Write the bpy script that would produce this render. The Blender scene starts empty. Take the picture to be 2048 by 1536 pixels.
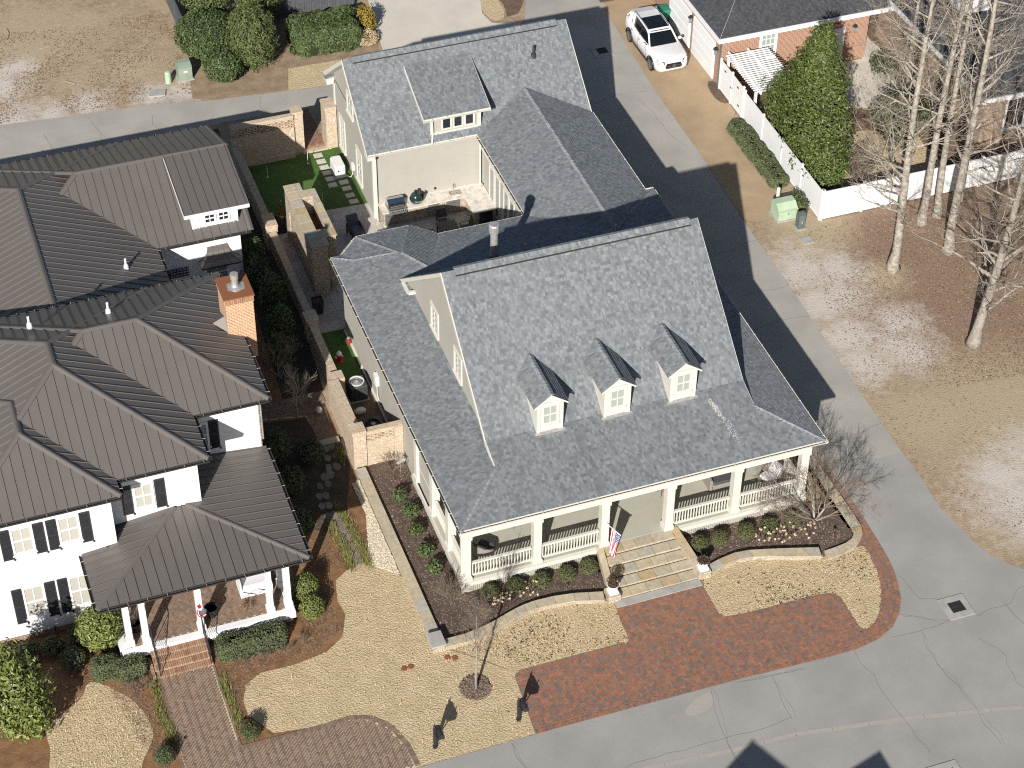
import bpy, math, random
import numpy as np
from mathutils import Vector, Matrix, noise as mnoise
random.seed(7)
SC = bpy.context.scene
COL = SC.collection
# ---------------------------------------------------------------- camera
cam_d = bpy.data.cameras.new('camera'); cam = bpy.data.objects.new('camera', cam_d); COL.objects.link(cam)
cam_d.sensor_width = 36.0; cam_d.lens = 4150.0/2048*36.0; cam_d.clip_end = 2000; cam_d.clip_start = 1
YAW, PIT, ROL = math.radians(20.283), math.radians(41.707), math.radians(0.7566)
fw = Vector((math.sin(YAW)*math.cos(PIT), math.cos(YAW)*math.cos(PIT), -math.sin(PIT)))
rt0 = Vector((math.cos(YAW), -math.sin(YAW), 0)); up0 = rt0.cross(fw)
rt = rt0*math.cos(ROL)+up0*math.sin(ROL); up = up0*math.cos(ROL)-rt0*math.sin(ROL)
cam.matrix_world = Matrix(((rt.x, up.x, -fw.x, -18.014), (rt.y, up.y, -fw.y, -54.021), (rt.z, up.z, -fw.z, 62.0), (0, 0, 0, 1)))
SC.camera = cam
# ---------------------------------------------------------------- sky, sun, exposure
SUN = Vector((0.985, 1.565, -1.0)).normalized()          # direction in which the light travels
elev = math.asin(-SUN.z)
W = bpy.data.worlds.new('World'); SC.world = W; W.use_nodes = True
nt = W.node_tree; bgn = nt.nodes['Background']
sky = nt.nodes.new('ShaderNodeTexSky'); sky.sky_type = 'NISHITA'; sky.sun_disc = False
sky.sun_elevation = elev; sky.sun_rotation = math.atan2(-SUN.x, -SUN.y)
nt.links.new(sky.outputs[0], bgn.inputs[0]); bgn.inputs[1].default_value = 0.05
sl = bpy.data.lights.new('sun', 'SUN'); sl.energy = 5.0; sl.angle = math.radians(0.53); sl.color = (1.0, 0.95, 0.87)
so = bpy.data.objects.new('sun', sl); COL.objects.link(so); so.location = (-30, -50, 60)
so.rotation_euler = SUN.to_track_quat('-Z', 'Y').to_euler()
SC.view_settings.view_transform = 'Standard'; SC.view_settings.look = 'None'
SC.view_settings.exposure = 0.60; SC.view_settings.gamma = 1.0; SC.view_settings.use_curve_mapping = False
try: SC.cycles.use_denoising = False; SC.cycles.pixel_filter_type = 'BLACKMAN_HARRIS'; SC.cycles.filter_width = 1.15; SC.cycles.max_bounces = 4; SC.cycles.transparent_max_bounces = 6
except Exception: pass
# ---------------------------------------------------------------- materials
MATS = {}
def _new(name):
    m = bpy.data.materials.new(name); m.use_nodes = True; MATS[name] = m
    return m, m.node_tree, m.node_tree.nodes['Principled BSDF']
def _n(nt, t, **kw):
    n = nt.nodes.new(t)
    for k, v in kw.items(): setattr(n, k, v)
    return n
def _mix(nt, fac, a, b, mode='MIX'):
    n = nt.nodes.new('ShaderNodeMix'); n.data_type = 'RGBA'; n.blend_type = mode
    for s, v in ((0, fac), (6, a), (7, b)):
        if hasattr(v, 'is_linked') or hasattr(v, 'links'): nt.links.new(v, n.inputs[s])
        elif isinstance(v, (tuple, list)): n.inputs[s].default_value = (*v, 1) if len(v) == 3 else v
        else: n.inputs[s].default_value = v
    return n.outputs[2]
def _noise(nt, co, scale, detail=3, rough=.6):
    n = _n(nt, 'ShaderNodeTexNoise'); n.inputs['Scale'].default_value = scale; n.inputs['Detail'].default_value = detail
    n.inputs['Roughness'].default_value = rough; nt.links.new(co, n.inputs['Vector']); return n.outputs['Fac']
def _ramp(nt, fac, lo, hi):
    n = _n(nt, 'ShaderNodeMapRange'); n.inputs[1].default_value = lo; n.inputs[2].default_value = hi
    nt.links.new(fac, n.inputs[0]); return n.outputs[0]
def _bump(nt, b, h, strength, dist=.02):
    n = _n(nt, 'ShaderNodeBump'); n.inputs['Strength'].default_value = strength; n.inputs['Distance'].default_value = dist
    nt.links.new(h, n.inputs['Height']); nt.links.new(n.outputs[0], b.inputs['Normal'])
def mat(name, col, col2=None, scale=3.0, rough=.75, metal=0.0, bump=0.0, bscale=None, fine=None, spec=.4, lo=.35, hi=.65, bdist=.02):
    m, nt, b = _new(name); tc = _n(nt, 'ShaderNodeTexCoord'); co = tc.outputs['Object']
    b.inputs['Roughness'].default_value = rough; b.inputs['Metallic'].default_value = metal; b.inputs['Specular IOR Level'].default_value = spec
    col2 = col2 or tuple(c*.86 for c in col)
    out = _mix(nt, _ramp(nt, _noise(nt, co, scale), lo, hi), col, col2)
    if fine:                                         # (scale, colour, amount): fine speckle on top
        out = _mix(nt, _ramp(nt, _noise(nt, co, fine[0], 3, .7), .62-fine[2]*.2, .72), out, fine[1])
    nt.links.new(out, b.inputs['Base Color'])
    if bump: _bump(nt, b, _noise(nt, co, bscale or scale*6, 4), bump, bdist)
    return m
def flat(name, col, rough=.6, metal=0.0, spec=.4):
    m, nt, b = _new(name); b.inputs['Base Color'].default_value = (*col, 1); b.inputs['Roughness'].default_value = rough
    b.inputs['Metallic'].default_value = metal; b.inputs['Specular IOR Level'].default_value = spec; return m
def brickmat(name, c1, c2, mortar, w, h, ms=.012, rough=.85, bump=.5, dirt=.25, c3=None):
    m, nt, b = _new(name); tc = _n(nt, 'ShaderNodeTexCoord')
    bt = _n(nt, 'ShaderNodeTexBrick'); bt.inputs['Scale'].default_value = 1; bt.inputs['Brick Width'].default_value = w
    bt.inputs['Row Height'].default_value = h; bt.inputs['Mortar Size'].default_value = ms; bt.inputs['Mortar Smooth'].default_value = .3; bt.inputs['Bias'].default_value = 0
    bt.inputs['Color1'].default_value = (*c1, 1); bt.inputs['Color2'].default_value = (*c2, 1); bt.inputs['Mortar'].default_value = (*mortar, 1)
    nt.links.new(tc.outputs['UV'], bt.inputs['Vector'])
    n1 = _noise(nt, tc.outputs['Object'], 1.3); out = _mix(nt, _ramp(nt, n1, .35, .7), bt.outputs['Color'], tuple(c*(1-dirt) for c in c1))
    if c3: out = _mix(nt, _ramp(nt, _noise(nt, tc.outputs['Object'], 9, 2), .6, .68), out, c3)
    out = _mix(nt, bt.outputs['Fac'], out, mortar)
    nt.links.new(out, b.inputs['Base Color']); b.inputs['Roughness'].default_value = rough; b.inputs['Specular IOR Level'].default_value = .3
    inv = _n(nt, 'ShaderNodeMath', operation='SUBTRACT'); inv.inputs[0].default_value = 1; nt.links.new(bt.outputs['Fac'], inv.inputs[1])
    _bump(nt, b, inv.outputs[0], bump, .01); return m
def islandmat(name, cols, rough=.5, spec=.4, scale=0, bump=0):
    """colour picked per loose piece (leaf, brick, stone)"""
    m, nt, b = _new(name); g = _n(nt, 'ShaderNodeNewGeometry'); r = _n(nt, 'ShaderNodeValToRGB'); r.color_ramp.interpolation = 'LINEAR'
    e = r.color_ramp.elements; e[0].position = 0; e[0].color = (*cols[0], 1); e[1].position = 1; e[1].color = (*cols[-1], 1)
    for i, c in enumerate(cols[1:-1]):
        el = e.new((i+1)/(len(cols)-1)); el.color = (*c, 1)
    nt.links.new(g.outputs['Random Per Island'], r.inputs[0]); out = r.outputs[0]
    if scale:
        tc = _n(nt, 'ShaderNodeTexCoord'); f = _noise(nt, tc.outputs['Object'], scale, 4)
        out = _mix(nt, _ramp(nt, f, .3, .75), out, (.62, .6, .58), 'MULTIPLY')
        if bump: _bump(nt, b, f, bump, .01)
    nt.links.new(out, b.inputs['Base Color']); b.inputs['Roughness'].default_value = rough; b.inputs['Specular IOR Level'].default_value = spec; return m
def piecemat(name, cols, rough=.8, scale=6, bump=.3):
    """like islandmat, but picked per object: for pieces that share one mesh"""
    m, nt, b = _new(name); g = _n(nt, 'ShaderNodeObjectInfo'); gg = _n(nt, 'ShaderNodeNewGeometry'); r = _n(nt, 'ShaderNodeValToRGB')
    ad = _n(nt, 'ShaderNodeMath', operation='ADD'); fr = _n(nt, 'ShaderNodeMath', operation='FRACT')
    nt.links.new(g.outputs['Random'], ad.inputs[0]); nt.links.new(gg.outputs['Random Per Island'], ad.inputs[1]); nt.links.new(ad.outputs[0], fr.inputs[0])
    e = r.color_ramp.elements; e[0].position = 0; e[0].color = (*cols[0], 1); e[1].position = 1; e[1].color = (*cols[-1], 1)
    for i, c in enumerate(cols[1:-1]): e.new((i+1)/(len(cols)-1)).color = (*c, 1)
    nt.links.new(fr.outputs[0], r.inputs[0]); tc = _n(nt, 'ShaderNodeTexCoord'); f = _noise(nt, gg.outputs['Position'], scale, 4)
    out = _mix(nt, _ramp(nt, f, .3, .8), r.outputs[0], (.66, .64, .62), 'MULTIPLY'); nt.links.new(out, b.inputs['Base Color'])
    if bump: _bump(nt, b, f, bump, .008)
    b.inputs['Roughness'].default_value = rough; b.inputs['Specular IOR Level'].default_value = .3; return m
def shinglemat(name, c1, c2, c3):
    m, nt, b = _new(name); tc = _n(nt, 'ShaderNodeTexCoord'); uv = tc.outputs['UV']
    def br(w, off, seed):
        t = _n(nt, 'ShaderNodeTexBrick'); t.inputs['Scale'].default_value = 1; t.inputs['Brick Width'].default_value = w; t.inputs['Row Height'].default_value = .145
        t.inputs['Mortar Size'].default_value = 0; t.offset = off; t.offset_frequency = seed; t.squash = .62; t.squash_frequency = 3
        return t
    a = br(.15, .37, 2); a.inputs['Color1'].default_value = (*c1, 1); a.inputs['Color2'].default_value = (*c2, 1); nt.links.new(uv, a.inputs['Vector'])
    d = br(.10, .23, 3); d.inputs['Color1'].default_value = (1, 1, 1, 1); d.inputs['Color2'].default_value = (.70, .71, .72, 1); nt.links.new(uv, d.inputs['Vector'])
    out = _mix(nt, 1.0, a.outputs['Color'], d.outputs['Color'], 'MULTIPLY')
    o = tc.outputs['Object']
    n0 = _n(nt, 'ShaderNodeMapRange'); n0.inputs[1].default_value = .3; n0.inputs[2].default_value = .8; n0.inputs[4].default_value = .35; nt.links.new(_noise(nt, o, .5, 3), n0.inputs[0]); out = _mix(nt, n0.outputs[0], out, c3)
    out = _mix(nt, _ramp(nt, _noise(nt, o, 60, 2), .35, .7), out, (.8, .8, .8), 'MULTIPLY')
    nt.links.new(out, b.inputs['Base Color']); b.inputs['Roughness'].default_value = .9; b.inputs['Specular IOR Level'].default_value = .25
    _bump(nt, b, _noise(nt, o, 45, 3), .35, .012); return m
def metalroofmat(name, col):
    m, nt, b = _new(name); tc = _n(nt, 'ShaderNodeTexCoord')
    w = _n(nt, 'ShaderNodeTexWave'); w.bands_direction = 'X'; w.inputs['Scale'].default_value = 3.2; w.inputs['Distortion'].default_value = .15; nt.links.new(tc.outputs['UV'], w.inputs['Vector'])
    f = _noise(nt, tc.outputs['Object'], .8, 4); oi = _n(nt, 'ShaderNodeObjectInfo')
    out = _mix(nt, _ramp(nt, f, .3, .75), col, tuple(c*.86 for c in col))
    out = _mix(nt, _ramp(nt, oi.outputs['Random'], 0, 1), out, tuple(c*.93 for c in col))
    nt.links.new(out, b.inputs['Base Color']); b.inputs['Roughness'].default_value = .42; b.inputs['Metallic'].default_value = .15; b.inputs['Specular IOR Level'].default_value = .5
    _bump(nt, b, w.outputs['Fac'], .15, .012); return m
mat('asphalt', (.30, .292, .28), (.255, .249, .24), .45, .9, bump=.4, bscale=30, fine=(16, (.23, .225, .215), .12))
mat('asphalt_lane', (.345, .328, .298), (.29, .278, .255), .5, .9, bump=.4, bscale=30, fine=(16, (.25, .24, .22), .12))
flat('crack', (.13, .125, .118), .95)
mat('faded_paint', (.345, .315, .265), (.305, .292, .27), 4, .9, lo=.3, hi=.6)
mat('concrete_pale', (.54, .50, .44), (.48, .445, .39), .7, .9, bump=.15, bscale=40)
mat('concrete_grey', (.36, .35, .33), (.28, .275, .26), 2, .9, bump=.2, bscale=30)
mat('aggregate_drive', (.385, .285, .18), (.30, .22, .14), .45, .95, bump=.5, bscale=60, fine=(90, (.50, .40, .27), .2))
mat('lawn_dormant', (.54, .43, .28), (.47, .375, .225), 1.3, .95, bump=1.0, bscale=14, fine=(9, (.34, .26, .155), .1), bdist=.09)
mat('mulch_brown', (.115, .08, .062), (.07, .05, .04), 3, .95, bump=1.0, bscale=28, fine=(24, (.24, .18, .145), .25), bdist=.05)
mat('pine_straw', (.25, .135, .065), (.15, .08, .042), 2.2, .95, bump=.8, bscale=30, fine=(26, (.34, .21, .11), .2), bdist=.04)
mat('bark_dirt', (.16, .105, .07), (.10, .068, .048), 1.5, .95, bump=.8, bscale=26, fine=(20, (.28, .21, .15), .2), bdist=.05)
mat('turf', (.055, .115, .022), (.038, .08, .016), 2, .9, bump=.4, bscale=70, fine=(60, (.085, .16, .035), .2))
mat('putting_turf', (.07, .135, .03), (.058, .115, .026), 2, .9, bump=.2, bscale=80)
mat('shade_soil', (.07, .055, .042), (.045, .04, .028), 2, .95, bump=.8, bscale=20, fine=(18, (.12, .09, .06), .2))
mat('travertine', (.43, .40, .375), (.35, .32, .30), 2.5, .7, bump=.1, bscale=20)
mat('granite', (.62, .585, .54), (.40, .345, .30), 3.5, .3, lo=.45, hi=.75)
mat('cream_paint', (.56, .545, .495), (.54, .525, .475), 2, .5)
mat('white_paint', (.70, .705, .715), (.67, .675, .69), 2, .5)
mat('white_brick', (.66, .665, .685), (.62, .625, .65), 3, .65, bump=.25, bscale=14)
mat('stucco', (.355, .342, .308), (.335, .323, .29), 1.2, .85, bump=.12, bscale=50)
mat('porch_floor', (.40, .39, .335), (.375, .365, .31), 1.5, .6)
mat('lattice', (.42, .405, .355), (.39, .375, .33), 2, .7)
mat('straw_bed', (.30, .225, .155), (.21, .15, .10), 1.6, .95, bump=.8, bscale=26, fine=(22, (.38, .30, .21), .2), bdist=.04)
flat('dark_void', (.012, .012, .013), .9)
mat('black_metal', (.018, .019, .022), (.026, .027, .03), 6, .45)
mat('gutter_dark', (.055, .052, .05), (.045, .043, .042), 5, .4, metal=.2)
mat('shutter_black', (.022, .023, .026), (.032, .033, .037), 8, .5)
mat('galvanised', (.52, .51, .50), (.36, .35, .345), 7, .4, metal=.5)
mat('steel', (.40, .385, .36), (.32, .31, .29), 5, .3, metal=.7)
mat('grey_fence', (.085, .092, .098), (.06, .065, .07), 4, .8)
mat('bark_pale', (.37, .335, .29), (.20, .18, .155), 5, .9, bump=1.0, bscale=18, lo=.4, hi=.62, bdist=.04)
mat('bark_grey', (.31, .28, .245), (.18, .16, .14), 6, .9, bump=.4)
mat('twig', (.22, .175, .135), (.15, .12, .095), 6, .9)
mat('twig_pale', (.36, .315, .26), (.25, .215, .175), 6, .9)
flat('blue_cushion', (.10, .11, .14), .9); flat('white_cushion', (.55, .55, .58), .9); flat('dark_cushion', (.06, .06, .065), .95)
mat('wicker', (.30, .275, .24), (.17, .155, .135), 30, .8, bump=.6, bscale=60)
mat('dark_wicker', (.10, .09, .08), (.06, .055, .05), 30, .8, bump=.6, bscale=60)
flat('glass_pale', (.30, .33, .30), .12, 0, .6); flat('glass_cream', (.40, .39, .35), .2, 0, .5); flat('glass_dark', (.02, .024, .028), .04, 0, .8); flat('glass_mid', (.22, .24, .25), .06, 0, .8)
flat('car_paint', (.60, .60, .61), .2, 0, .5); flat('car_glass', (.006, .007, .009), .04, 0, .8); flat('tyre', (.012, .012, .012), .85); flat('rim', (.35, .35, .36), .25, .8); flat('plastic_black', (.012, .012, .013), .4); flat('chrome', (.6, .6, .6), .1, 1.0); flat('lamp_glass', (.06, .065, .075), .08, 0, .9)
flat('bin_green', (.02, .17, .11), .5); mat('box_green', (.36, .46, .33), (.31, .40, .29), 2, .6); mat('box_dark', (.10, .125, .125), (.08, .10, .10), 2, .6); mat('box_olive', (.24, .29, .23), (.20, .245, .195), 2, .6)
flat('egg_green', (.010, .032, .028), .2, 0, .6); flat('hydrant_red', (.42, .012, .02), .4); flat('ac_white', (.62, .62, .61), .5); mat('ac_dark', (.05, .055, .065), (.035, .04, .045), 4, .55)
flat('yellow_tag', (.7, .45, .02), .5); flat('rust', (.20, .075, .035), .8)
brickmat('brick_tan', (.50, .40, .295), (.30, .22, .155), (.50, .43, .34), .21, .075, .011, c3=(.66, .58, .47))
brickmat('brick_orange', (.47, .25, .12), (.33, .15, .075), (.56, .47, .35), .21, .075, .014, bump=.6)
brickmat('brick_red', (.34, .155, .095), (.25, .105, .065), (.46, .37, .29), .21, .075, .011)
brickmat('brick_umber', (.26, .165, .115), (.17, .10, .072), (.42, .35, .27), .21, .075, .012)
brickmat('stack_stone', (.53, .455, .36), (.24, .19, .145), (.16, .135, .11), .19, .07, .007, dirt=.15, c3=(.66, .60, .50))
shinglemat('shingle', (.152, .166, .18), (.255, .273, .292), (.203, .219, .235))
shinglemat('shingle_dark', (.055, .058, .066), (.10, .103, .115), (.075, .078, .086))
shinglemat('shingle_hip', (.19, .205, .22), (.33, .345, .36), (.24, .255, .27))
metalroofmat('metal_roof', (.142, .128, .119))
islandmat('leaf_magnolia', [(.030, .050, .012), (.055, .080, .018), (.085, .112, .028), (.135, .155, .050)], .45, .3)
islandmat('leaf_holly', [(.030, .048, .016), (.050, .075, .024), (.075, .105, .036), (.115, .14, .06)], .5, .3)
islandmat('leaf_bright', [(.055, .075, .018), (.10, .125, .028), (.155, .18, .045), (.23, .245, .08)], .45, .35)
islandmat('leaf_cypress', [(.040, .062, .018), (.070, .10, .028), (.11, .135, .048), (.15, .16, .068)], .6, .3)
islandmat('leaf_box', [(.045, .058, .022), (.075, .088, .034), (.10, .11, .045), (.12, .10, .05)], .6, .25)
islandmat('leaf_yew', [(.045, .060, .028), (.070, .088, .040), (.095, .115, .055), (.13, .145, .078)], .65, .25)
islandmat('leaf_gold', [(.20, .13, .012), (.32, .20, .02), (.16, .15, .025), (.40, .27, .05)], .6, .3)
islandmat('grass_tuft', [(.10, .12, .03), (.17, .17, .05), (.28, .24, .10), (.07, .10, .025)], .8, .2)
islandmat('grass_straw', [(.52, .42, .27), (.62, .51, .34), (.42, .33, .2)], .9, .2)
islandmat('leaf_litter', [(.12, .07, .042), (.20, .125, .075), (.29, .20, .13), (.38, .28, .195), (.16, .095, .058)], .85, .25)
islandmat('leaf_dead', [(.06, .04, .025), (.11, .07, .04), (.04, .028, .02)], .9, .2)
islandmat('hydrangea', [(.62, .50, .36), (.48, .37, .25), (.70, .60, .47)], .9, .2)
islandmat('gravel_white', [(.62, .55, .42), (.50, .43, .31), (.75, .70, .58), (.34, .28, .2)], .85, .3)
islandmat('mulch_chip', [(.10, .066, .05), (.20, .14, .11), (.32, .25, .20), (.06, .042, .034)], .9, .25)
piecemat('paver_red', [(.29, .135, .09), (.36, .17, .10), (.24, .145, .11), (.20, .15, .125), (.31, .16, .115), (.175, .13, .112), (.33, .15, .09)])
piecemat('paver_umber', [(.23, .155, .115), (.27, .185, .135), (.20, .14, .11), (.17, .125, .105), (.28, .20, .15)])
mat('paver_sand', (.52, .43, .32), (.46, .37, .27), 8, .95); mat('paver_joint_red', (.20, .135, .10), (.15, .10, .075), 8, .95)
piecemat('flagstone', [(.46, .40, .285), (.42, .375, .29), (.50, .43, .30), (.40, .385, .345), (.44, .34, .20)], .8, 5, .25)
piecemat('slate_stone', [(.20, .18, .155), (.24, .22, .19), (.16, .15, .135)], .85, 5, .3)
piecemat('stone_pad', [(.50, .47, .435), (.56, .53, .49), (.45, .42, .39)], .8, 6, .15)
piecemat('wall_brick', [(.50, .39, .28), (.58, .48, .37), (.38, .285, .2), (.45, .34, .24)], .85, 12, .3)
piecemat('step_brick', [(.36, .20, .12), (.44, .27, .17), (.26, .15, .10), (.40, .30, .215)], .85, 12, .3)
# ---------------------------------------------------------------- mesh helpers
class MB:
    def __init__(s): s.v = []; s.f = []; s.uv = []; s.has_uv = False
    def add(s, vs, fs, uvs=None):
        o = len(s.v); s.v += [tuple(p) for p in vs]
        for i, f in enumerate(fs):
            s.f.append(tuple(o+k for k in f)); s.uv.append(uvs[i] if uvs else None)
        if uvs: s.has_uv = True
        return s
    def box(s, x0, x1, y0, y1, z0, z1, bottom=True):
        vs = [(x0, y0, z0), (x1, y0, z0), (x1, y1, z0), (x0, y1, z0), (x0, y0, z1), (x1, y0, z1), (x1, y1, z1), (x0, y1, z1)]
        fs = [(4, 5, 6, 7), (0, 1, 5, 4), (1, 2, 6, 5), (2, 3, 7, 6), (3, 0, 4, 7)]
        if bottom: fs.append((3, 2, 1, 0))
        return s.add(vs, fs)
    def rbox(s, x0, x1, y0, y1, z0, z1, r=.02):
        """box with chamfered top edges and corners"""
        r = min(r, (x1-x0)*.45, (y1-y0)*.45, (z1-z0)*.9)
        def ring(d, z): return [(x0+d, y0+d+r, z), (x0+d+r, y0+d, z), (x1-d-r, y0+d, z), (x1-d, y0+d+r, z), (x1-d, y1-d-r, z), (x1-d-r, y1-d, z), (x0+d+r, y1-d, z), (x0+d, y1-d-r, z)]
        vs = ring(0, z0)+ring(0, z1-r)+ring(r*.6, z1)
        fs = [tuple(reversed(range(8))), tuple(range(16, 24))]
        for k in (0, 8):
            for i in range(8): j = (i+1) % 8; fs.append((k+i, k+j, k+8+j, k+8+i))
        return s.add(vs, fs)
    def obox(s, cx, cy, z0, z1, lx, ly, ang, bottom=True):
        c, n = math.cos(ang), math.sin(ang); p = [(cx+a*lx/2*c-b*ly/2*n, cy+a*lx/2*n+b*ly/2*c) for a, b in ((-1, -1), (1, -1), (1, 1), (-1, 1))]
        return s.prism(p, z0, z1, bottom)
    def prism(s, poly, z0, z1, bottom=True):
        n = len(poly); vs = [(x, y, z0) for x, y in poly]+[(x, y, z1) for x, y in poly]
        fs = [tuple(range(n, 2*n))]+[(i, (i+1) % n, n+(i+1) % n, n+i) for i in range(n)]
        if bottom: fs.append(tuple(reversed(range(n))))
        return s.add(vs, fs)
    def poly(s, pts): return s.add(pts, [tuple(range(len(pts)))])
    def slab(s, pts, d):
        """planar polygon pts thickened by vector d"""
        n = len(pts); d = Vector(d); vs = [Vector(p) for p in pts]+[Vector(p)+d for p in pts]
        return s.add(vs, [tuple(range(n)), tuple(range(2*n-1, n-1, -1))]+[(i, n+i, n+(i+1) % n, (i+1) % n) for i in range(n)])
    def tube(s, pts, rs, n=6, caps=True):
        pts = [Vector(p) for p in pts]; rs = rs if isinstance(rs, (list, tuple)) else [rs]*len(pts); rings = []; o = len(s.v)
        prev = None
        for i, p in enumerate(pts):
            d = (pts[min(i+1, len(pts)-1)]-pts[max(i-1, 0)])
            d = d.normalized() if d.length > 1e-9 else Vector((0, 0, 1))
            a = prev if prev is not None else (Vector((1, 0, 0)) if abs(d.x) < .8 else Vector((0, 1, 0)))
            a = (a-d*a.dot(d)).normalized(); b = d.cross(a); prev = a
            for k in range(n):
                t = 2*math.pi*k/n; s.v.append(tuple(p+a*(rs[i]*math.cos(t))+b*(rs[i]*math.sin(t))))
        for i in range(len(pts)-1):
            for k in range(n):
                k2 = (k+1) % n; s.f.append((o+i*n+k, o+i*n+k2, o+(i+1)*n+k2, o+(i+1)*n+k)); s.uv.append(None)
        if caps:
            s.f.append(tuple(o+k for k in reversed(range(n)))); s.f.append(tuple(o+(len(pts)-1)*n+k for k in range(n))); s.uv += [None, None]
        return s
    def lathe(s, cx, cy, prof, n=16):
        o = len(s.v)
        for r, z in prof:
            for k in range(n): t = 2*math.pi*k/n; s.v.append((cx+r*math.cos(t), cy+r*math.sin(t), z))
        for i in range(len(prof)-1):
            for k in range(n): k2 = (k+1) % n; s.f.append((o+i*n+k, o+i*n+k2, o+(i+1)*n+k2, o+(i+1)*n+k)); s.uv.append(None)
        s.f.append(tuple(o+k for k in reversed(range(n)))); s.f.append(tuple(o+(len(prof)-1)*n+k for k in range(n))); s.uv += [None, None]
        return s
    def ball(s, c, r, n=10, sq=(1, 1, 1)):
        prof = []; m = max(4, n//2)
        for i in range(m+1): t = math.pi*(i/m-.5); prof.append((max(r*math.cos(t), 1e-4), r*math.sin(t)))
        o = len(s.v); s.lathe(0, 0, prof, n)
        for k in range(o, len(s.v)): x, y, z = s.v[k]; s.v[k] = (c[0]+x*sq[0], c[1]+y*sq[1], c[2]+z*sq[2])
        return s
ROOT = {}
def rootloc(o):
    while o.parent: o = o.parent
    return o.location
def mk(name, mb, m, parent=None, smooth=False, uv=False, loc=None):
    me = bpy.data.meshes.new(name)
    off = Vector(loc) if loc else (rootloc(parent) if parent else Vector((0, 0, 0)))
    vs = mb.v
    if off.length > 0: vs = [(x-off.x, y-off.y, z-off.z) for x, y, z in vs]
    me.from_pydata(vs, [], mb.f); me.update()
    if uv or mb.has_uv:
        lay = me.uv_layers.new(name='UVMap'); flatuv = []
        for i, p in enumerate(me.polygons):
            u = mb.uv[i] if i < len(mb.uv) else None
            if u: flatuv += [c for q in u for c in q]
            else:
                n = p.normal; ax, ay, az = abs(n.x), abs(n.y), abs(n.z)
                for vi in p.vertices:
                    x, y, z = mb.v[vi]
                    flatuv += [x, y] if az >= ax and az >= ay else ([x, z] if ay >= ax else [y, z])
        lay.data.foreach_set('uv', flatuv)
    if smooth: me.polygons.foreach_set('use_smooth', [True]*len(me.polygons))
    o = bpy.data.objects.new(name, me)
    if m: me.materials.append(MATS[m])
    COL.objects.link(o)
    if parent: o.parent = parent
    elif loc: o.location = loc
    return o
def tag(o, label=None, cat=None, group=None, kind=None):
    for k, v in (('label', label), ('category', cat), ('group', group), ('kind', kind)):
        if v: o[k] = v
    return o
def thing(name, loc, label, cat, group=None):
    o = bpy.data.objects.new(name, None); o.empty_display_size = .2; COL.objects.link(o); o.location = loc; return tag(o, label, cat, group)
def one(name, mb, m, label, cat, group=None, smooth=False, uv=False, loc=None):
    return tag(mk(name, mb, m, None, smooth, uv, loc), label, cat, group)
def struct(name, mb, m, uv=False): return tag(mk(name, mb, m, None, False, uv), kind='structure')
def stuff(o): o['kind'] = 'stuff'; return o
def dup(root, loc, label=None, rz=0, scale=1, group=None):
    r = root.copy(); COL.objects.link(r); r.location = loc; r.rotation_euler.z = rz; r.scale = (scale,)*3
    if label: r['label'] = label
    if group: r['group'] = group
    for ch in list(root.children):
        c = ch.copy(); COL.objects.link(c); c.parent = r
        for g in list(ch.children): d = g.copy(); COL.objects.link(d); d.parent = c
    return r
def inside(p, poly):
    x, y = p; c = False; n = len(poly); j = n-1
    for i in range(n):
        xi, yi = poly[i]; xj, yj = poly[j]
        if (yi > y) != (yj > y) and x < (xj-xi)*(y-yi)/(yj-yi)+xi: c = not c
        j = i
    return c
def wob(poly, amp=.12, step=.35, seed=0, closed=True):
    """resample an outline and let it wander: organic bed and lawn edges"""
    out = []; n = len(poly)
    for i in range(n if closed else n-1):
        a = Vector((*poly[i], 0)); b = Vector((*poly[(i+1) % n], 0)); k = max(1, int((b-a).length/step))
        for t in range(k):
            p = a.lerp(b, t/k); nz = mnoise.noise_vector(Vector((p.x*1.3, p.y*1.3, seed*7.1))); out.append((p.x+nz.x*amp, p.y+nz.y*amp))
    if not closed: out.append(poly[-1])
    return out
def smooth_poly(poly, it=2):
    for _ in range(it):
        q = []
        for i in range(len(poly)):
            a, b = poly[i], poly[(i+1) % len(poly)]
            q += [(a[0]*.75+b[0]*.25, a[1]*.75+b[1]*.25), (a[0]*.25+b[0]*.75, a[1]*.25+b[1]*.75)]
        poly = q
    return poly
def sheet(name, poly, z, m, parent=None, kind='structure'):
    mb = MB().poly([(x, y, z) for x, y in poly]); o = mk(name, mb, m, parent)
    a = sum(poly[i][0]*poly[(i+1) % len(poly)][1]-poly[(i+1) % len(poly)][0]*poly[i][1] for i in range(len(poly)))
    if a < 0: o.data.flip_normals()
    if parent is None: o['kind'] = kind
    return o
def ribbon(mb, pts, w, z):
    for i in range(len(pts)-1):
        a = Vector((*pts[i], z)); b = Vector((*pts[i+1], z)); d = (b-a).normalized(); n = Vector((-d.y, d.x, 0))*(w/2)
        mb.add([a-n-d*.004, b-n+d*.004, b+n+d*.004, a+n-d*.004], [(0, 1, 2, 3)])
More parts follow.
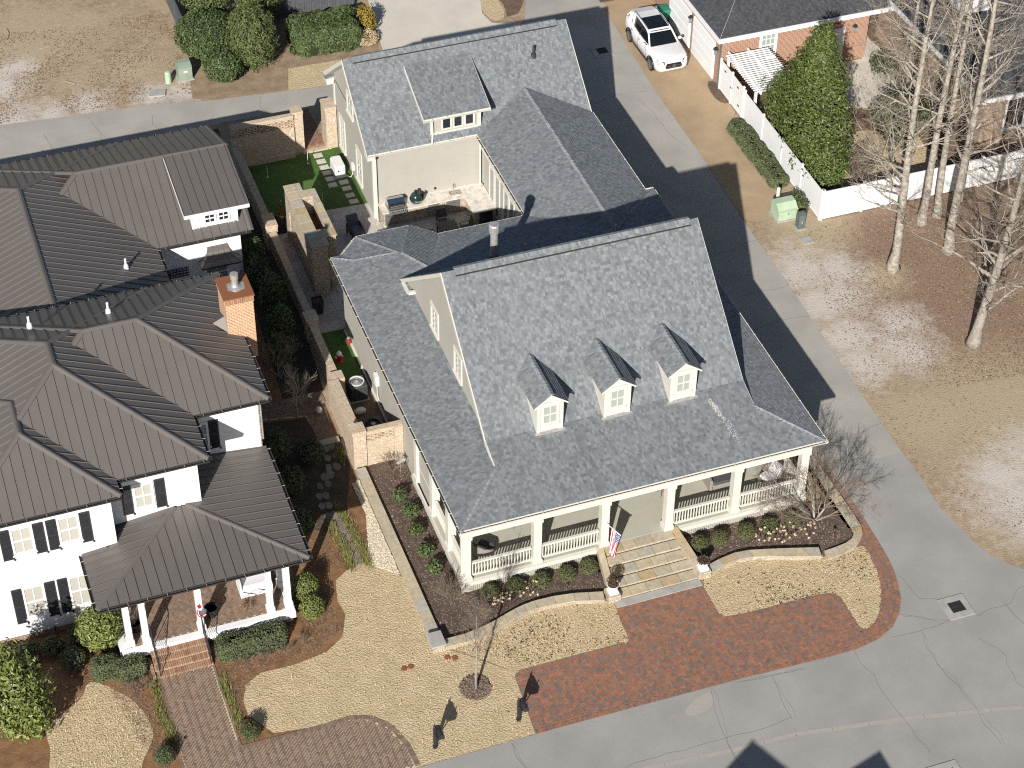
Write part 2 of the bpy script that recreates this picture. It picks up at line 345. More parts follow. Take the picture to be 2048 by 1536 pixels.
# ---------------------------------------------------------------- the ground
def wildmat():
    m, nt, b = _new('wild_ground'); tc = _n(nt, 'ShaderNodeTexCoord'); co = tc.outputs['Object']
    n1, n2, n3, n4 = _noise(nt, co, .35, 6, .65), _noise(nt, co, 3.2, 5, .7), _noise(nt, co, 14, 4, .7), _noise(nt, co, 40, 3, .7)
    out = _mix(nt, _ramp(nt, n1, .38, .62), (.36, .28, .195), (.26, .185, .125))
    out = _mix(nt, _ramp(nt, n2, .45, .7), out, (.40, .33, .225)); n5 = _noise(nt, co, 1.1, 4, .65)
    def blob(x, y, r, soft=.95):
        d = _n(nt, 'ShaderNodeVectorMath', operation='DISTANCE'); nt.links.new(co, d.inputs[0]); d.inputs[1].default_value = (x, y, 0)
        mr = _n(nt, 'ShaderNodeMapRange'); mr.inputs[1].default_value = r*(1+soft); mr.inputs[2].default_value = r*(1-soft); nt.links.new(d.outputs['Value'], mr.inputs[0]); return mr.outputs[0]
    def union(bl):
        cur = bl[0]
        for x in bl[1:]:
            mx = _n(nt, 'ShaderNodeMath', operation='MAXIMUM'); nt.links.new(cur, mx.inputs[0]); nt.links.new(x, mx.inputs[1]); cur = mx.outputs[0]
        return cur
    def cut(mask, ns, lo, hi):
        ad = _n(nt, 'ShaderNodeMath', operation='ADD'); nt.links.new(mask, ad.inputs[0]); nt.links.new(ns, ad.inputs[1]); return _ramp(nt, ad.outputs[0], lo, hi)
    litter = union([blob(30, 14, 5.5), blob(29, 9, 5), blob(34, 10, 6), blob(27, 13.5, 3)])
    out = _mix(nt, cut(litter, n2, .75, 1.15), out, (.245, .17, .125))
    grass = union([blob(23.6, 17, 2.2), blob(25.5, 12.6, 1.2), blob(26, 2, 4.5), blob(23, 3, 2.5), blob(-9, 46, 4), blob(-4.5, 42, 2)])
    out = _mix(nt, cut(grass, n2, .8, 1.3), out, (.385, .315, .215))
    grav = union([blob(22.0, 14.4, 1.6), blob(23.6, 13.8, 1.3), blob(21.9, 11.8, 1.5), blob(23.0, 12, 1.3), blob(22.0, 9.2, 1.5), blob(21.7, 7.2, 1.2), blob(24.6, 9.3, 1.2), blob(23.9, 7.6, 1.4), blob(23.9, -1.3, 1.3), blob(24.2, -3, 2), blob(26, -1.4, 2),
                  blob(-11.5, 39.1, 1.5), blob(-9.5, 39.2, 1.0), blob(-7.4, 39.5, 1.0), blob(-4.2, 39.2, .9), blob(-2.4, 38.9, .9), blob(-11.5, 42.6, 1.3), blob(-10.5, 44, .9)])
    a2 = _n(nt, 'ShaderNodeMath', operation='ADD'); nt.links.new(n2, a2.inputs[0]); nt.links.new(n5, a2.inputs[1])
    gm0 = cut(grav, a2.outputs[0], 1.15, 1.85); gm1 = _n(nt, 'ShaderNodeMath', operation='MULTIPLY'); nt.links.new(gm0, gm1.inputs[0]); gm1.inputs[1].default_value = .85; gm = gm1.outputs[0]
    out = _mix(nt, gm, out, (.54, .50, .465))
    out = _mix(nt, _ramp(nt, n4, .56, .78), out, (.17, .125, .09))
    out = _mix(nt, _ramp(nt, n3, .66, .80), out, (.48, .40, .30))
    nt.links.new(out, b.inputs['Base Color']); b.inputs['Roughness'].default_value = .95; b.inputs['Specular IOR Level'].default_value = .2
    _bump(nt, b, n3, .9, .05)
wildmat()
gm = MB(); N = 24
for i in range(N):
    for j in range(N):
        x0, x1 = -140+i*280/N, -140+(i+1)*280/N; y0, y1 = -110+j*280/N, -110+(j+1)*280/N
        gm.add([(x0, y0, 0), (x1, y0, 0), (x1, y1, 0), (x0, y1, 0)], [(0, 1, 2, 3)])
GR = struct('ground', gm, 'wild_ground')
red_outer = [(4.88, -7.8), (8.52, -7.85), (12.54, -7.98), (13.6, -7.98), (14.62, -7.8), (15.48, -7.42), (16.09, -6.84), (16.5, -6.2), (16.75, -5.5), (16.95, -4.8), (17.05, -4.1), (17.12, -2.9), (17.18, -1.1)]
street = [(-90, -7.8), (-4.4, -7.8), (.24, -7.76)]+red_outer+[(17.15, 1.5), (20.6, 1.5), (20.62, 0), (20.52, -2), (20.7, -2.9), (20.82, -4.1), (21.15, -5.2), (21.7, -6.0), (22.6, -6.9), (24.2, -7.6), (90, -7.9), (90, -30), (-90, -30)]
rd = sheet('street', street, .006, 'asphalt')
lane = [(17.2, 1.5), (16.75, 2.6), (16.1, 5), (16.0, 24), (15.9, 33.6), (15.2, 35.2), (12, 35.45), (-90, 35.5), (-90, 39.4), (-12.3, 39.0), (-9.6, 38.75), (-6.9, 38.5), (-4.2, 38.3), (-1.2, 37.65), (1.1, 37.4), (5.1, 36.95), (8.4, 37.1), (8.5, 39.0), (15.3, 39.9), (17.1, 39.7), (17.9, 41.7), (19, 60), (24.2, 60), (22.6, 44), (21.7, 38.2), (21.3, 30.6), (21.25, 24.9), (21.0, 19), (20.95, 14.7), (20.87, 11.5), (20.72, 8), (20.66, 5), (20.6, 1.5)]
ln = sheet('lane', lane, .007, 'asphalt_lane')
cr = MB()
CR = [[(9.84, -8.07), (9.71, -8.99), (9.72, -9.95), (9.7, -10.32)], [(9.7, -10.32), (8.59, -10.4), (6.09, -10.26), (3.84, -10.29), (-6, -10.5)], [(7.36, -7.88), (7.13, -8.76), (6.97, -9.64), (6.85, -11.07), (6.86, -13)], [(13.45, -7.95), (13.49, -8.66), (13.6, -9.39), (13.58, -10.64), (13.74, -11.83), (13.89, -13.5)],
      [(16.08, -6.94), (16.86, -7.47), (17.8, -7.85)], [(18.97, -7.9), (19.94, -7.87), (20.58, -7.78), (21.34, -7.2), (22.4, -7.1)], [(16.42, -7.98), (16.26, -8.73), (16.19, -9.61), (16.5, -11), (16.6, -14)], [(16.94, -4.81), (17.13, -5.73), (17.26, -6.41), (17.98, -6.77)], [(-.86, -7.89), (-.83, -8.6), (-.74, -9.3), (-.8, -11)],
      [(15.2, -7.9), (16.4, -7.95), (17.8, -7.85)], [(8.5, -8.0), (9.84, -8.07), (11.2, -8.15)], [(18.5, -9), (19.0, -10.2), (18.7, -11.5), (19.3, -13)], [(20.3, -7.8), (20.6, -9.3), (21.4, -10.4), (21.2, -12)]]
for c in CR: ribbon(cr, wob(c, .13, .10, 3, False), .011, .011)
for c in CR[::2]:
    c2 = [(x+.12, y-.05) for x, y in c]; ribbon(cr, wob(c2, .22, .2, 9, False), .006, .0112)
stuff(mk('road_crack', cr, 'crack', rd))
cr2 = MB()
for c in [[(16.2, 31.5), (17.5, 30.8), (19.2, 31.2), (20.9, 30.9)], [(20.2, 30.5), (20.5, 27), (20.9, 25.6)], [(17.6, 17), (18.4, 16.8), (20.9, 17.2)], [(17.8, 11.0), (19.5, 11.3), (20.8, 11.1)], [(17.7, 3.3), (19.2, 3.2), (20.6, 3.5)], [(18.6, 13.6), (20.9, 13.5)], [(-7.6, 35.6), (-7.4, 36.7), (-7.8, 38.3)], [(-4.4, 35.6), (-4.7, 36.4), (-4.5, 37.3)], [(1.2, 35.6), (1.0, 36.2), (1.15, 37.2)], [(-10, 35.6), (-10.2, 37.5)], [(-1.8, 35.6), (-1.5, 36.4)]]:
    ribbon(cr2, wob(c, .16, .11, 5, False), .013, .012)
stuff(mk('road_crack', cr2, 'crack', ln))
st = MB(); ribbon(st, wob([(-30, -9.2), (-6, -10.1), (1, -10.45), (4.26, -10.7), (6.92, -10.91), (9.51, -11.04), (12.36, -11.49), (14.5, -11.86), (18.35, -12.74), (30, -16)], .03, 1.2, 2, False), .2, .0095)
mk('painted_line', st, 'faded_paint', rd)
pm = MB().poly([(x, y, .0094) for x, y in wob(smooth_poly([(6.0, -8.5), (7.0, -8.0), (7.35, -8.1), (7.2, -8.75), (6.4, -8.95), (5.9, -8.9)]), .05, .2)]); mk('patch', pm, 'faded_paint', rd)
# drains
def drain(x0, x1, y0, y1, label, par):
    t = thing('storm_drain', ((x0+x1)/2, (y0+y1)/2, 0), label, 'drain', 'storm drains in the paving')
    m1 = MB(); gx0, gx1, gy0, gy1 = x0+.28, x1-.24, y0+.3, y1-.28
    for a in ((x0, x1, y0, gy0), (x0, x1, gy1, y1), (x0, gx0, gy0, gy1), (gx1, x1, gy0, gy1)): m1.box(*a, .0, .035)
    mk('surround', m1, 'concrete_grey', t)
    m2 = MB(); m2.box(gx0, gx1, gy0, gy1, .008, .012); mk('pit', m2, 'dark_void', t)
    for k in range(9):
        x = gx0+(k+.5)*(gx1-gx0)/9; mk('bar', MB().box(x-.012, x+.012, gy0, gy1, .013, .032), 'gutter_dark', t)
    mk('cross_bar', MB().box(gx0, gx1, (gy0+gy1)/2-.012, (gy0+gy1)/2+.012, .014, .033), 'gutter_dark', t)
drain(17.85, 18.97, -7.88, -6.74, 'iron storm drain grate in concrete at the street corner', rd)
drain(19.48, 20.58, 34.84, 36.0, 'storm drain grate in shade behind the grey garage', ln)
drain(13.3, 14.6, -15.2, -14.1, 'storm drain grate at the bottom edge of the street', rd)
# slabs beyond the lane
sheet('concrete_driveway', [(8.65, 39.0), (9.5, 45), (10.5, 60), (15.6, 60), (15.5, 42.6), (15.1, 41.2), (15.3, 40.1), (16.0, 39.75), (17.0, 39.7), (15.8, 38.6), (8.6, 38.2)], .010, 'concrete_pale')
sheet('grass_island', wob(smooth_poly([(15.5, 42.6), (15.15, 41.3), (15.4, 40.3), (16.0, 40.15), (16.5, 41.3), (16.6, 60), (15.55, 60)], 1), .04), .014, 'lawn_dormant')
sheet('leaf_strip', wob([(16.5, 41.3), (16.3, 40.4), (17.0, 40.5), (17.8, 41.8), (18.8, 60), (16.6, 60)], .08), .013, 'bark_dirt')
sheet('tan_driveway', [(21.7, 38.2), (21.32, 30.6), (21.27, 24.9), (21.02, 19), (21.6, 18.5), (22.9, 19.3), (23.4, 20.6), (23.35, 22), (23.35, 26.3), (24.5, 27.6), (24.75, 30.2), (24.9, 37.4), (24.9, 40.2), (22.1, 40.0)], .012, 'aggregate_drive')
sheet('mulch_pocket', wob(smooth_poly([(24.2, 30.75), (24.75, 30.75), (24.75, 28.5), (24.2, 28.55), (24.0, 29.4)], 1), .03), .016, 'bark_dirt')
sheet('planting_bed', wob([(21.8, 40.1), (24.8, 40.1), (24.8, 50), (22.5, 50)], .1), .012, 'bark_dirt')
sheet('neighbour_yard', [(24.75, 18), (37, 18), (45, 18), (45, 40), (33.5, 40), (33.5, 30), (24.75, 30)], .005, 'bark_dirt')
sheet('neighbour_lawn', wob([(26, 18.4), (32.5, 18.4), (32.6, 22.5), (30, 24), (26, 23)], .35, .4), .009, 'lawn_dormant')
sheet('neighbour_patio', wob([(29.6, 30.1), (33.2, 30.1), (34.5, 33), (34.6, 29.4), (33.6, 26.4), (31.5, 25.6), (29.8, 26.2)], .12, .4), .012, 'concrete_pale')
sheet('lawn_strip_back', [(2.8, 37.25), (3.35, 39.3), (7.4, 39.2), (8.4, 39.0), (8.4, 37.0), (5.1, 37.0)], .014, 'lawn_dormant')
sheet('bed_back', wob([(-2.2, 38.1), (-1.2, 37.7), (1.1, 37.5), (2.8, 37.3), (3.3, 39.3), (8.4, 39.1), (9.0, 42), (8.6, 60), (-1.3, 60), (-1.4, 43)], .07), .011, 'straw_bed')
# ---------------------------------------------------------------- lots of the two houses
sheet('lawn_between', wob(smooth_poly([(-4.5, -7.78), (.22, -7.74), (.43, -4.85), (.55, -4.7), (-1.0, -3.2), (-2.0, -2.3), (-2.1, 1.6), (-2.6, 2.4), (-3.4, 2.85), (-4.1, 2.7), (-4.7, 2.3), (-4.95, 1.2), (-4.85, .4), (-5.3, -.7), (-6.1, -1.25), (-7.4, -1.45), (-8.8, -1.42), (-9.5, -1.8), (-9.78, -2.55), (-9.78, -3.3), (-9.1, -4.45), (-7.4, -4.72), (-6.1, -4.65), (-5.3, -4.9), (-4.75, -5.6), (-4.4, -6.7)], 0), .02, .4), .018, 'lawn_dormant')
sheet('lawn_left_of_steps', [(-2.0, -2.35), (-1.6, -2.3), (.3, -2.55), (1.1, -2.3), (1.9, -2.0), (2.7, -1.88), (3.8, -1.95), (4.9, -2.15), (5.5, -2.5), (5.38, -3.7), (5.37, -4.3), (5.3, -4.6), (5.1, -4.74), (1.2, -4.7), (.55, -4.7), (-1.0, -3.0)], .0185, 'lawn_dormant')
sheet('lawn_right_of_steps', smooth_poly([(9.23, -2.76), (9.24, -3.82), (9.21, -4.43), (9.41, -4.79), (13.29, -4.87), (13.95, -4.92), (14.24, -5.25), (14.23, -6.08), (14.23, -7.21), (14.77, -7.1), (15.41, -6.5), (15.98, -5.54), (16.31, -4.59), (16.48, -3.45), (16.4, -2.9), (14.68, -3.1), (13.5, -2.7), (12.7, -2.3), (11.8, -2.0), (11.2, -1.9), (10.5, -2.0), (9.9, -2.2)], 1), .0185, 'lawn_dormant')
sheet('small_lawn', wob(smooth_poly([(-15.24, .29), (-15.5, -.35), (-16.11, -.77), (-17.06, -1.24), (-17.2, -1.63), (-17.12, -2.62), (-17.5, -3.6), (-17.6, -6), (-14.6, -6), (-14.1, -4.3), (-13.63, -3.59), (-13.36, -2.98), (-13.37, -2.09), (-13.77, -1.14), (-14.4, -.28), (-14.85, .2)], 1), .05, .3), .018, 'lawn_dormant')
sheet('pine_straw_bed', wob([(-30, -7.7), (-4.5, -7.75), (-4.3, -6), (-4.0, 2.5), (-2.2, 3.2), (-2.2, 8.3), (-2.2, 21), (-6.2, 21), (-6.2, 3), (-19, 3.4), (-30, 3.4)], .03, .6), .010, 'pine_straw')
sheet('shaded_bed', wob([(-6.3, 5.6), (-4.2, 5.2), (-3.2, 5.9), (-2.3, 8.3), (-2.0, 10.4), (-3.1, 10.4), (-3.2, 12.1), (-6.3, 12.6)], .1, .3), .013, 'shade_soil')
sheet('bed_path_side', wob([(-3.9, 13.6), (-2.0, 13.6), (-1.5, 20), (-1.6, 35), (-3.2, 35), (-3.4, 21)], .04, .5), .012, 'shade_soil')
sheet('mulch_bed_side', [(-1.9, 8.2), (.1, 8.2), (.1, -.1), (5.7, -.1), (5.6, -2.1), (4.0, -1.7), (3.3, -1.6), (2.4, -1.55), (1.6, -1.75), (.5, -2.1), (-.7, -2.25), (-1.8, -2.2)], .020, 'mulch_brown')
sheet('mulch_bed_front', [(9.3, 0), (16.9, .1), (16.6, 5), (15.2, 5), (15.2, 30), (16.05, 30), (16.1, 5), (16.7, 2.4), (16.75, -2), (16.3, -2.6), (14.7, -3.0), (13.5, -2.6), (12.5, -2.2), (11.8, -1.9), (11.2, -1.85), (10.4, -1.95), (9.7, -2.1)], .020, 'mulch_brown')
sheet('turf_court', [(-1.3, 31.4), (3.95, 31.4), (3.95, 26.3), (1.7, 26.4), (-1.3, 25.6)], .012, 'turf')
sheet('putting_green', smooth_poly([(-.9, 31.0), (1.4, 30.9), (2.1, 29.6), (2.2, 28.0), (1.2, 27.2), (-.9, 27.2)], 2), .017, 'putting_turf')
sheet('turf_side', [(-1.3, 17.4), (.1, 17.4), (.1, 13.8), (-1.3, 13.9)], .012, 'turf')
sheet('service_yard', [(-1.5, 13.9), (.1, 13.9), (.1, 8.2), (-1.5, 8.2)], .012, 'bark_dirt')
sheet('patio', [(-1.4, 26.0), (1.7, 26.45), (4.0, 26.3), (4.0, 24.6), (15, 24.6), (15, 17), (-1.4, 17.4)], .011, 'travertine')
# patio slabs as separate stones
pj = thing('patio_paving', (2, 22, 0), 'grey travertine slabs paving the courtyard behind the house', 'paving'); random.seed(3)
def stones(par, name, x0, x1, y0, y1, z, w, h, m, gap=.012, skip=None, jit=.0):
    yy = y0; r = 0
    while yy < y1-.05:
        hh = min(h, y1-yy); xx = x0-(w*.5 if r % 2 else 0)
        while xx < x1-.05:
            a, b = max(xx, x0), min(xx+w, x1)
            if b-a > .08 and not (skip and skip((a+b)/2, yy+hh/2)):
                mk(name, MB().box(a+gap/2, b-gap/2, yy+gap/2, yy+hh-gap/2, z, z+.018+random.random()*.006, False), m, par)
            xx += w
        yy += hh; r += 1
stones(pj, 'slab', -1.3, 4.0, 17.5, 26.2, .012, .92, .6, 'stone_pad', skip=lambda x, y: (-.6 < x < .8 and 20 < y < 25) or (x < 1.5 and y > 25.6) or (x > .3 and y < 18.4))
stones(pj, 'slab', 4.0, 9.0, 17.8, 24.0, .012, .92, .6, 'stone_pad', skip=lambda x, y: False)
# soft bits lying about: mulch chips, leaf litter, gravel, grass tips
def scatter(name, regions, n, size, m, z, seed, par=None, tilt=.35, thin=.4, up=0.0, dens=None):
    rnd = random.Random(seed); mb = MB()
    for poly in regions:
        xs = [p[0] for p in poly]; ys = [p[1] for p in poly]; c = 0; tries = 0
        while c < n//len(regions) and tries < n*12:
            tries += 1; x, y = rnd.uniform(min(xs), max(xs)), rnd.uniform(min(ys), max(ys))
            if not inside((x, y), poly): continue
            if dens and rnd.random() > dens(x, y): continue
            c += 1; s = size*rnd.uniform(.5, 1.3); a = rnd.uniform(0, 6.28); t = rnd.uniform(-tilt, tilt); u = Vector((math.cos(a), math.sin(a), t+up))*s; w = Vector((-math.sin(a), math.cos(a), rnd.uniform(-tilt, tilt)))*s*thin
            p = Vector((x, y, z+abs(u.z)+abs(w.z)))
            mb.add([p-u, p+w-u*.1, p+u, p-w-u*.1], [(0, 1, 2, 3)])
    o = mk(name, mb, m, par or GR); o['kind'] = 'stuff'; return o
nzd = lambda x, y: min(1, max(.04, .5+1.6*mnoise.noise(Vector((x*.45, y*.45, 3)))))
L1 = [(-1.8, 8), (0, 8), (0, -.1), (5.4, -.1), (5.4, -1.7), (2.4, -1.5), (.5, -2.0), (-1.6, -2.1)]; R1 = [(9.5, 0), (15.2, 0), (16.2, -2.3), (14.5, -2.8), (12, -1.9), (9.8, -2.0)]
scatter('mulch_chips', [L1, R1], 9000, .04, 'mulch_chip', .022, 1)
scatter('fallen_leaves', [[(9.3, -2.4), (16.3, -2.9), (15.9, -5.6), (14.6, -7), (14.2, -5), (9.4, -4.7)], [(5.4, -2.5), (3, -1.95), (.5, -2.5), (-1.2, -2.7), (1.3, -4.6), (5.2, -4.6)]], 750, .055, 'leaf_dead', .022, 2, dens=nzd)
scatter('fallen_leaves', [[(-9.5, -2), (-5, -1), (-4.6, 2), (-3, 2.4), (-2.2, 0), (.2, -5), (0, -7.6), (-4, -7.6), (-5, -4.8), (-9, -4.3)], [(-17, -1.5), (-15, 0), (-13.6, -2), (-14.5, -5), (-17, -5)]], 500, .03, 'leaf_dead', .022, 3)
scatter('grass_tips', [[(-9.5, -2), (-5, -1), (-4.6, 2), (-3, 2.4), (-2.2, 0), (-.8, -3.2), (.3, -5), (.1, -7.7), (-4.2, -7.7), (-5, -4.9), (-9, -4.4)], [(-17.1, -1.5), (-15.2, .2), (-13.6, -2), (-14.3, -5), (-17.2, -5)], [(9.3, -2.4), (16.3, -2.9), (15.9, -5.6), (14.6, -7), (14.2, -4.9), (9.4, -4.7)], [(5.4, -2.5), (3, -1.95), (.5, -2.5), (-1.5, -2.6), (.5, -4.6), (5.2, -4.6)]], 16000, .05, 'grass_straw', .02, 4, tilt=.5, thin=.16, up=.4)
scatter('leaf_litter', [[(21.5, 5), (37, 3), (37, 17.4), (25, 17.4), (22, 16.5)]], 22000, .05, 'leaf_litter', .008, 5, dens=lambda x, y: min(1, max(.05, (x-21)/9+.6*mnoise.noise(Vector((x*.3, y*.3, 0))))))
scatter('leaf_litter', [[(20.9, 17), (20.8, -3), (23, -6.5), (35, -7), (35, 5)]], 2600, .05, 'leaf_litter', .008, 6, dens=nzd)
scatter('leaf_litter', [[(-14, 39.2), (-2, 38.6), (-1.6, 47), (-14, 48)]], 5000, .06, 'leaf_litter', .008, 7, dens=nzd)
scatter('leaf_litter', [[(25, 18), (36, 18), (36, 30), (25, 29)]], 3500, .06, 'leaf_litter', .013, 8)
scatter('pine_straw_litter', [[(-6.4, 2.6), (-4.8, 3), (-2.6, 3.4), (-3, 5.6), (-5.8, 6)], [(-6.6, -1), (-5.2, -.4), (-5.2, 2), (-6.4, 2.4)], [(-13.4, -.4), (-12.9, -3), (-13.2, -5.5), (-14, -3), (-14.5, -.2)], [(-10.3, -.6), (-6.4, -.4), (-6.2, -1), (-9, -1.3), (-9.9, -2.6), (-9.7, -4.6), (-10.3, -4.6)], [(-18.5, 3), (-14.4, 3), (-14.4, .3), (-16.8, -.9), (-18.5, -1.5)]], 9000, .09, 'leaf_litter', .013, 9, thin=.07)
gv = MB(); rnd = random.Random(11); gp = [(-2.15, 7.6), (-2.15, 1.75), (-2.75, 2.3), (-3.2, 2.8), (-2.85, 3.9), (-2.45, 5.5), (-2.5, 7.4)]
sheet('gravel_strip', gp, .0205, 'stucco')
c = 0
while c < 3200:
    x, y = rnd.uniform(-3.2, -2.1), rnd.uniform(1.7, 7.6)
    if inside((x, y), gp): gv.obox(x, y, .02, .02+rnd.uniform(.015, .04), rnd.uniform(.03, .065), rnd.uniform(.025, .05), rnd.uniform(0, 3), False); c += 1
stuff(mk('gravel', gv, 'gravel_white', GR))
# ---------------------------------------------------------------- brick paving
CAMP = Vector((-18, -54))
def herring(region, cell, ang, origin=(0, 0)):
    xs = [p[0] for p in region]; ys = [p[1] for p in region]; ca, sa = math.cos(ang), math.sin(ang)
    cx, cy = (min(xs)+max(xs))/2, (min(ys)+max(ys))/2; R = math.hypot(max(xs)-min(xs), max(ys)-min(ys))/2; n = int(R/cell)+3; out = []
    for i in range(-n, n):
        for j in range(-n, n):
            s_ = (i-j) % 4
            if s_ == 0: a, b, rot = (i+1)*cell, (j+.5)*cell, 0
            elif s_ == 2: a, b, rot = (i+.5)*cell, (j)*cell, math.pi/2
            else: continue
            x, y = cx+a*ca-b*sa, cy+a*sa+b*ca
            if inside((x, y), region): out.append((x, y, rot+ang))
    return out
def lay(par, bricks, m, z, L=.2, Wd=.1, gap=.008, nparts=300, name='brick', h=.012):
    """the pieces that show largest are objects sharing a few meshes, the rest one joined part"""
    bricks = sorted(bricks, key=lambda b: (Vector((b[0], b[1]))-CAMP).length); rnd = random.Random(5); base = []
    for k in range(4):
        mb = MB().obox(0, 0, 0, h+k*.0016, L-gap, Wd-gap, 0, False); me = mk(name, mb, m, None); base.append(me.data); bpy.data.objects.remove(me)
    off = rootloc(par)
    for b in bricks[:nparts]:
        o = bpy.data.objects.new(name, rnd.choice(base)); COL.objects.link(o); o.parent = par
        o.location = (b[0]-off.x, b[1]-off.y, z-off.z); o.rotation_euler = (rnd.uniform(-.006, .006), rnd.uniform(-.006, .006), b[2])
    if len(bricks) > nparts:
        mb = MB()
        for b in bricks[nparts:]: mb.obox(b[0], b[1], z, z+h+rnd.random()*.005, L-gap, Wd-gap, b[2]+rnd.uniform(-.01, .01), False)
        stuff(mk(name+'_field', mb, m, par))
red = [(.3, -7.58), (4.88, -7.6), (12.5, -7.76), (13.5, -7.78), (14.5, -7.62), (15.35, -7.25), (15.9, -6.7), (16.3, -6.05), (16.55, -5.4), (16.75, -4.7), (16.87, -4.0), (16.95, -2.9), (17.0, -1.1), (16.95, 2.3), (16.85, 2.3), (16.87, -1.45), (16.8, -1.95), (16.56, -2.56), (16.45, -3.2), (16.45, -3.6), (16.3, -4.6), (15.97, -5.54), (15.4, -6.5), (14.9, -7.0), (14.5, -7.2), (14.22, -7.2), (14.22, -5.35), (14.05, -5.0), (13.7, -4.9), (9.6, -4.82), (9.3, -4.7), (9.22, -4.4), (9.2, -2.65), (5.5, -2.65), (5.4, -3.7), (5.38, -4.4), (5.2, -4.72), (.75, -4.68), (.5, -4.85)]
sheet('paver_base', [(.24, -7.74)]+red_outer+[(17.0, 2.4), (16.85, 2.4), (16.87, -1.45), (16.56, -2.5), (16.2, -2.5), (9.2, -2.6), (5.5, -2.6), (5.3, -4.6), (.6, -4.6), (.4, -4.85)], .016, 'paver_joint_red')
rdw = thing('brick_driveway', (7.5, -6.2, 0), 'red brick paved forecourt between the front steps and the street', 'driveway')
bl = herring(red, .1, 0); lay(rdw, bl, 'paver_red', .017, gap=.007)
edge = [(.3, -7.68), (4.88, -7.7), (8.52, -7.75), (12.5, -7.87), (13.6, -7.88), (14.58, -7.71), (15.42, -7.34), (16.0, -6.78), (16.42, -6.15), (16.66, -5.45), (16.85, -4.75), (16.96, -4.05), (17.03, -2.9), (17.08, -1.1), (17.05, 2.0)]
def soldier(line, step=.102):
    out = []; acc = 0
    for i in range(len(line)-1):
        a, b = Vector(line[i]), Vector(line[i+1]); L = (b-a).length; d = (b-a)/L; t = acc
        while t < L: p = a+d*t; out.append((p.x, p.y, math.atan2(d.y, d.x)+math.pi/2)); t += step
        acc = t-L
    return out
lay(rdw, soldier(edge), 'paver_red', .0175, nparts=0, name='border_brick')
lay(rdw, soldier([(.35, -7.5), (.55, -4.95)])+soldier([(.75, -4.72), (5.1, -4.74)], .102), 'paver_red', .0185, nparts=0, name='edge_brick')
# herringbone walk of the white house
walk = [(-12.55, -.4), (-10.5, -.45), (-10.45, -4.72), (-7.2, -4.82), (-6.15, -4.78), (-5.45, -5.05), (-4.95, -5.7), (-4.62, -6.7), (-4.5, -7.7), (-12.62, -7.7)]
sheet('walk_base', [(-12.65, -.38), (-10.45, -.45), (-10.38, -4.66), (-7.2, -4.72), (-6.1, -4.65), (-5.3, -4.9), (-4.75, -5.6), (-4.4, -6.7), (-4.35, -7.78), (-12.75, -7.78)], .0175, 'paver_sand')
wk = thing('brick_walk', (-10, -4.5, 0), 'brown herringbone brick walk leading to the white house steps', 'walkway')
lay(wk, herring(walk, .105, math.pi/4), 'paver_umber', .0185, L=.21, Wd=.105, gap=.022)
bd = soldier([(-10.45, -4.72), (-7.2, -4.77), (-6.15, -4.7), (-5.38, -4.98), (-4.82, -5.65), (-4.5, -6.7), (-4.43, -7.7)]); lay(wk, [(x, y, a) for x, y, a in bd], 'paver_umber', .0195, nparts=0, name='border_brick')
lay(wk, soldier([(-12.6, -.4), (-12.7, -7.7)], .22) and [(x, y, a-math.pi/2) for x, y, a in soldier([(-12.62, -.4), (-12.7, -7.7)], .215)+soldier([(-10.44, -.45), (-10.41, -4.7)], .215)], 'paver_umber', .0195, nparts=0, name='edge_brick')
# brick patio and path beside the white house
bp = thing('side_brick_path', (-3.5, 12, 0), 'shaded brick path with pale joints between the white house and garden wall', 'walkway')
sheet('path_base', [(-5.9, 12.7), (-4.45, 13.5), (-2.15, 13.5), (-2.4, 10.4), (-3.1, 10.38), (-3.2, 12.15), (-5.4, 12.6)], .0175, 'paver_sand')
sheet('path_base_back', [(-5.9, 12.7), (-4.4, 12.7), (-4.0, 21), (-6.0, 21)], .0172, 'paver_joint_red')
gb = [(-3.15+.21*i+.1, 10.45+.105*j, 0) for i in range(-14, 6) for j in range(0, 30)]
lay(bp, [b for b in gb if inside(b[:2], [(-5.9, 12.7), (-4.45, 13.5), (-2.15, 13.5), (-2.4, 10.45), (-3.05, 10.45), (-3.15, 12.2), (-5.4, 12.65)])], 'paver_umber', .0185, L=.21, Wd=.105, gap=.02, nparts=250)
lay(bp, [b for b in [(-5.9+.21*i, 13.6+.105*j, 0) for i in range(0, 10) for j in range(0, 68)] if inside(b[:2], [(-5.9, 13.5), (-4.3, 13.5), (-4.0, 20.8), (-5.9, 20.8)])], 'paver_umber', .0185, L=.21, Wd=.105, gap=.02, nparts=0, name='far_brick')
sb = thing('side_path_step', (-2.7, 10.2, 0), 'low concrete step closing the shaded brick path', 'step'); mk('step', MB().rbox(-3.25, -2.25, 10.1, 10.4, 0, .14), 'concrete_grey', sb)
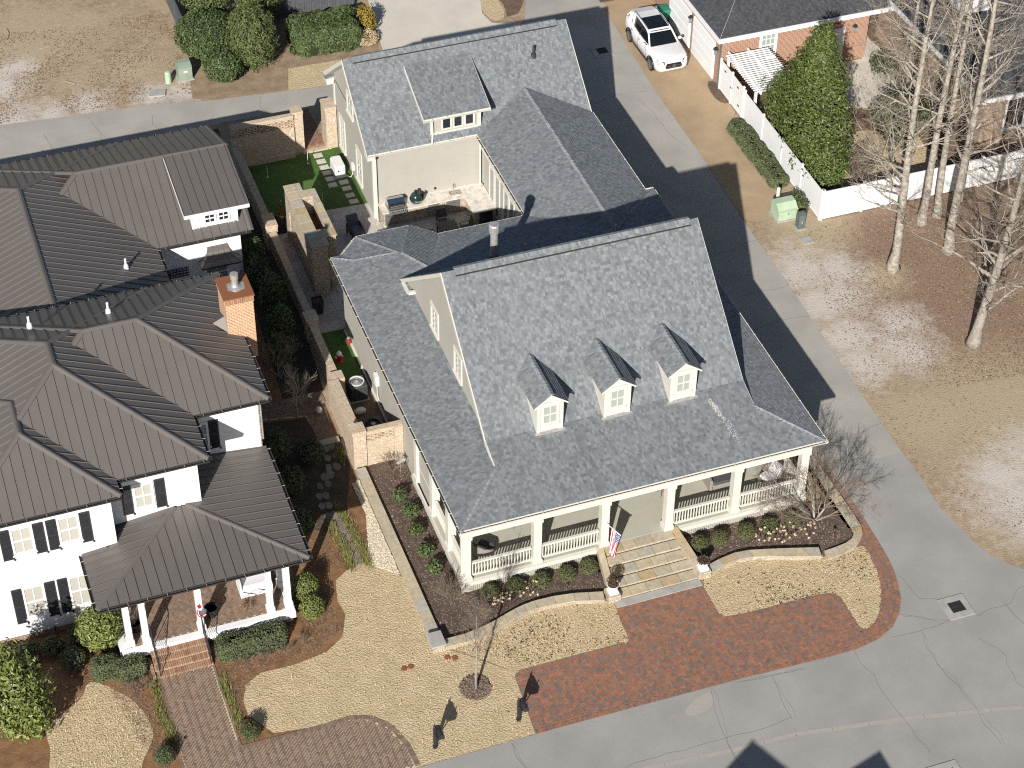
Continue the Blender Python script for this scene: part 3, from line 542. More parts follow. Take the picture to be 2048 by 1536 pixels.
# flagstone stepping path
fp = thing('flagstone_path', (-3.6, 6, 0), 'winding grey flagstone stepping path in the side bed', 'path'); rnd = random.Random(4)
fl = [(-2.8, 9.95), (-2.85, 9.3), (-3.0, 8.75), (-3.35, 8.25), (-3.65, 7.7), (-3.88, 7.1), (-3.92, 6.5), (-3.85, 5.95), (-3.78, 5.4), (-3.7, 4.9), (-3.63, 4.4), (-3.6, 3.9), (-3.62, 3.4), (-3.68, 2.98)]
for x, y in fl:
    for s_ in (-1, 1):
        cx, cy = x+s_*.17*rnd.uniform(.8, 1.1), y+rnd.uniform(-.08, .08); r = rnd.uniform(.19, .27); k = rnd.randint(5, 7); ph = rnd.random()*6
        mk('flagstone', MB().prism([(cx+r*rnd.uniform(.8, 1.1)*math.cos(ph+6.283*i/k)*.8, cy+r*rnd.uniform(.8, 1.1)*math.sin(ph+6.283*i/k)*1.15) for i in range(k)], .012, .035+rnd.random()*.012, False), 'slate_stone', fp)
# ---------------------------------------------------------------- stone edging walls with flagstone caps
def capwall(t, inn, out, zt, L=.62, face='stack_stone', capm='flagstone'):
    """inn / out: matching polylines of the cap's two edges"""
    n = len(inn); w = MB()
    for i in range(n-1):
        a, b, c, d = inn[i], inn[i+1], out[i+1], out[i]; ins = .03
        w.prism([(a[0]*.94+d[0]*.06, a[1]*.94+d[1]*.06), (b[0]*.94+c[0]*.06, b[1]*.94+c[1]*.06), (c[0]*.94+b[0]*.06, c[1]*.94+b[1]*.06), (d[0]*.94+a[0]*.06, d[1]*.94+a[1]*.06)], 0, zt-.045)
    mk('wall', w, face, t, uv=True); rnd = random.Random(n)
    for i in range(n-1):
        A, B, C, D = (Vector(p) for p in (inn[i], inn[i+1], out[i+1], out[i])); ln_ = ((A-B).length+(C-D).length)/2; k = max(1, round(ln_/L)); g = .008/max(ln_, .1)
        for q in range(k):
            t0, t1 = q/k+g, (q+1)/k-g; p = [A.lerp(B, t0), A.lerp(B, t1), D.lerp(C, t1), D.lerp(C, t0)]
            mk('cap_stone', MB().prism([tuple(v) for v in p], zt-.045, zt+rnd.random()*.006), capm, t)
def sh(pts, h): return [(x-.34*h, y-1.1*h) for x, y in pts]
t = thing('side_stone_wall', (-1.9, 3, 0), 'long straight stone edging wall along the gravel strip', 'stone wall')
capwall(t, [(-1.7, 8.1), (-1.68, 5), (-1.66, 2), (-1.64, -1.95)], [(-2.13, 8.1), (-2.13, 5), (-2.13, 2), (-2.13, -1.95)], .18)
t = thing('corner_stone_block', (-1.95, -2.45, 0), 'pale square stone block at the wall corner by the lawn', 'stone block')
mk('block', MB().rbox(-2.2, -1.68, -2.72, -2.0, 0, .36, .01), 'stack_stone', t, uv=True); mk('cap', MB().rbox(-2.24, -1.64, -2.76, -1.97, .36, .42, .012), 'concrete_grey', t)
t = thing('left_front_stone_wall', (2, -2, 0), 'curved low flagstone wall left of the front steps', 'stone wall')
capwall(t, sh([(-1.58, -2.1), (-.67, -2.1), (.1, -1.98), (.6, -1.85), (1.1, -1.68), (1.6, -1.52), (2.0, -1.42), (2.5, -1.36), (3.3, -1.38), (4.14, -1.5), (5.3, -1.8)], .2), sh([(-1.62, -2.5), (-.75, -2.52), (.15, -2.43), (.65, -2.3), (1.15, -2.12), (1.65, -1.95), (2.05, -1.84), (2.5, -1.78), (3.28, -1.82), (4.05, -1.92), (5.2, -2.25)], .2), .24)
t = thing('right_front_stone_wall', (12.5, -2, 0), 'curved low flagstone wall right of the front steps', 'stone wall')
capwall(t, sh([(9.9, -1.86), (10.45, -1.7), (11.16, -1.59), (11.8, -1.64), (12.39, -1.79), (13.37, -2.07), (14.6, -2.45)], .2), sh([(9.94, -2.27), (10.51, -2.09), (11.21, -1.98), (11.84, -2.06), (12.6, -2.3), (13.5, -2.62), (14.5, -2.95)], .2), .24)
t = thing('lane_stone_wall', (16.5, -.5, 0), 'stone edging wall bending along the lane beside the front porch', 'stone wall')
capwall(t, sh([(14.75, -2.72), (15.3, -2.68), (15.8, -2.6), (16.14, -2.45), (16.33, -2.25), (16.4, -1.9)], .12), sh([(14.75, -3.2), (15.4, -3.12), (16.0, -2.95), (16.38, -2.72), (16.7, -2.35), (16.83, -1.93)], .12), .15, L=.3)
capwall(t, [(16.37, -2.02), (16.38, -.6), (16.4, 1.2), (16.44, 2.6)], [(16.82, -2.02), (16.82, -.5), (16.8, 1.1), (16.78, 2.6)], .13, L=.75, capm='flagstone')
# ---------------------------------------------------------------- roofs
def basis(pts, upxy):
    """origin on the lowest edge; u along the eave, v up the slope, n normal"""
    P = [Vector(p) for p in pts]; n = Vector((0, 0, 0))
    for i in range(len(P)): a, b = P[i], P[(i+1) % len(P)]; n += Vector(((a.y-b.y)*(a.z+b.z), (a.z-b.z)*(a.x+b.x), (a.x-b.x)*(a.y+b.y)))
    n.normalize()
    if n.z < 0: n = -n
    v = Vector((upxy[0], upxy[1], 0)); v = (v-n*v.dot(n)).normalized(); u = v.cross(n)
    o = min(P, key=lambda p: p.dot(v)); return o, u, v, n
def clip(poly, a, b, c):
    """keep a*u+b*v <= c"""
    out = []
    for i in range(len(poly)):
        p, q = poly[i], poly[(i+1) % len(poly)]; dp, dq = a*p[0]+b*p[1]-c, a*q[0]+b*q[1]-c
        if dp <= 0: out.append(p)
        if (dp < 0 < dq) or (dq < 0 < dp): t = dp/(dp-dq); out.append((p[0]+(q[0]-p[0])*t, p[1]+(q[1]-p[1])*t))
    return out
def shingles(mb, pts, upxy, ex=.145, th=.02, off=.012):
    o, u, v, n = basis(pts, upxy); q = [((Vector(p)-o).dot(u), (Vector(p)-o).dot(v)) for p in pts]; vmax = max(p[1] for p in q)
    u0 = o.dot(u); k = 0
    while k*ex < vmax:
        v0, v1 = k*ex, (k+1)*ex; s_ = clip(clip(q, 0, 1, v1), 0, -1, -v0); k += 1
        if len(s_) < 3: continue
        def P3(p, h): return o+u*p[0]+v*p[1]+n*h
        vs = [P3(p, off+th*(1-(p[1]-v0)/ex)) for p in s_]; uv = [(p[0]+u0, p[1]*.999+.0004) for p in s_]
        mb.add(vs, [tuple(range(len(vs)))], [uv])
        lo = [p for p in s_ if p[1] < v0+1e-5]
        if len(lo) >= 2:
            a, b = min(lo), max(lo); mb.add([P3(a, off-.004), P3(b, off-.004), P3(b, off+th), P3(a, off+th)], [(0, 1, 2, 3)], [[(a[0]+u0, v0), (b[0]+u0, v0), (b[0]+u0, v0), (a[0]+u0, v0)]])
    return mb
def decking(mb, pts, d=.09): mb.slab([Vector(p)-Vector((0, 0, .004)) for p in pts], (0, 0, -d))
def hipcap(mb, a, b, w=.13, step=.2, h=.045):
    a, b = Vector(a), Vector(b); L = (b-a).length; d = (b-a)/L; s_ = Vector((-d.y, d.x, 0)).normalized()*w; k = 0; t = 0
    while t < L-.02:
        p0, p1 = a+d*t, a+d*min(t+step, L); z0, z1 = Vector((0, 0, h+.016)), Vector((0, 0, h)); dz = Vector((0, 0, h-.055))
        mb.add([p0-s_+dz, p0+z0, p0+s_+dz, p1-s_+dz, p1+z1, p1+s_+dz], [(0, 1, 4, 3), (1, 2, 5, 4), (0, 2, 1)], [[(t, 0), (t, .1), (t+step, .1), (t+step, 0)], [(t, .1), (t, .2), (t+step, .2), (t+step, .1)], [(t, 0), (t, 0), (t, 0)]]); t += step
def gutter(mb, a, b, out, w=.11, h=.10):
    """open trough along an eave: out is the outward xy direction"""
    a, b, o = Vector(a), Vector(b), Vector((*out, 0)); d = (b-a).normalized()
    prof = [(0, -.01), (0, -h), (w*.75, -h), (w, -.02), (w-.012, -.02), (w*.70, -h+.012), (.012, -h+.012), (.012, -.01)]
    vs = [p+o*x+Vector((0, 0, z)) for p in (a, b) for x, z in prof]; n = len(prof)
    mb.add(vs, [(i, (i+1) % n, n+(i+1) % n, n+i) for i in range(n)]+[tuple(range(n)), tuple(reversed(range(n, 2*n)))])
def straps(mb, a, b, out, w=.115, step=.75):
    a, b, o = Vector(a), Vector(b), Vector((*out, 0)); L = (b-a).length; d = (b-a)/L; k = .4
    while k < L: p = a+d*k; q = p+o*w; mb.tube([p+Vector((0, 0, .005)), q+Vector((0, 0, .0))], .013, 4); k += step
def seam_panels(par, pts, upxy, m='metal_roof', w=.41, hide=None, off=.012, seam=.036, phase=0):
    o, u, v, n = basis(pts, upxy); q = [((Vector(p)-o).dot(u), (Vector(p)-o).dot(v)) for p in pts]; lo, hi = min(p[0] for p in q), max(p[0] for p in q)
    k = math.floor((lo-phase)/w)
    while k*w+phase < hi:
        a, b = k*w+phase, (k+1)*w+phase; k += 1; s_ = clip(clip(q, 1, 0, b), -1, 0, -a)
        if len(s_) < 3: continue
        def P3(p, h): return o+u*p[0]+v*p[1]+n*h
        c = sum((P3(p, 0) for p in s_), Vector())/len(s_)
        ar = abs(sum(s_[i][0]*s_[(i+1) % len(s_)][1]-s_[(i+1) % len(s_)][0]*s_[i][1] for i in range(len(s_))))/2
        if ar < .01: continue
        if hide and all(hide(P3(p, 0)) for p in s_) and hide(c): continue
        mb = MB(); mb.add([P3(p, off) for p in s_], [tuple(range(len(s_)))], [[(p[0]-a, p[1]) for p in s_]])
        e = [p[1] for p in s_ if p[0] < a+1e-4]
        if len(e) >= 2 and max(e)-min(e) > .05:
            y0, y1 = min(e), max(e); hw = .010
            vs = [P3((a-hw, y0), off), P3((a+hw, y0), off), P3((a+hw, y0), off+seam), P3((a-hw, y0), off+seam), P3((a-hw, y1), off), P3((a+hw, y1), off), P3((a+hw, y1), off+seam), P3((a-hw, y1), off+seam)]
            mb.add(vs, [(0, 1, 2, 3), (1, 5, 6, 2), (3, 2, 6, 7), (0, 3, 7, 4), (4, 7, 6, 5)], [[(.2, .2)]*4]*5)
        mk('roof_panel', mb, m, par)
def capstrip(mb, a, b, w=.13, h=.05):
    a, b = Vector(a), Vector(b); d = (b-a).normalized(); s_ = Vector((-d.y, d.x, 0)).normalized()*w; Z = Vector((0, 0, 1))
    dr = Vector((0, 0, -.035)); vs = []
    for p in (a, b): vs += [p-s_+Z*.02+dr, p-s_+Z*h+dr, p-s_*.25+Z*(h+.02), p+s_*.25+Z*(h+.02), p+s_+Z*h+dr, p+s_+Z*.02+dr]
    mb.add(vs, [(i, i+1, i+7, i+6) for i in range(5)]+[tuple(range(6)), tuple(range(11, 5, -1))], [[(.2, .2)]*4]*5+[[(.2, .2)]*6]*2)
# windows -------------------------------------------------------
def window(par, axis, c, s, z0, z1, half, cols, rows, fm, gm, trim=.10, depth=.05, out=-1, sash=True, name='window', sill=True, blinds=None):
    """axis 'y': pane faces -y (out=-1) on plane y=c, centred at x=s; axis 'x': faces out along x on plane x=c, centred at y=s"""
    def bx(mb, a0, a1, d0, d1, h0, h1):
        d0, d1 = sorted((c+out*d0, c+out*d1))
        return mb.box(a0, a1, d0, d1, h0, h1) if axis == 'y' else mb.box(d0, d1, a0, a1, h0, h1)
    fr = MB(); bx(fr, s-half-trim, s-half, .002, depth, z0-trim*.4, z1+trim); bx(fr, s+half, s+half+trim, .002, depth, z0-trim*.4, z1+trim); bx(fr, s-half, s+half, .002, depth, z1, z1+trim); bx(fr, s-half, s+half, .002, depth, z0-trim*.4, z0)
    w = mk(name, fr, fm, par)
    pw, ph = 2*half/cols, (z1-z0)/rows
    for i in range(cols):
        for j in range(rows):
            mk('pane', bx(MB(), s-half+i*pw+.004, s-half+(i+1)*pw-.004, .004, .014, z0+j*ph+.004, z0+(j+1)*ph-.004), gm, w)
    bars = MB()
    for i in range(1, cols): bx(bars, s-half+i*pw-.018, s-half+i*pw+.018, .015, .034, z0+.03, z1-.03)
    for j in range(1, rows): bx(bars, s-half+.03, s+half-.03, .015, .036 if j*2 == rows else .0335, z0+j*ph-(.03 if j*2 == rows and sash else .016), z0+j*ph+(.03 if j*2 == rows and sash else .016))
    for a0, a1, h0, h1 in ((s-half, s-half+.035, z0, z1), (s+half-.035, s+half, z0, z1), (s-half+.035, s+half-.035, z0, z0+.045), (s-half+.035, s+half-.035, z1-.04, z1)): bx(bars, a0, a1, .015, .038, h0, h1)
    mk('muntin', bars, fm, w)
    if sill: mk('sill', bx(MB(), s-half-trim-.03, s+half+trim+.03, .002, depth+.05, z0-trim*.4-.05, z0-trim*.4), fm, w)
    return w
# ---------------------------------------------------------------- the grey roofed house
H = thing('main_house', (7.5, 8, 0), 'cream house with grey shingle roof, three dormers and railed front porch', 'house')
ZE = 4.1; SK = .31
def zs(d): return ZE+SK*d
roof = MB(); deck = MB(); HC = []
def rp(pts, upxy): shingles(roof, pts, upxy); decking(deck, pts)
gx0, gx1, RY, RZ = 1.93, 13.18, 8.38, 9.63
F0, F1, B1, BX = -.53, 2.9, 17.68, 15.41; LX = -.3
# front skirt and steep front
rp([(LX, F0, ZE), (BX, F0, ZE), (gx1, 1.70, zs(2.23)), (gx0, 1.70, zs(2.23))], (0, 1))
rp([(gx0, 1.70, zs(2.23)), (gx1, 1.70, zs(2.23)), (gx1, F1, zs(F1-F0)), (gx0, F1, zs(F1-F0))], (0, 1))
rp([(gx0, F1, zs(F1-F0)), (gx1, F1, zs(F1-F0)), (gx1, RY, RZ), (gx0, RY, RZ)], (0, 1))
SB = (RZ-zs(F1-F0))/(RY-F1)
rp([(gx0, 14.3, RZ-SB*(14.3-RY)), (gx0, RY, RZ), (gx1, RY, RZ), (gx1, 14.3, RZ-SB*(14.3-RY))], (0, -1))
# left skirt, bay and rear skirt
xl = lambda x: zs(x-LX)
rp([(LX, F0, ZE), (2.2, 1.97, xl(2.2)), (2.2, 16.07, xl(2.2)), (.52, 16.78, xl(.52)), (LX, 17.6, ZE)], (1, 0))
rp([(2.2, 14.2, xl(2.2)), (3.8, 13.62, xl(3.8)), (3.27, 14.15, xl(3.27)), (2.53, 15.85, xl(2.53)), (2.2, 16.07, xl(2.2))], (1, 0))
rp([(LX, 17.6, ZE), (.52, 16.78, zs(.82)), (.21, 17.6, ZE)], (0, -1))
q = .70711
dl = lambda x, y: zs(((x-.21)-(y-17.61))*q); dc = lambda y: zs(18.69-y); dr = lambda x, y: zs(((4.74-x)+(17.71-y))*q)
rp([(.21, 17.61, ZE), (1.2, 18.67, dl(1.2, 18.67)), (2.29, 16.04, dl(2.29, 16.04)), (.52, 16.78, dl(.52, 16.78))], (1, -1))
rp([(1.2, 18.69, ZE), (3.74, 18.69, ZE), (2.53, 15.8, dc(15.8)), (2.29, 16.04, dc(16.04))], (0, -1))
rp([(3.74, 18.71, ZE), (4.74, 17.71, ZE), (3.27, 14.15, dr(3.27, 14.15)), (2.53, 15.85, dr(2.53, 15.85))], (-1, -1))
rb = lambda y: zs(B1-y)
rp([(4.74, B1, ZE), (BX, B1, ZE), (11.35, 13.62, rb(13.62)), (3.8, 13.62, rb(13.62)), (3.27, 14.15, rb(14.15))], (0, -1))
xr = lambda x: zs(BX-x)
rp([(BX, F0, ZE), (BX, B1, ZE), (12.9, 15.17, xr(12.9)), (12.9, 1.98, xr(12.9))], (-1, 0))
rp([(12.9, 14.2, xr(12.9)), (12.9, 15.17, xr(12.9)), (11.35, 13.62, xr(11.35))], (-1, 0))
# connecting wing
CX, CZ = 12.03, ZE+.39*2.97
rp([(9.06, 17.6, ZE), (9.06, 24.61, ZE), (CX, 26.1, CZ), (CX, 14.0, CZ)], (1, 0))
rp([(15.0, 17.5, ZE), (CX, 14.0, CZ), (CX, 26.1, CZ), (15.0, 24.9, ZE)], (-1, 0))
# rear garage wing
GF, GB, GY, GZ, GX0, GX1 = 24.61, 32.2, 28.4, 7.15, 3.5, 15.0; SG = (GZ-ZE)/(GY-GF)
rp([(GX0, GF, ZE), (GX1, GF, ZE), (GX1, GY, GZ), (GX0, GY, GZ)], (0, 1))
rp([(GX0, GB, ZE), (GX0, GY, GZ), (GX1, GY, GZ), (GX1, GB, ZE)], (0, -1))
# garage shed dormer roof
rp([(6.4, 24.66, 5.45), (9.75, 24.66, 5.45), (9.75, 27.95, 6.72), (6.4, 27.85, 6.68)], (0, 1))
# hips and ridges
for a, b in (((LX, F0, ZE), (gx0, 1.7, zs(2.23))), ((BX, F0, ZE), (gx1, 1.7, zs(2.23))), ((LX, 17.6, ZE), (.52, 16.8, xl(.52))), ((.52, 16.78, xl(.52)), (2.29, 16.04, xl(2.29))), ((1.2, 18.67, ZE), (2.4, 15.92, dc(15.92))), ((3.74, 18.7, ZE), (2.53, 15.82, dc(15.82))), ((2.53, 15.82, xl(2.53)), (3.27, 14.15, xl(3.27))), ((3.27, 14.15, xl(3.27)), (3.8, 13.62, xl(3.8))), ((BX, B1, ZE), (11.4, 13.67, rb(13.67))), ((CX, 14.1, CZ), (CX, 25.9, CZ))): HC.append((a, b, .12, .2, .04))
for x0, x1, y, z in ((gx0+.55, gx1-.35, RY, RZ), (GX0+.5, GX1-.5, GY, GZ)):
    HC.append(((x0, y, z+.03), (x1, y, z+.03), .2, .3, .05))
R = mk('roof', deck, 'cream_paint', H)
stuff(mk('shingle_courses', roof, 'shingle', R)); 
for a, b, w_, st_, h_ in HC: hb_ = MB(); hipcap(hb_, a, b, w_, st_, h_); mk('ridge_cap', hb_, 'shingle_hip', R)
for x0, x1, y, z in ((gx0+.55, gx1-.35, RY, RZ), (GX0+.5, GX1-.5, GY, GZ)): mk('ridge_vent', MB().box(x0, x1, y-.235, y-.2, z-.2, z-.115), 'gutter_dark', R)
stp = MB()
for a, b, o in (((LX, F0, ZE), (BX, F0, ZE), (0, -1)), ((LX, F0-.1, ZE), (LX, 17.6, ZE), (-1, 0)), ((BX, F0-.1, ZE), (BX, B1, ZE), (1, 0)), ((1.2, 18.69, ZE), (3.74, 18.69, ZE), (0, 1)), ((4.74, B1, ZE), (9.0, B1, ZE), (0, 1)), ((9.06, 17.75, ZE), (9.06, 24.5, ZE), (-1, 0)), ((15.0, B1, ZE), (15.0, 24.6, ZE), (1, 0)), ((GX0, GF, ZE), (9.0, GF, ZE), (0, -1)), ((.21, 17.61, ZE), (1.2, 18.67, ZE), (-q, q)), ((3.74, 18.71, ZE), (4.74, 17.71, ZE), (q, q)), ((6.4, 24.66, 5.45), (9.75, 24.66, 5.45), (0, -1)), ((14.98, 17.76, ZE), (15.5, 17.76, ZE), (0, 1))):
    gt = MB(); gutter(gt, a, b, o); mk('gutter', gt, 'cream_paint', R); straps(stp, a, b, o)
stuff(mk('gutter_straps', stp, 'cream_paint', R))
for g4 in ((LX+.02, BX-.02, F0-.085, F0-.015), (LX-.085, LX-.015, F0, 17.5), (8.975, 9.045, 17.85, 24.4)): mk('gutter_bed', MB().box(*g4, ZE-.07, ZE-.055), 'gutter_dark', R)
# rake boards, soffit strips
def rake(pts, d): mk('rake_board', MB().slab(pts, d), 'cream_paint', R)
for x0, x1 in ((gx0-.03, gx0+.0), (gx1-.0, gx1+.03)):
    for ya, za, yb, zb in ((F1, zs(F1-F0), RY, RZ), (14.3, RZ-SB*(14.3-RY), RY, RZ), (1.7, zs(2.23), F1, zs(F1-F0))):
        rake([(x0, ya, za+.0), (x0, yb, zb+.0), (x0, yb, zb-.2), (x0, ya, za-.2)], (x1-x0, 0, 0))
for x0, x1 in ((GX0-.03, GX0), (GX1, GX1+.03)):
    for ya in (GF-.1, GB+.1): rake([(x0, ya, ZE+.0), (x0, GY, GZ+.0), (x0, GY, GZ-.24), (x0, ya, ZE-.24)], (x1-x0, 0, 0))
rake([(6.4, 24.6, 5.45), (6.4, 27.85, 6.67), (6.4, 27.85, 6.5), (6.4, 24.6, 5.3)], (-.03, 0, 0)); rake([(9.75, 24.6, 5.45), (9.75, 27.95, 6.71), (9.75, 27.95, 6.5), (9.75, 24.6, 5.3)], (.03, 0, 0))
# walls
w = MB()
w.box(.08, 15.08, 4.5, 17.2, 0, ZE-.03)
w.prism([(.4, 17.15), (.55, 17.4), (1.35, 18.25), (3.6, 18.25), (4.5, 17.4), (4.6, 17.15)], 0, ZE-.03)
w.box(9.45, 14.65, 17.1, 24.7, 0, ZE-.03); w.box(3.9, 14.65, 25.0, 31.8, 0, ZE-.03)
for x in (2.17, 12.85):      # gable walls of the main roof
    pts = [(x, 2.0, zs(2.0-F0)-.1), (x, F1, zs(F1-F0)-.1), (x, RY, RZ-.12), (x, 14.2, RZ-SB*(14.2-RY)-.1), (x, 14.2, 4.0), (x, 2.0, 4.0)]; w.slab(pts, (.14 if x < 7 else -.14, 0, 0))
for x in (3.9, 14.65): w.slab([(x, 25.0, 4.0), (x, 25.0, 4.25), (x, GY, GZ-.15), (x, 31.8, 4.25), (x, 31.8, 4.0)], (.12 if x < 7 else -.12, 0, 0))
mk('wall', w, 'stucco', H)
gd = MB()
gd.box(6.85, 9.32, 24.95, 25.05, 4.2, 5.55); gd.slab([(6.85, 25.05, 4.4), (6.85, 25.05, 5.5), (6.85, 27.2, 6.2)], (.1, 0, 0)); gd.slab([(9.22, 25.05, 4.4), (9.22, 25.05, 5.5), (9.22, 27.2, 6.2)], (.1, 0, 0))
D = mk('garage_dormer', gd, 'stucco', H)
tr = MB(); tr.box(6.8, 6.97, 24.9, 24.949, 4.2, 5.42); tr.box(9.2, 9.37, 24.9, 24.949, 4.2, 5.42); tr.box(6.97, 9.2, 24.9, 24.949, 5.26, 5.42); tr.box(6.97, 9.2, 24.88, 24.949, 4.33, 4.45); mk('trim', tr, 'cream_paint', D)
for s_ in (7.62, 8.2, 8.78): window(H, 'y', 24.93, s_, 4.55, 5.18, .22, 1, 1, 'cream_paint', 'glass_dark', .06, .05, sill=False)
dw = MB().tube([(6.75, 24.75, 5.38), (6.85, 24.8, 5.2), (6.9, 24.85, 4.45), (6.75, 24.52, 4.12)], .05, 6); mk('downspout', dw, 'cream_paint', H)
# corner boards and downspouts
for f6 in ((3.84, 4.02, 24.94, 25.1, 0, 3.95), (3.86, 3.9, 31.6, 31.84, 0, 3.95), (9.36, 9.449, 17.3, 24.89, 3.6, 4.0), (4.02, 9.35, 24.9, 24.999, 3.78, 4.0), (.03, .079, 4.5, 17.1, 3.72, 4.02), (.0, .079, 8.0, 17.2, .0, .12)): mk('trim_board', MB().box(*f6), 'cream_paint', H)
gr = MB()      # boxed returns and soffits at the garage gable
gr.box(3.5, 3.9, 31.6, 32.25, 3.75, 4.08); gr.box(3.5, 3.9, 24.55, 25.1, 3.8, 4.06); gr.slab([(3.5, 31.9, 4.12), (3.5, GY, GZ-.2), (3.9, GY, GZ-.2), (3.9, 31.9, 4.12)], (0, 0, .05)); gr.slab([(3.5, 24.9, 4.12), (3.5, GY, GZ-.2), (3.9, GY, GZ-.2), (3.9, 24.9, 4.12)], (0, 0, .05))
gr.slab([(gx0, 14.2, RZ-SB*5.82-.12), (gx0, RY, RZ-.15), (2.17, RY, RZ-.15), (2.17, 14.2, RZ-SB*5.82-.12)], (0, 0, .04)); gr.slab([(gx0, 2.9, zs(3.43)-.12), (gx0, RY, RZ-.15), (2.17, RY, RZ-.15), (2.17, 2.9, zs(3.43)-.12)], (0, 0, .04))
mk('soffit', gr, 'cream_paint', R)
rr = MB(); shingles(rr, [(3.42, 31.55, 4.1), (3.9, 31.55, 4.26), (3.9, 32.25, 4.26), (3.42, 32.25, 4.1)], (1, 0)); mk('return_shingles', rr, 'shingle', R)
for x, y in ((3.98, 24.86), (9.3, 24.8), (-.06, .02), (15.2, 17.5)): mk('downspout', MB().tube([(x, y-.12, 4.0), (x, y-.02, 3.75), (x, y, 3.5), (x, y, .08), (x, y-.1, .02)], .045, 6), 'cream_paint', H)
# windows in the gable and the garage wall
window(H, 'x', 2.17, 10.05, 5.2, 6.3, .36, 2, 4, 'cream_paint', 'glass_pale', .16, .05); window(H, 'x', 2.17, 7.0, 5.2, 6.3, .36, 2, 4, 'cream_paint', 'glass_pale', .16, .05)
window(H, 'x', 3.9, 28.75, 3.75, 4.75, .4, 2, 2, 'cream_paint', 'glass_pale', .14, .05); window(H, 'x', 3.9, 30.45, .55, 2.3, .36, 2, 4, 'cream_paint', 'glass_pale', .14, .05); window(H, 'x', 3.9, 27.5, .55, 2.3, .36, 2, 4, 'cream_paint', 'glass_pale', .14, .05)
mk('gable_return', MB().box(1.9, 2.165, 13.2, 14.25, 4.62, 4.86), 'cream_paint', H)
mk('gable_bracket', MB().box(1.85, 2.16, 12.75, 12.9, 5.1, 5.22), 'cream_paint', H)
# french doors facing the courtyard
for i, yy in enumerate((18.55, 19.35, 20.6, 21.4, 22.65, 23.45)):
    window(H, 'x', 9.45, yy, .35, 2.75, .3, 1, 1, 'cream_paint', 'glass_mid', .07, .05, name='french_door', sill=False)
mk('door_panel', MB().box(9.38, 9.449, 17.6, 24.9, 2.95, 3.35), 'cream_paint', H)
# three front dormers
def dormer(x0, x1, label):
    d0 = 2.72; zt = 6.68; zp = 7.1; xc = (x0+x1)/2; zb = 4.95
    b = MB(); b.box(x0, x1, d0, d0+.1, zb, zt); yb = lambda z: F1+(z-zs(F1-F0))/SB
    for x in (x0, x1-.08): b.slab([(x, d0+.1, zb+.1), (x, yb(zt)+.1, zt), (x, d0+.1, zt)], (.08, 0, 0))
    b.slab([(x0, d0+.02, zt), (x1, d0+.02, zt), (xc, d0+.02, zp-.04)], (0, .08, 0))
    d = mk('dormer', b, 'cream_paint', H); d['label'] = label
    r = MB(); ro = .16; s_ = (zp-zt)/((x1-x0)/2); ze = zt-.03-s_*ro+.03
    for sg in (-1, 1):
        xe = x0-ro if sg < 0 else x1+ro
        pts = [(xe, d0-.12, ze), (xc, d0-.12, zp), (xc, yb(zp)+.15, zp), (xe, yb(ze)+.15, ze)]
        shingles(r, pts, (-sg, 0), off=.03); decking(r, pts, .05)
    mk('dormer_roof', r, 'shingle', d, uv=True); hc = MB(); hipcap(hc, (xc, d0-.12, zp+.03), (xc, yb(zp)-.1, zp+.03), .13, .2, .035); mk('dormer_ridge', hc, 'shingle_hip', d)
    fa = MB()
    for sg, xe in ((-1, x0-ro), (1, x1+ro)): fa.slab([(xe, d0-.15, ze+.03), (xc, d0-.15, zp+.03), (xc, d0-.15, zp-.07), (xe, d0-.15, ze-.05)], (0, .03, 0))
    fa.box(x0-.06, x1+.06, d0-.06, d0-.001, zt-.12, zt+.0); fa.box(x0, x0+.14, d0-.04, d0-.001, zb, zt-.12); fa.box(x1-.14, x1, d0-.04, d0-.001, zb, zt-.12); mk('dormer_trim', fa, 'cream_paint', d)
    mk('flashing', MB().slab([(x0-.1, d0-.22, 5.02), (x1+.1, d0-.22, 5.02), (x1+.1, d0-.02, 5.12), (x0-.1, d0-.02, 5.12)], (0, 0, .03)), 'galvanised', d)
    window(H, 'y', d0, xc-.0, 5.55, 6.48, .30, 2, 2, 'cream_paint', 'glass_pale', .08, .05)
dormer(4.03, 5.15, 'left front dormer'); dormer(6.91, 8.06, 'middle front dormer'); dormer(9.8, 10.95, 'right front dormer')
# roof furniture
fl_ = MB().lathe(5.49, 12.0, [(.17, 6.45), (.17, 8.1), (.18, 8.12), (.19, 8.2), (.24, 8.22), (.24, 8.55), (.2, 8.6)], 16); mk('flue_pipe', fl_, 'galvanised', H, smooth=False)
mk('flue_base', MB().lathe(5.49, 12.0, [(.3, 6.4), (.3, 6.75), (.19, 6.95)], 12), 'gutter_dark', H)
for x, y, z in ((6.9, 12.0, 6.7), (11.2, 12.2, 6.5)): mk('vent_pipe', MB().lathe(x, y, [(.05, z-.2), (.05, z+.42), (.06, z+.43), (.06, z+.5)], 10), 'galvanised', H)
mk('vent_pipe', MB().lathe(12.9, 27.2, [(.16, 6.1), (.12, 6.32), (.06, 6.34), (.06, 6.75)], 10), 'gutter_dark', H)
wm = MB(); rnd = random.Random(8)                       # pale lime runs on the shingles below the right dormer
for k in range(300):
    f = rnd.random()**1.5; x = 11.45+.55*f+rnd.gauss(0, .04+.07*f); y = 2.4-2.3*f; z = zs(y-F0)+.036; a = rnd.uniform(.004, .016)*(1.3-f*.7); wm.add([(x-a, y-a*2, z-a*2*SK), (x+a, y-a*2, z-a*2*SK), (x+a*.6, y+a*2, z+a*2*SK), (x-a*.6, y+a*2, z+a*2*SK)], [(0, 1, 2, 3)])
stuff(mk('lime_streak', wm, 'cream_paint', R))
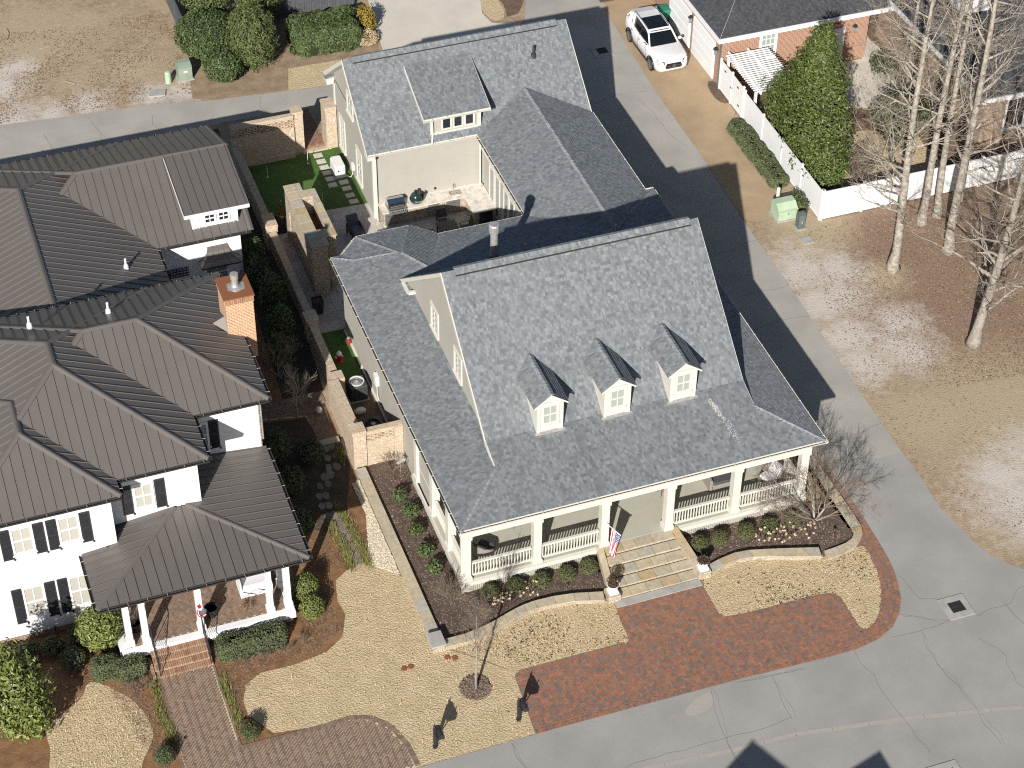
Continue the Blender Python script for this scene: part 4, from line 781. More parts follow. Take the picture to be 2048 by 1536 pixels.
# porch ---------------------------------------------------------
P = mk('porch_floor', MB().box(-.02, 15.1, .02, 4.5, .46, .6), 'porch_floor', H); k = 0
yy = .03
while yy < 4.4:
    mk('floor_board', MB().box(-.05, 15.13, yy, yy+.128, .6, .612), 'porch_floor', P); yy += .134
bm = MB()
bm.box(-.06, 15.14, -.06, .30, 3.12, 4.03); bm.box(-.06, .30, .30, 6.6, 3.12, 4.03); bm.box(14.78, 15.14, .30, 4.4, 3.12, 4.03); bm.box(-.1, 15.18, -.1, -.061, 3.95, 4.06)
mk('porch_beam', bm, 'cream_paint', H); mk('porch_ceiling', MB().box(.31, 14.77, .31, 4.5, 3.9, 3.95), 'cream_paint', H)
mk('porch_ceiling', MB().box(-.28, .29, .31, 6.6, 4.0, 4.05), 'cream_paint', H)
for f6 in ((-.08, 5.75, -.1, .02), (9.3, 15.16, -.1, .02), (-.1, -.021, .021, 6.6), (15.1, 15.18, .021, 4.4)): mk('porch_fascia', MB().box(*f6, .36, .58), 'cream_paint', H)
for f6 in ((-.03, .35, -.04, .1), (2.35, 3.0, -.04, .1), (5.3, 5.7, -.04, .1), (9.35, 9.75, -.04, .1), (11.75, 12.4, -.04, .1), (14.6, 15.1, -.04, .1), (-.05, .03, .1, .4), (-.05, .03, 2.6, 3.0), (-.05, .03, 5.9, 6.6)): mk('pier', MB().box(*f6, 0, .4), 'stucco', H)
lt = MB(); stp_ = .085
def lattice(a0, a1, axis, c):
    n = int((a1-a0)/stp_)
    for i in range(n+1):
        a = a0+i*stp_
        if axis == 'y': lt.box(a, a+.04, c, c+.012, 0, .38)
        else: lt.box(c, c+.012, a, a+.04, 0, .38)
    for j in range(5):
        z = .02+j*.08
        if axis == 'y': lt.box(a0, a1, c+.0125, c+.022, z, z+.04)
        else: lt.box(c+.0125, c+.022, a0, a1, z, z+.04)
for a0, a1 in ((.35, 2.35), (3.0, 5.3), (9.75, 11.75), (12.4, 14.6)): lattice(a0, a1, 'y', -.02)
lattice(.4, 2.6, 'x', -.04); lattice(3.0, 5.9, 'x', -.04)
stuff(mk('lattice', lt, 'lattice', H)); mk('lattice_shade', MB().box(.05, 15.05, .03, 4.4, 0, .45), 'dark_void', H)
def column(x, y):
    m = MB(); h = .17; m.box(x-h, x+h, y-h, y+h, .612, 3.13); c = mk('column', m, 'cream_paint', H)
    t2 = MB(); t2.box(x-h-.05, x+h+.05, y-h-.05, y+h+.05, .613, .80); t2.box(x-h-.03, x+h+.03, y-h-.03, y+h+.03, .80, .85); t2.box(x-h-.04, x+h+.04, y-h-.04, y+h+.04, 2.95, 3.115); mk('column_base', t2, 'cream_paint', c)
CXS = [.13, 3.13, 6.05, 8.9, 11.88, 14.93]
for x in CXS: column(x, .13)
for y in (2.0, 4.1, 6.2): column(.13, y)
column(14.93, 2.4)
def railing(a0, a1, axis, c):
    m = MB()
    def bx(u0, u1, d, z0, z1): m.box(u0, u1, c-d, c+d, z0, z1) if axis == 'y' else m.box(c-d, c+d, u0, u1, z0, z1)
    bx(a0, a1, .055, 1.44, 1.50); bx(a0, a1, .03, 1.38, 1.44); bx(a0, a1, .035, .72, .79)
    r = mk('railing', m, 'cream_paint', H); n = round((a1-a0)/.125)
    for i in range(n):
        a = a0+(i+.5)*(a1-a0)/n; b = MB()
        b.box(a-.022, a+.022, c-.022, c+.022, .79, 1.38) if axis == 'y' else b.box(c-.022, c+.022, a-.022, a+.022, .79, 1.38)
        mk('baluster', b, 'cream_paint', r)
railing(.35, 2.91, 'y', .12); railing(3.35, 5.83, 'y', .12); railing(9.12, 11.66, 'y', .12); railing(12.1, 14.71, 'y', .12)
railing(.35, 1.78, 'x', .12); railing(2.22, 3.88, 'x', .12); railing(4.32, 5.98, 'x', .12); railing(.35, 2.2, 'x', 14.93)
# front steps ---------------------------------------------------
S = thing('front_steps', (7.4, -1.3, 0), 'wide flagstone steps up to the front porch', 'steps'); rnd = random.Random(2); base = MB()
for k in range(5):
    z = .595-.118*k; y1 = .0-.5*k if k else .02; y0 = -.5*(k+1); xa, xb = 5.98-.10*k, 9.02+.06*k
    base.box(xa+.02, xb-.02, y0+.03, y1+.4 if k else y1, z-.118, z-.045); a = xa; row = 0
    while a < xb-.05:
        wd = rnd.uniform(.55, .8); b = min(a+wd, xb)
        if xb-b < .3: b = xb
        mk('tread_stone', MB().rbox(a+.008, b-.008, y0, y1-.006, z-.045, z+rnd.random()*.004, .01), 'flagstone', S); a = b
mk('riser_stone', base, 'stack_stone', S, uv=True)
for sg, xs in ((-1, [(5.72, 6.0), (5.35, 5.62)]), (1, [(9.0, 9.3), (9.24, 9.58)])):
    (a0, a1), (b0, b1) = xs; ch = MB().slab([(a0, .0, .6), (a1, .0, .6), (b1, -2.45, .28), (b0, -2.45, .28)], (0, 0, -.3)); mk('cheek_wall', ch, 'stack_stone', S, uv=True)
    cp = MB()
    for k in range(3):
        t0, t1 = k/3+.004, (k+1)/3-.004; L_ = lambda t, i: ((a0, a1)[i]*(1-t)+(b0, b1)[i]*t, -2.45*t, .6-.32*t)
        mk('cheek_cap', MB().slab([L_(t0, 0), L_(t0, 1), L_(t1, 1), L_(t1, 0)], (0, 0, .05)), 'flagstone', S)
stp0 = MB().rbox(5.5, 9.25, -2.88, -2.5, 0, .05, .01); mk('bottom_slab', stp0, 'concrete_grey', S)
for x, lb in ((5.55, 'left'), (9.5, 'right')):
    u = thing('stone_urn', (x, -2.25, 0), 'white pedestal planter with dark shrub at the %s foot of the front steps' % lb, 'planter')
    mk('pier', MB().rbox(x-.27, x+.27, -2.55, -1.95, 0, .34, .02), 'stack_stone', u, uv=True); mk('pedestal', MB().rbox(x-.2, x+.2, -2.45, -2.05, .34, .46, .03), 'white_paint', u)
    mk('urn', MB().lathe(x, -2.25, [(.12, .46), (.1, .54), (.2, .62), (.25, .78), (.27, .8), (.24, .8), (.22, .76)], 16), 'white_paint', u)
    mk('soil', MB().lathe(x, -2.25, [(.21, .74), (.215, .765)], 12), 'mulch_brown', u)
# ---------------------------------------------------------------- the white house with the metal roof
A = thing('white_house', (-12, 9, 0), 'white painted brick house with dark standing seam metal roof and black shutters', 'house')
RA = mk('roof', MB().box(-12.1, -12, 9, 9.1, 6.9, 7), 'metal_roof', A)
eav = MB(); estr = MB(); SL = .46
def hiproof(x0, x1, y0, y1, z0, s, hide=None, gableR=False, sides='FRBL', ph=0):
    hw = min(x1-x0, y1-y0)/2; zr = z0+s*hw
    if y1-y0 >= x1-x0: r0, r1 = ((x0+x1)/2, y0+hw, zr), ((x0+x1)/2, y1-hw, zr)
    else: r0, r1 = (x0+hw, (y0+y1)/2, zr), (x1 if gableR else x1-hw, (y0+y1)/2, zr)
    c = [(x0, y0, z0), (x1, y0, z0), (x1, y1, z0), (x0, y1, z0)]
    if y1-y0 >= x1-x0: F = {'F': [c[0], c[1], r0], 'R': [c[1], c[2], r1, r0], 'B': [c[2], c[3], r1], 'L': [c[3], c[0], r0, r1]}; hp = [(c[0], r0), (c[1], r0), (c[2], r1), (c[3], r1), (r0, r1)]
    else: F = {'F': [c[0], c[1], r1, r0], 'R': [c[1], c[2], r1], 'B': [c[2], c[3], r0, r1], 'L': [c[3], c[0], r0]}; hp = [(c[0], r0), (c[3], r0), (c[1], r1), (c[2], r1), (r0, r1)]
    upd = {'F': (0, 1), 'R': (-1, 0), 'B': (0, -1), 'L': (1, 0)}
    for k in sides:
        if gableR and k == 'R': continue
        seam_panels(RA, F[k], upd[k], hide=hide, phase=ph); eav.slab([Vector(p)-Vector((0, 0, .012)) for p in F[k]], (0, 0, -.05))
    for a, b in hp:
        if (Vector(a)-Vector(b)).length > .1: cp_ = MB(); capstrip(cp_, a, b); mk('hip_cap', cp_, 'metal_roof', RA)
    return zr
def hz(x0, x1, y0, y1, z0, s):
    return lambda p: x0 < p.x < x1 and y0 < p.y < y1 and p.z < z0+s*min(p.x-x0, x1-p.x, p.y-y0, y1-p.y)-.03
ZA = 6.8
W1 = (-16.5, -5.93, 6.42, 14.8, ZA, SL); W2 = (-18.6, -8.98, 3.85, 14.79, ZA+.005, .455); W3 = (-18.78, -12.56, 2.94, 11, ZA+.01, .45)
h1, h2, h3 = hz(*W1), hz(*W2), hz(*W3)
hiproof(*W1, hide=lambda p: h2(p) or h3(p) or p.x < -15, sides='FRB'); hiproof(*W2, hide=lambda p: h1(p) or h3(p), ph=.2); hiproof(*W3, hide=lambda p: h1(p) or h2(p), sides='FRL', ph=.1)
for a, b, o in (((-18.78, 2.94, ZA), (-12.56, 2.94, ZA), (0, -1)), ((-12.56, 2.94, ZA), (-12.56, 3.95, ZA), (1, 0)), ((-12.6, 3.85, ZA), (-8.98, 3.85, ZA), (0, -1)), ((-8.98, 3.85, ZA), (-8.98, 6.5, ZA), (1, 0)), ((-9.0, 6.42, ZA), (-5.93, 6.42, ZA), (0, -1)), ((-5.93, 6.42, ZA), (-5.93, 14.8, ZA), (1, 0)), ((-18.6, 14.8, ZA), (-5.93, 14.8, ZA), (0, 1))):
    gg_ = MB(); gutter(gg_, a, b, o, .13, .12); mk('gutter', gg_, 'gutter_dark', RA); straps(estr, a, b, o, .14)
# rear wing and garage roofs
ZB = 3.9; WB = (-18.25, -7.46, 7.0, 29.8, ZB, .42); WG = (-14.5, -3.12, 21.05, 29.79, ZB+.004, .42)
hb, hg = hz(*WB), lambda p: -14.5 < p.x < -3.12 and 21.05 < p.y < 29.79 and p.z < ZB+.42*min(p.y-21.05, 29.79-p.y)-.03
hiproof(*WB, hide=lambda p: (hg(p) and p.x > -12.6) or p.y < 13.8, sides='RBL'); zg = hiproof(*WG, hide=lambda p: hb(p) or p.x < -13, gableR=True, sides='FB', ph=.15)
for a, b, o in (((-7.5, 21.05, ZB), (-3.12, 21.05, ZB), (0, -1)), ((-7.46, 14.5, ZB), (-7.46, 21.05, ZB), (1, 0)), ((-18, 29.8, ZB), (-3.12, 29.8, ZB), (0, 1))): gg_ = MB(); gutter(gg_, a, b, o, .12, .11); mk('gutter', gg_, 'gutter_dark', RA); straps(estr, a, b, o, .13)
# garage shed dormer
seam_panels(RA, [(-6.06, 21.3, 5.2), (-3.06, 21.3, 5.2), (-3.06, 25.3, 5.76), (-6.06, 25.3, 5.76)], (0, 1), off=.02); eav.slab([(-6.06, 21.3, 5.2), (-3.06, 21.3, 5.2), (-3.06, 25.3, 5.76), (-6.06, 25.3, 5.76)], (0, 0, -.03))
df = MB(); df.box(-6.08, -3.04, 21.26, 21.3, 5.03, 5.21); df.slab([(-6.08, 21.3, 5.2), (-6.08, 25.3, 5.75), (-6.08, 25.2, 5.66), (-6.08, 21.3, 5.04)], (.03, 0, 0)); df.slab([(-3.07, 21.3, 5.2), (-3.07, 25.3, 5.75), (-3.07, 25.2, 5.66), (-3.07, 21.3, 5.04)], (.03, 0, 0)); df.box(-6.05, -3.07, 21.3, 21.7, 5.02, 5.06)
mk('dormer_fascia', df, 'white_paint', A)
dm = MB(); dm.box(-5.7, -3.56, 21.62, 21.72, 4.0, 5.15); dm.slab([(-5.7, 21.72, 4.1), (-5.7, 21.72, 5.15), (-5.7, 25, 5.6)], (.1, 0, 0)); dm.slab([(-3.66, 21.72, 4.1), (-3.66, 21.72, 5.15), (-3.66, 25, 5.6)], (.1, 0, 0))
for x in (-5.66, -5.38, -5.1, -4.06, -3.8, -3.6): dm.box(x, x+.05, 21.59, 21.62, 4.05, 5.0)
mk('dormer_wall', dm, 'white_paint', A)
for s_ in (-4.86, -4.22): window(A, 'y', 21.6, s_, 4.36, 4.86, .24, 2, 2, 'white_paint', 'glass_dark', .06, .04, sill=False)
mk('roof_eave', eav, 'gutter_dark', RA); stuff(mk('gutter_straps', estr, 'galvanised', RA))
# walls
w = MB(); w.box(-18.4, -12.96, 3.3, 8, 0, 6.75); w.box(-13.2, -9.4, 4.25, 9, 0, 6.74); w.box(-18.4, -6.33, 6.82, 14.4, 0, 6.73); w.box(-17.8, -7.9, 14, 29.4, 0, 3.85); w.box(-9, -3.55, 21.5, 29.4, 0, 3.85)
w.slab([(-3.55, 21.5, 3.8), (-3.55, 29.4, 3.8), (-3.55, 25.42, 5.6)], (-.12, 0, 0)); mk('wall', w, 'white_brick', A)
bs = MB(); bs.box(-18.42, -13.9, 3.27, 3.4, 0, .28); bs.box(-6.32, -6.28, 6.85, 14.4, 0, 6.7); mk('brick_base', bs, 'brick_umber', A, uv=True)
def shutter(xc, z0, z1, y):
    m = MB(); h = .2; m.box(xc-h, xc+h, y-.055, y-.012, z0, z1); s_ = mk('shutter', m, 'shutter_black', A)
    d = MB()
    for a0, a1 in ((z0+.07, (z0+z1)/2-.04), ((z0+z1)/2+.04, z1-.07)):
        n = int((a1-a0)/.07)
        for i in range(n): zz = a0+i*(a1-a0)/n; d.slab([(xc-h+.05, y-.056, zz), (xc+h-.05, y-.056, zz), (xc+h-.05, y-.072, zz+.045), (xc-h+.05, y-.072, zz+.045)], (0, .012, 0))
    mk('louvre', d, 'shutter_black', s_)
    mk('shutter_hook', MB().box(xc+h-.02, xc+h+.04, y-.05, y-.02, z0-.1, z0-.02), 'black_metal', s_)
for xc in (-16.42, -14.66):
    for z0, z1 in ((4.75, 6.05), (1.2, 2.82)):
        window(A, 'y', 3.3, xc, z0, z1, .37, 2, 2, 'white_paint', 'glass_cream', .07, .04)
        for sg in (-1, 1): shutter(xc+sg*.63, z0-.22, z1+.06, 3.3)
window(A, 'y', 4.25, -11.6, 4.7, 5.9, .34, 2, 2, 'white_paint', 'glass_cream', .07, .04)
for sg in (-1, 1): shutter(-11.6+sg*.65, 4.5, 6.0, 4.25)
window(A, 'y', 6.82, -8.75, 4.7, 5.9, .3, 2, 2, 'white_paint', 'glass_mid', .07, .04); shutter(-8.2, 4.5, 6.0, 6.82)
window(A, 'y', 21.5, -4.8, .9, 2.2, .5, 2, 2, 'white_paint', 'glass_mid', .1, .04)
for x, y, z in ((-13.0, 4.2, 6.6), (-9.33, 6.75, 6.6), (-6.22, 6.9, 6.6), (-6.28, 14.0, 6.6)): mk('downspout', MB().tube([(x, y, z), (x, y, 4.3 if y < 7 else .1)], .045, 6), 'galvanised', A)
# bell shaped metal awning on the rear wing and a trellis
aw = MB(); prof = [(0, 3.08), (.07, 2.8), (.18, 2.6), (.38, 2.46), (.62, 2.38)]; xs0, xs1 = -5.12, -4.2; n = len(prof); vs = []
for d, z in prof: e = d*.75; vs += [(xs0-e, 21.5, z), (xs0-e, 21.49-d, z), (xs1+e, 21.49-d, z), (xs1+e, 21.5, z)]
aw.add(vs, [f for i in range(n-1) for f in ((4*i, 4*i+4, 4*i+5, 4*i+1), (4*i+1, 4*i+5, 4*i+6, 4*i+2), (4*i+2, 4*i+6, 4*i+7, 4*i+3))]+[(0, 1, 2, 3)])
AW = mk('awning', aw, 'metal_roof', A, uv=True); sm = MB()
for f in (.0, .25, .5, .75, 1): sm.tube([(xs0-d*.75+(xs1-xs0+d*1.5)*f, 21.49-d, z+.01) for d, z in prof], .014, 4)
mk('awning_seam', sm, 'metal_roof', AW); mk('awning_edge', MB().box(xs0-.48, xs1+.48, 20.84, 20.88, 2.3, 2.38), 'gutter_dark', AW)
tl_ = MB()
for i in range(8): tl_.box(-7.3+i*.15, -7.27+i*.15, 21.4, 21.43, 1.75, 2.25)
for j in range(4): tl_.box(-7.35, -6.1, 21.37, 21.4, 1.78+j*.15, 1.81+j*.15)
one('trellis', tl_, 'black_metal', 'black square trellis on the white garage wall', 'trellis')
# chimney
c = MB().box(-6.55, -5.4, 10.45, 11.85, 5.6, 8.85); CH = mk('chimney', c, 'brick_orange', A, uv=True)
c2 = MB(); c2.box(-6.58, -5.37, 10.42, 11.88, 8.55, 8.85); mk('corbel', c2, 'brick_orange', CH, uv=True)
rnd = random.Random(9)
for k in range(15): mk('soldier_brick', MB().box(-6.56+.08*k, -6.56+.08*k+.062, 10.395, 10.43, 8.6, 8.8), 'step_brick', CH)
mk('chimney_cap', MB().rbox(-6.62, -5.33, 10.38, 11.92, 8.85, 8.9, .01), 'rust', CH); mk('chimney_pot', MB().lathe(-5.95, 11.15, [(.3, 8.9), (.17, 8.95), (.14, 9.0), (.14, 9.3), (.17, 9.31), (.17, 9.55), (.13, 9.56)], 14), 'galvanised', CH)
mk('cap_flashing', MB().prism([(-6.3, 11.0), (-6.0, 10.75), (-5.6, 10.9), (-5.55, 11.3), (-5.9, 11.5), (-6.25, 11.4)], 8.901, 8.908), 'galvanised', CH)
ck = MB(); ck.slab([(-7.05, 10.95, 7.38), (-6.55, 10.45, 7.16), (-6.55, 10.95, 7.62)], (0, 0, .02)); ck.slab([(-7.05, 10.95, 7.38), (-6.55, 11.85, 7.16), (-6.55, 10.95, 7.62)], (0, 0, .02)); mk('cricket', ck, 'metal_roof', CH, uv=True)
for x, y, z in ((-11.0, 12.3, 8.1), (-14.2, 11.9, 8.55), (-9.2, 19.2, 4.75), (-14.9, 26, 5.6)):
    mk('roof_vent', MB().lathe(x, y, [(.12, z-.15), (.1, z+.05), (.05, z+.1), (.045, z+.34), (.055, z+.35), (.05, z+.4)], 10), 'white_paint', A)
# porch -------------------------------------------------------------
ZP = 3.9; SP = .11; PX0, PX1, PY0 = -14.37, -6.15, .25
zt = ZP+SP*3.9
pF = [(PX0, PY0, ZP), (PX1, PY0, ZP), (-10.0, 4.15, zt), (-10.5, 4.15, zt)]
pR = [(PX1, PY0, ZP), (PX1, 6.82, ZP), (-10.05, 6.82, zt), (-10.05, 4.15, zt)]
pL = [(PX0, 3.3, ZP), (PX0, PY0, ZP), (-10.5, 4.12, zt), (-12.9, 4.25, ZP+SP*1.5)]
seam_panels(RA, pF, (0, 1), off=.015); seam_panels(RA, pR, (-1, 0), off=.015); seam_panels(RA, [(PX0, 4.3, ZP), (PX0, PY0, ZP), (-10.47, 4.15, zt), (-10.47, 4.3, zt)], (1, 0), off=.015)
pe = MB()
for p in (pF, pR, [(PX0, 3.4, ZP), (PX0, PY0, ZP), (-10.47, 4.15, zt), (-10.47, 4.3, zt), (-13, 4.3, ZP+.2)]): pe.slab([Vector(v)-Vector((0, 0, .02)) for v in p], (0, 0, -.1))
mk('porch_eave', pe, 'gutter_dark', RA)
for a, b in (((PX0, PY0, ZP), (-10.5, 4.15, zt)), ((PX1, PY0, ZP), (-10.0, 4.15, zt))): pc = MB(); capstrip(pc, a, b, .12); mk('porch_hip_cap', pc, 'metal_roof', RA)
ps = MB()
for a, b, o in (((PX0, PY0, ZP), (PX1, PY0, ZP), (0, -1)), ((PX1, PY0, ZP), (PX1, 6.8, ZP), (1, 0)), ((PX0, PY0, ZP), (PX0, 3.3, ZP), (-1, 0))): pg = MB(); gutter(pg, a, b, o, .13, .12); mk('porch_gutter', pg, 'gutter_dark', RA); straps(ps, a, b, o, .14)
stuff(mk('porch_gutter_straps', ps, 'galvanised', RA))
b = MB(); b.box(-13.7, -6.75, .75, 1.05, 3.45, 3.82); b.box(-13.75, -13.45, 1.05, 3.3, 3.45, 3.82); b.box(-7.05, -6.75, 1.05, 6.8, 3.45, 3.82); b.box(-13.4, -7.1, 1.05, 4.2, 3.7, 3.75); mk('porch_beam', b, 'white_paint', A)
fl0 = MB(); fl0.box(-13.55, -6.9, .75, 6.8, 0, .62); mk('porch_base', fl0, 'brick_umber', A, uv=True); mk('porch_edge', MB().rbox(-13.7, -6.78, .62, .92, .34, .66, .02), 'white_paint', A); mk('porch_edge', MB().rbox(-13.75, -13.45, .93, 3.28, .34, .659, .02), 'white_paint', A); mk('porch_edge', MB().rbox(-7.05, -6.76, .93, 6.8, .34, .659, .02), 'white_paint', A)
mk('porch_joints', MB().box(-13.44, -7.06, .93, 4.2, .62, .632), 'paver_sand', A)
PB = thing('porch_paving', (-10.3, 2.4, .63), 'herringbone brick floor of the white house porch', 'paving'); lay(PB, herring([(-13.42, .95), (-7.08, .95), (-7.08, 4.2), (-13.42, 4.2)], .105, math.pi/4), 'paver_umber', .632, L=.21, Wd=.105, gap=.012, h=.008)
for x, y in ((-13.3, 1.1), (-12.68, 1.0), (-10.5, 1.0), (-7.72, 1.0), (-6.98, 1.05), (-6.98, 2.2)):
    m = MB().box(x-.12, x+.12, y-.12, y+.12, .66, 3.46); c = mk('column', m, 'white_paint', A); mk('column_base', MB().box(x-.16, x+.16, y-.16, y+.16, .661, .95), 'white_paint', c); mk('column_capital', MB().box(x-.15, x+.15, y-.15, y+.15, 3.3, 3.451), 'white_paint', c)
num = [(-.05, .13), (0, .16), (.05, .13), (.05, .08), (.0, .05), (.05, .02), (.05, -.04), (0, -.07), (-.05, -.04)]
one('house_number', MB().tube([(-12.62+a, .868, 2.75+b_) for a, b_ in num], .012, 5), 'galvanised', 'small metal number 3 on the white porch column by the steps', 'house number')
# brick steps with iron rails
ST = thing('brick_steps', (-11.6, .2, 0), 'brick steps with black iron rails up to the white house porch', 'steps')
for k in range(4):
    z = .52-.13*k; y1 = .62-.27*k; y0 = y1-.27; mk('riser', MB().box(-12.62, -10.42, y0+.02, y1, 0, z-.07), 'brick_umber', ST, uv=True)
    for i in range(27):
        x = -12.66+i*.083; mk('tread_brick', MB().box(x+.005, x+.076, y0, y1, z-.065, z+.002*(i % 3)), 'step_brick', ST)
mk('cheek', MB().box(-12.8, -12.68, -.45, .62, 0, .2), 'brick_umber', ST, uv=True)
for x in (-12.5, -10.5):
    r = thing('iron_railing', (x, .1, 0), 'black iron stair rail on the %s of the brick steps' % ('left' if x < -12 else 'right'), 'railing', 'iron stair rails')
    mk('handrail', MB().tube([(x, 1.0, 1.62), (x, .7, 1.6), (x, -.42, 1.02), (x, -.55, 1.0), (x, -.56, .9)], .022, 6), 'black_metal', r); mk('bottom_rail', MB().tube([(x, .7, .82), (x, -.42, .2)], .014, 5), 'black_metal', r)
    for i in range(9): t = i/8; y = .68-1.08*t; z1 = 1.59-.56*t; mk('baluster', MB().tube([(x, y, z1-.78), (x, y, z1)], .009, 5), 'black_metal', r)
    for y, z0, z1 in ((.7, .62, 1.6), (-.42, .02, 1.03)): mk('post', MB().tube([(x, y, z0), (x, y, z1)], .02, 6), 'black_metal', r)
# ---------------------------------------------------------------- garden walls of tan brick
def pierced(par, axis, a0, a1, c, z0, rows, t=.22, m='wall_brick'):
    """open brickwork: bricks with gaps between them, each one its own piece"""
    shared = {}
    off = rootloc(par)
    for r in range(rows):
        z = z0+r*.078; a = a0+(.16 if r % 2 else 0)
        while a < a1-.02:
            b = min(a+.20, a1)
            key = round(b-a, 2)
            if key not in shared:
                mb = MB().box(0, b-a, 0, t, 0, .066) if axis == 'y' else MB().box(0, t, 0, b-a, 0, .066); o = mk('brick', mb, m, None); shared[key] = o.data; bpy.data.objects.remove(o)
            o = bpy.data.objects.new('brick', shared[key]); COL.objects.link(o); o.parent = par; o.location = (a-off.x, c-off.y, z-off.z) if axis == 'y' else (c-off.x, a-off.y, z-off.z)
            a += .32
G1 = thing('pierced_garden_wall', (.3, 31.6, 0), 'tan brick garden wall with open brickwork band behind the putting green', 'wall')
w = MB(); w.box(-1.6, 1.62, 31.42, 31.66, 0, 1.72); w.box(-1.6, 1.62, 31.44, 31.64, 2.19, 2.38); mk('brickwork', w, 'brick_tan', G1, uv=True); pierced(G1, 'y', -1.6, 1.62, 31.43, 1.722, 6)
mk('plinth', MB().box(-1.4, 1.55, 31.2, 31.42, 0, .32), 'brick_tan', G1, uv=True); mk('coping', MB().box(-1.62, 1.63, 31.4, 31.68, 2.38, 2.43), 'brick_tan', G1, uv=True); mk('backing_strip', MB().box(-1.6, 1.6, 31.85, 31.86, 0, .02), 'brick_tan', G1)  # last piece: a low tan brick strip behind the wall
def pillar(name, x0, x1, y0, y1, h, label, m='brick_tan', grp='brick gate pillars'):
    t = thing(name, ((x0+x1)/2, (y0+y1)/2, 0), label, 'pillar', grp); mk('shaft', MB().box(x0, x1, y0, y1, 0, h-.14), m, t, uv=True); mk('cap', MB().rbox(x0-.03, x1+.03, y0-.03, y1+.03, h-.14, h, .02), m, t, uv=True)
    return t
pillar('brick_pillar', 1.63, 2.14, 31.55, 32.15, 2.5, 'brick gate pillar at the end of the open brickwork wall'); pillar('brick_pillar', 3.28, 3.85, 31.4, 32.3, 2.5, 'brick gate pillar against the grey garage wall')
mk('gate_lamp', MB().ball((3.72, 31.37, 1.7), .06, 8), 'white_paint', H)
gw = thing('gate_path', (2.7, 32.7, 0), 'short red brick path through the back garden gate', 'path'); lay(gw, herring([(2.15, 31.9), (3.28, 31.9), (3.28, 35.3), (2.15, 35.3)], .1, 0), 'paver_red', .008)
mk('threshold', MB().box(2.0, 3.5, 31.35, 31.6, .0, .10), 'brick_tan', gw, uv=True)
def lowwall(name, x0, x1, y0, y1, h, label, m='brick_tan', cap=True):
    t = thing(name, ((x0+x1)/2, (y0+y1)/2, 0), label, 'wall'); mk('brickwork', MB().box(x0, x1, y0, y1, 0, h-.06), m, t, uv=True); mk('coping', MB().rbox(x0-.03, x1+.03, y0, y1, h-.06, h, .015), m, t, uv=True); return t
lowwall('garden_wall', -1.62, -1.32, 25.2, 31.4, 1.25, 'shaded brick wall along the left of the putting green'); lowwall('garden_wall', -1.62, -1.32, 17.6, 24.2, 1.1, 'shaded brick wall beside the courtyard fireplace')
pillar('brick_pillar', -1.75, -1.2, 24.2, 25.2, 1.45, 'sunlit stub pillar in the wall left of the fireplace', grp='garden wall pillars'); pillar('brick_pillar', -1.78, -1.22, 17.0, 17.6, 1.35, 'brick pillar in deep shade beside the side patio', grp='garden wall pillars')
lowwall('garden_wall', -1.72, -1.42, 13.0, 17.0, 1.3, 'garden wall running beside the shaded turf strip'); pillar('brick_pillar', -1.85, -1.3, 12.45, 13.0, 1.5, 'brick pillar where the shaded turf strip ends', grp='garden wall pillars')
lowwall('garden_wall', -2.05, -1.6, 8.85, 12.45, 1.55, 'sunlit tan brick wall beside the air conditioners'); pillar('brick_pillar', -2.13, -1.56, 8.25, 8.85, 2.1, 'brick corner pillar at the front of the service yard', grp='garden wall pillars')
G2 = thing('pierced_screen_wall', (-.7, 8.4, 0), 'tan brick screen with open brickwork in front of the air conditioners', 'wall')
w = MB(); w.box(-1.52, .06, 8.3, 8.52, 0, 1.42); w.box(-1.52, .06, 8.31, 8.51, 1.74, 1.95); mk('brickwork', w, 'brick_tan', G2, uv=True); pierced(G2, 'y', -1.52, .05, 8.305, 1.422, 4, .2); mk('coping', MB().box(-1.52, .07, 8.27, 8.55, 1.95, 2.0), 'brick_tan', G2, uv=True); mk('end_pier', MB().box(-.32, .065, 8.2, 8.298, 0, 1.96), 'brick_tan', G2, uv=True)
# stepping stones in the turf
for i, (x, y) in enumerate([(2.67, 31.0), (2.68, 30.45), (2.69, 29.9), (2.67, 29.4), (2.68, 28.85), (2.66, 28.3), (3.26, 28.35), (3.25, 27.8), (3.25, 27.2), (3.28, 26.65)]):
    one('stepping_stone', MB().rbox(x-.23, x+.23, y-.18, y+.18, .0, .035, .01), 'stone_pad', 'square pale stepping stone, number %s from the back gate, in green turf' % ['one', 'two', 'three', 'four', 'five', 'six', 'seven', 'eight', 'nine', 'ten'][i], 'stepping stone', 'stepping stones by the garage', loc=(x, y, 0))
for x, y, lb in ((-.25, 30.0, 'left'), (2.0, 30.5, 'right'), (1.75, 26.9, 'near')):
    f = thing('golf_pin', (x, y, 0), '%s white golf pin on the putting green' % lb, 'golf pin', 'golf pins'); mk('cup', MB().lathe(x, y, [(.055, .01), (.055, .025)], 10), 'white_paint', f); mk('pin', MB().tube([(x, y, .02), (x, y, .75)], .012, 5), 'white_paint', f)
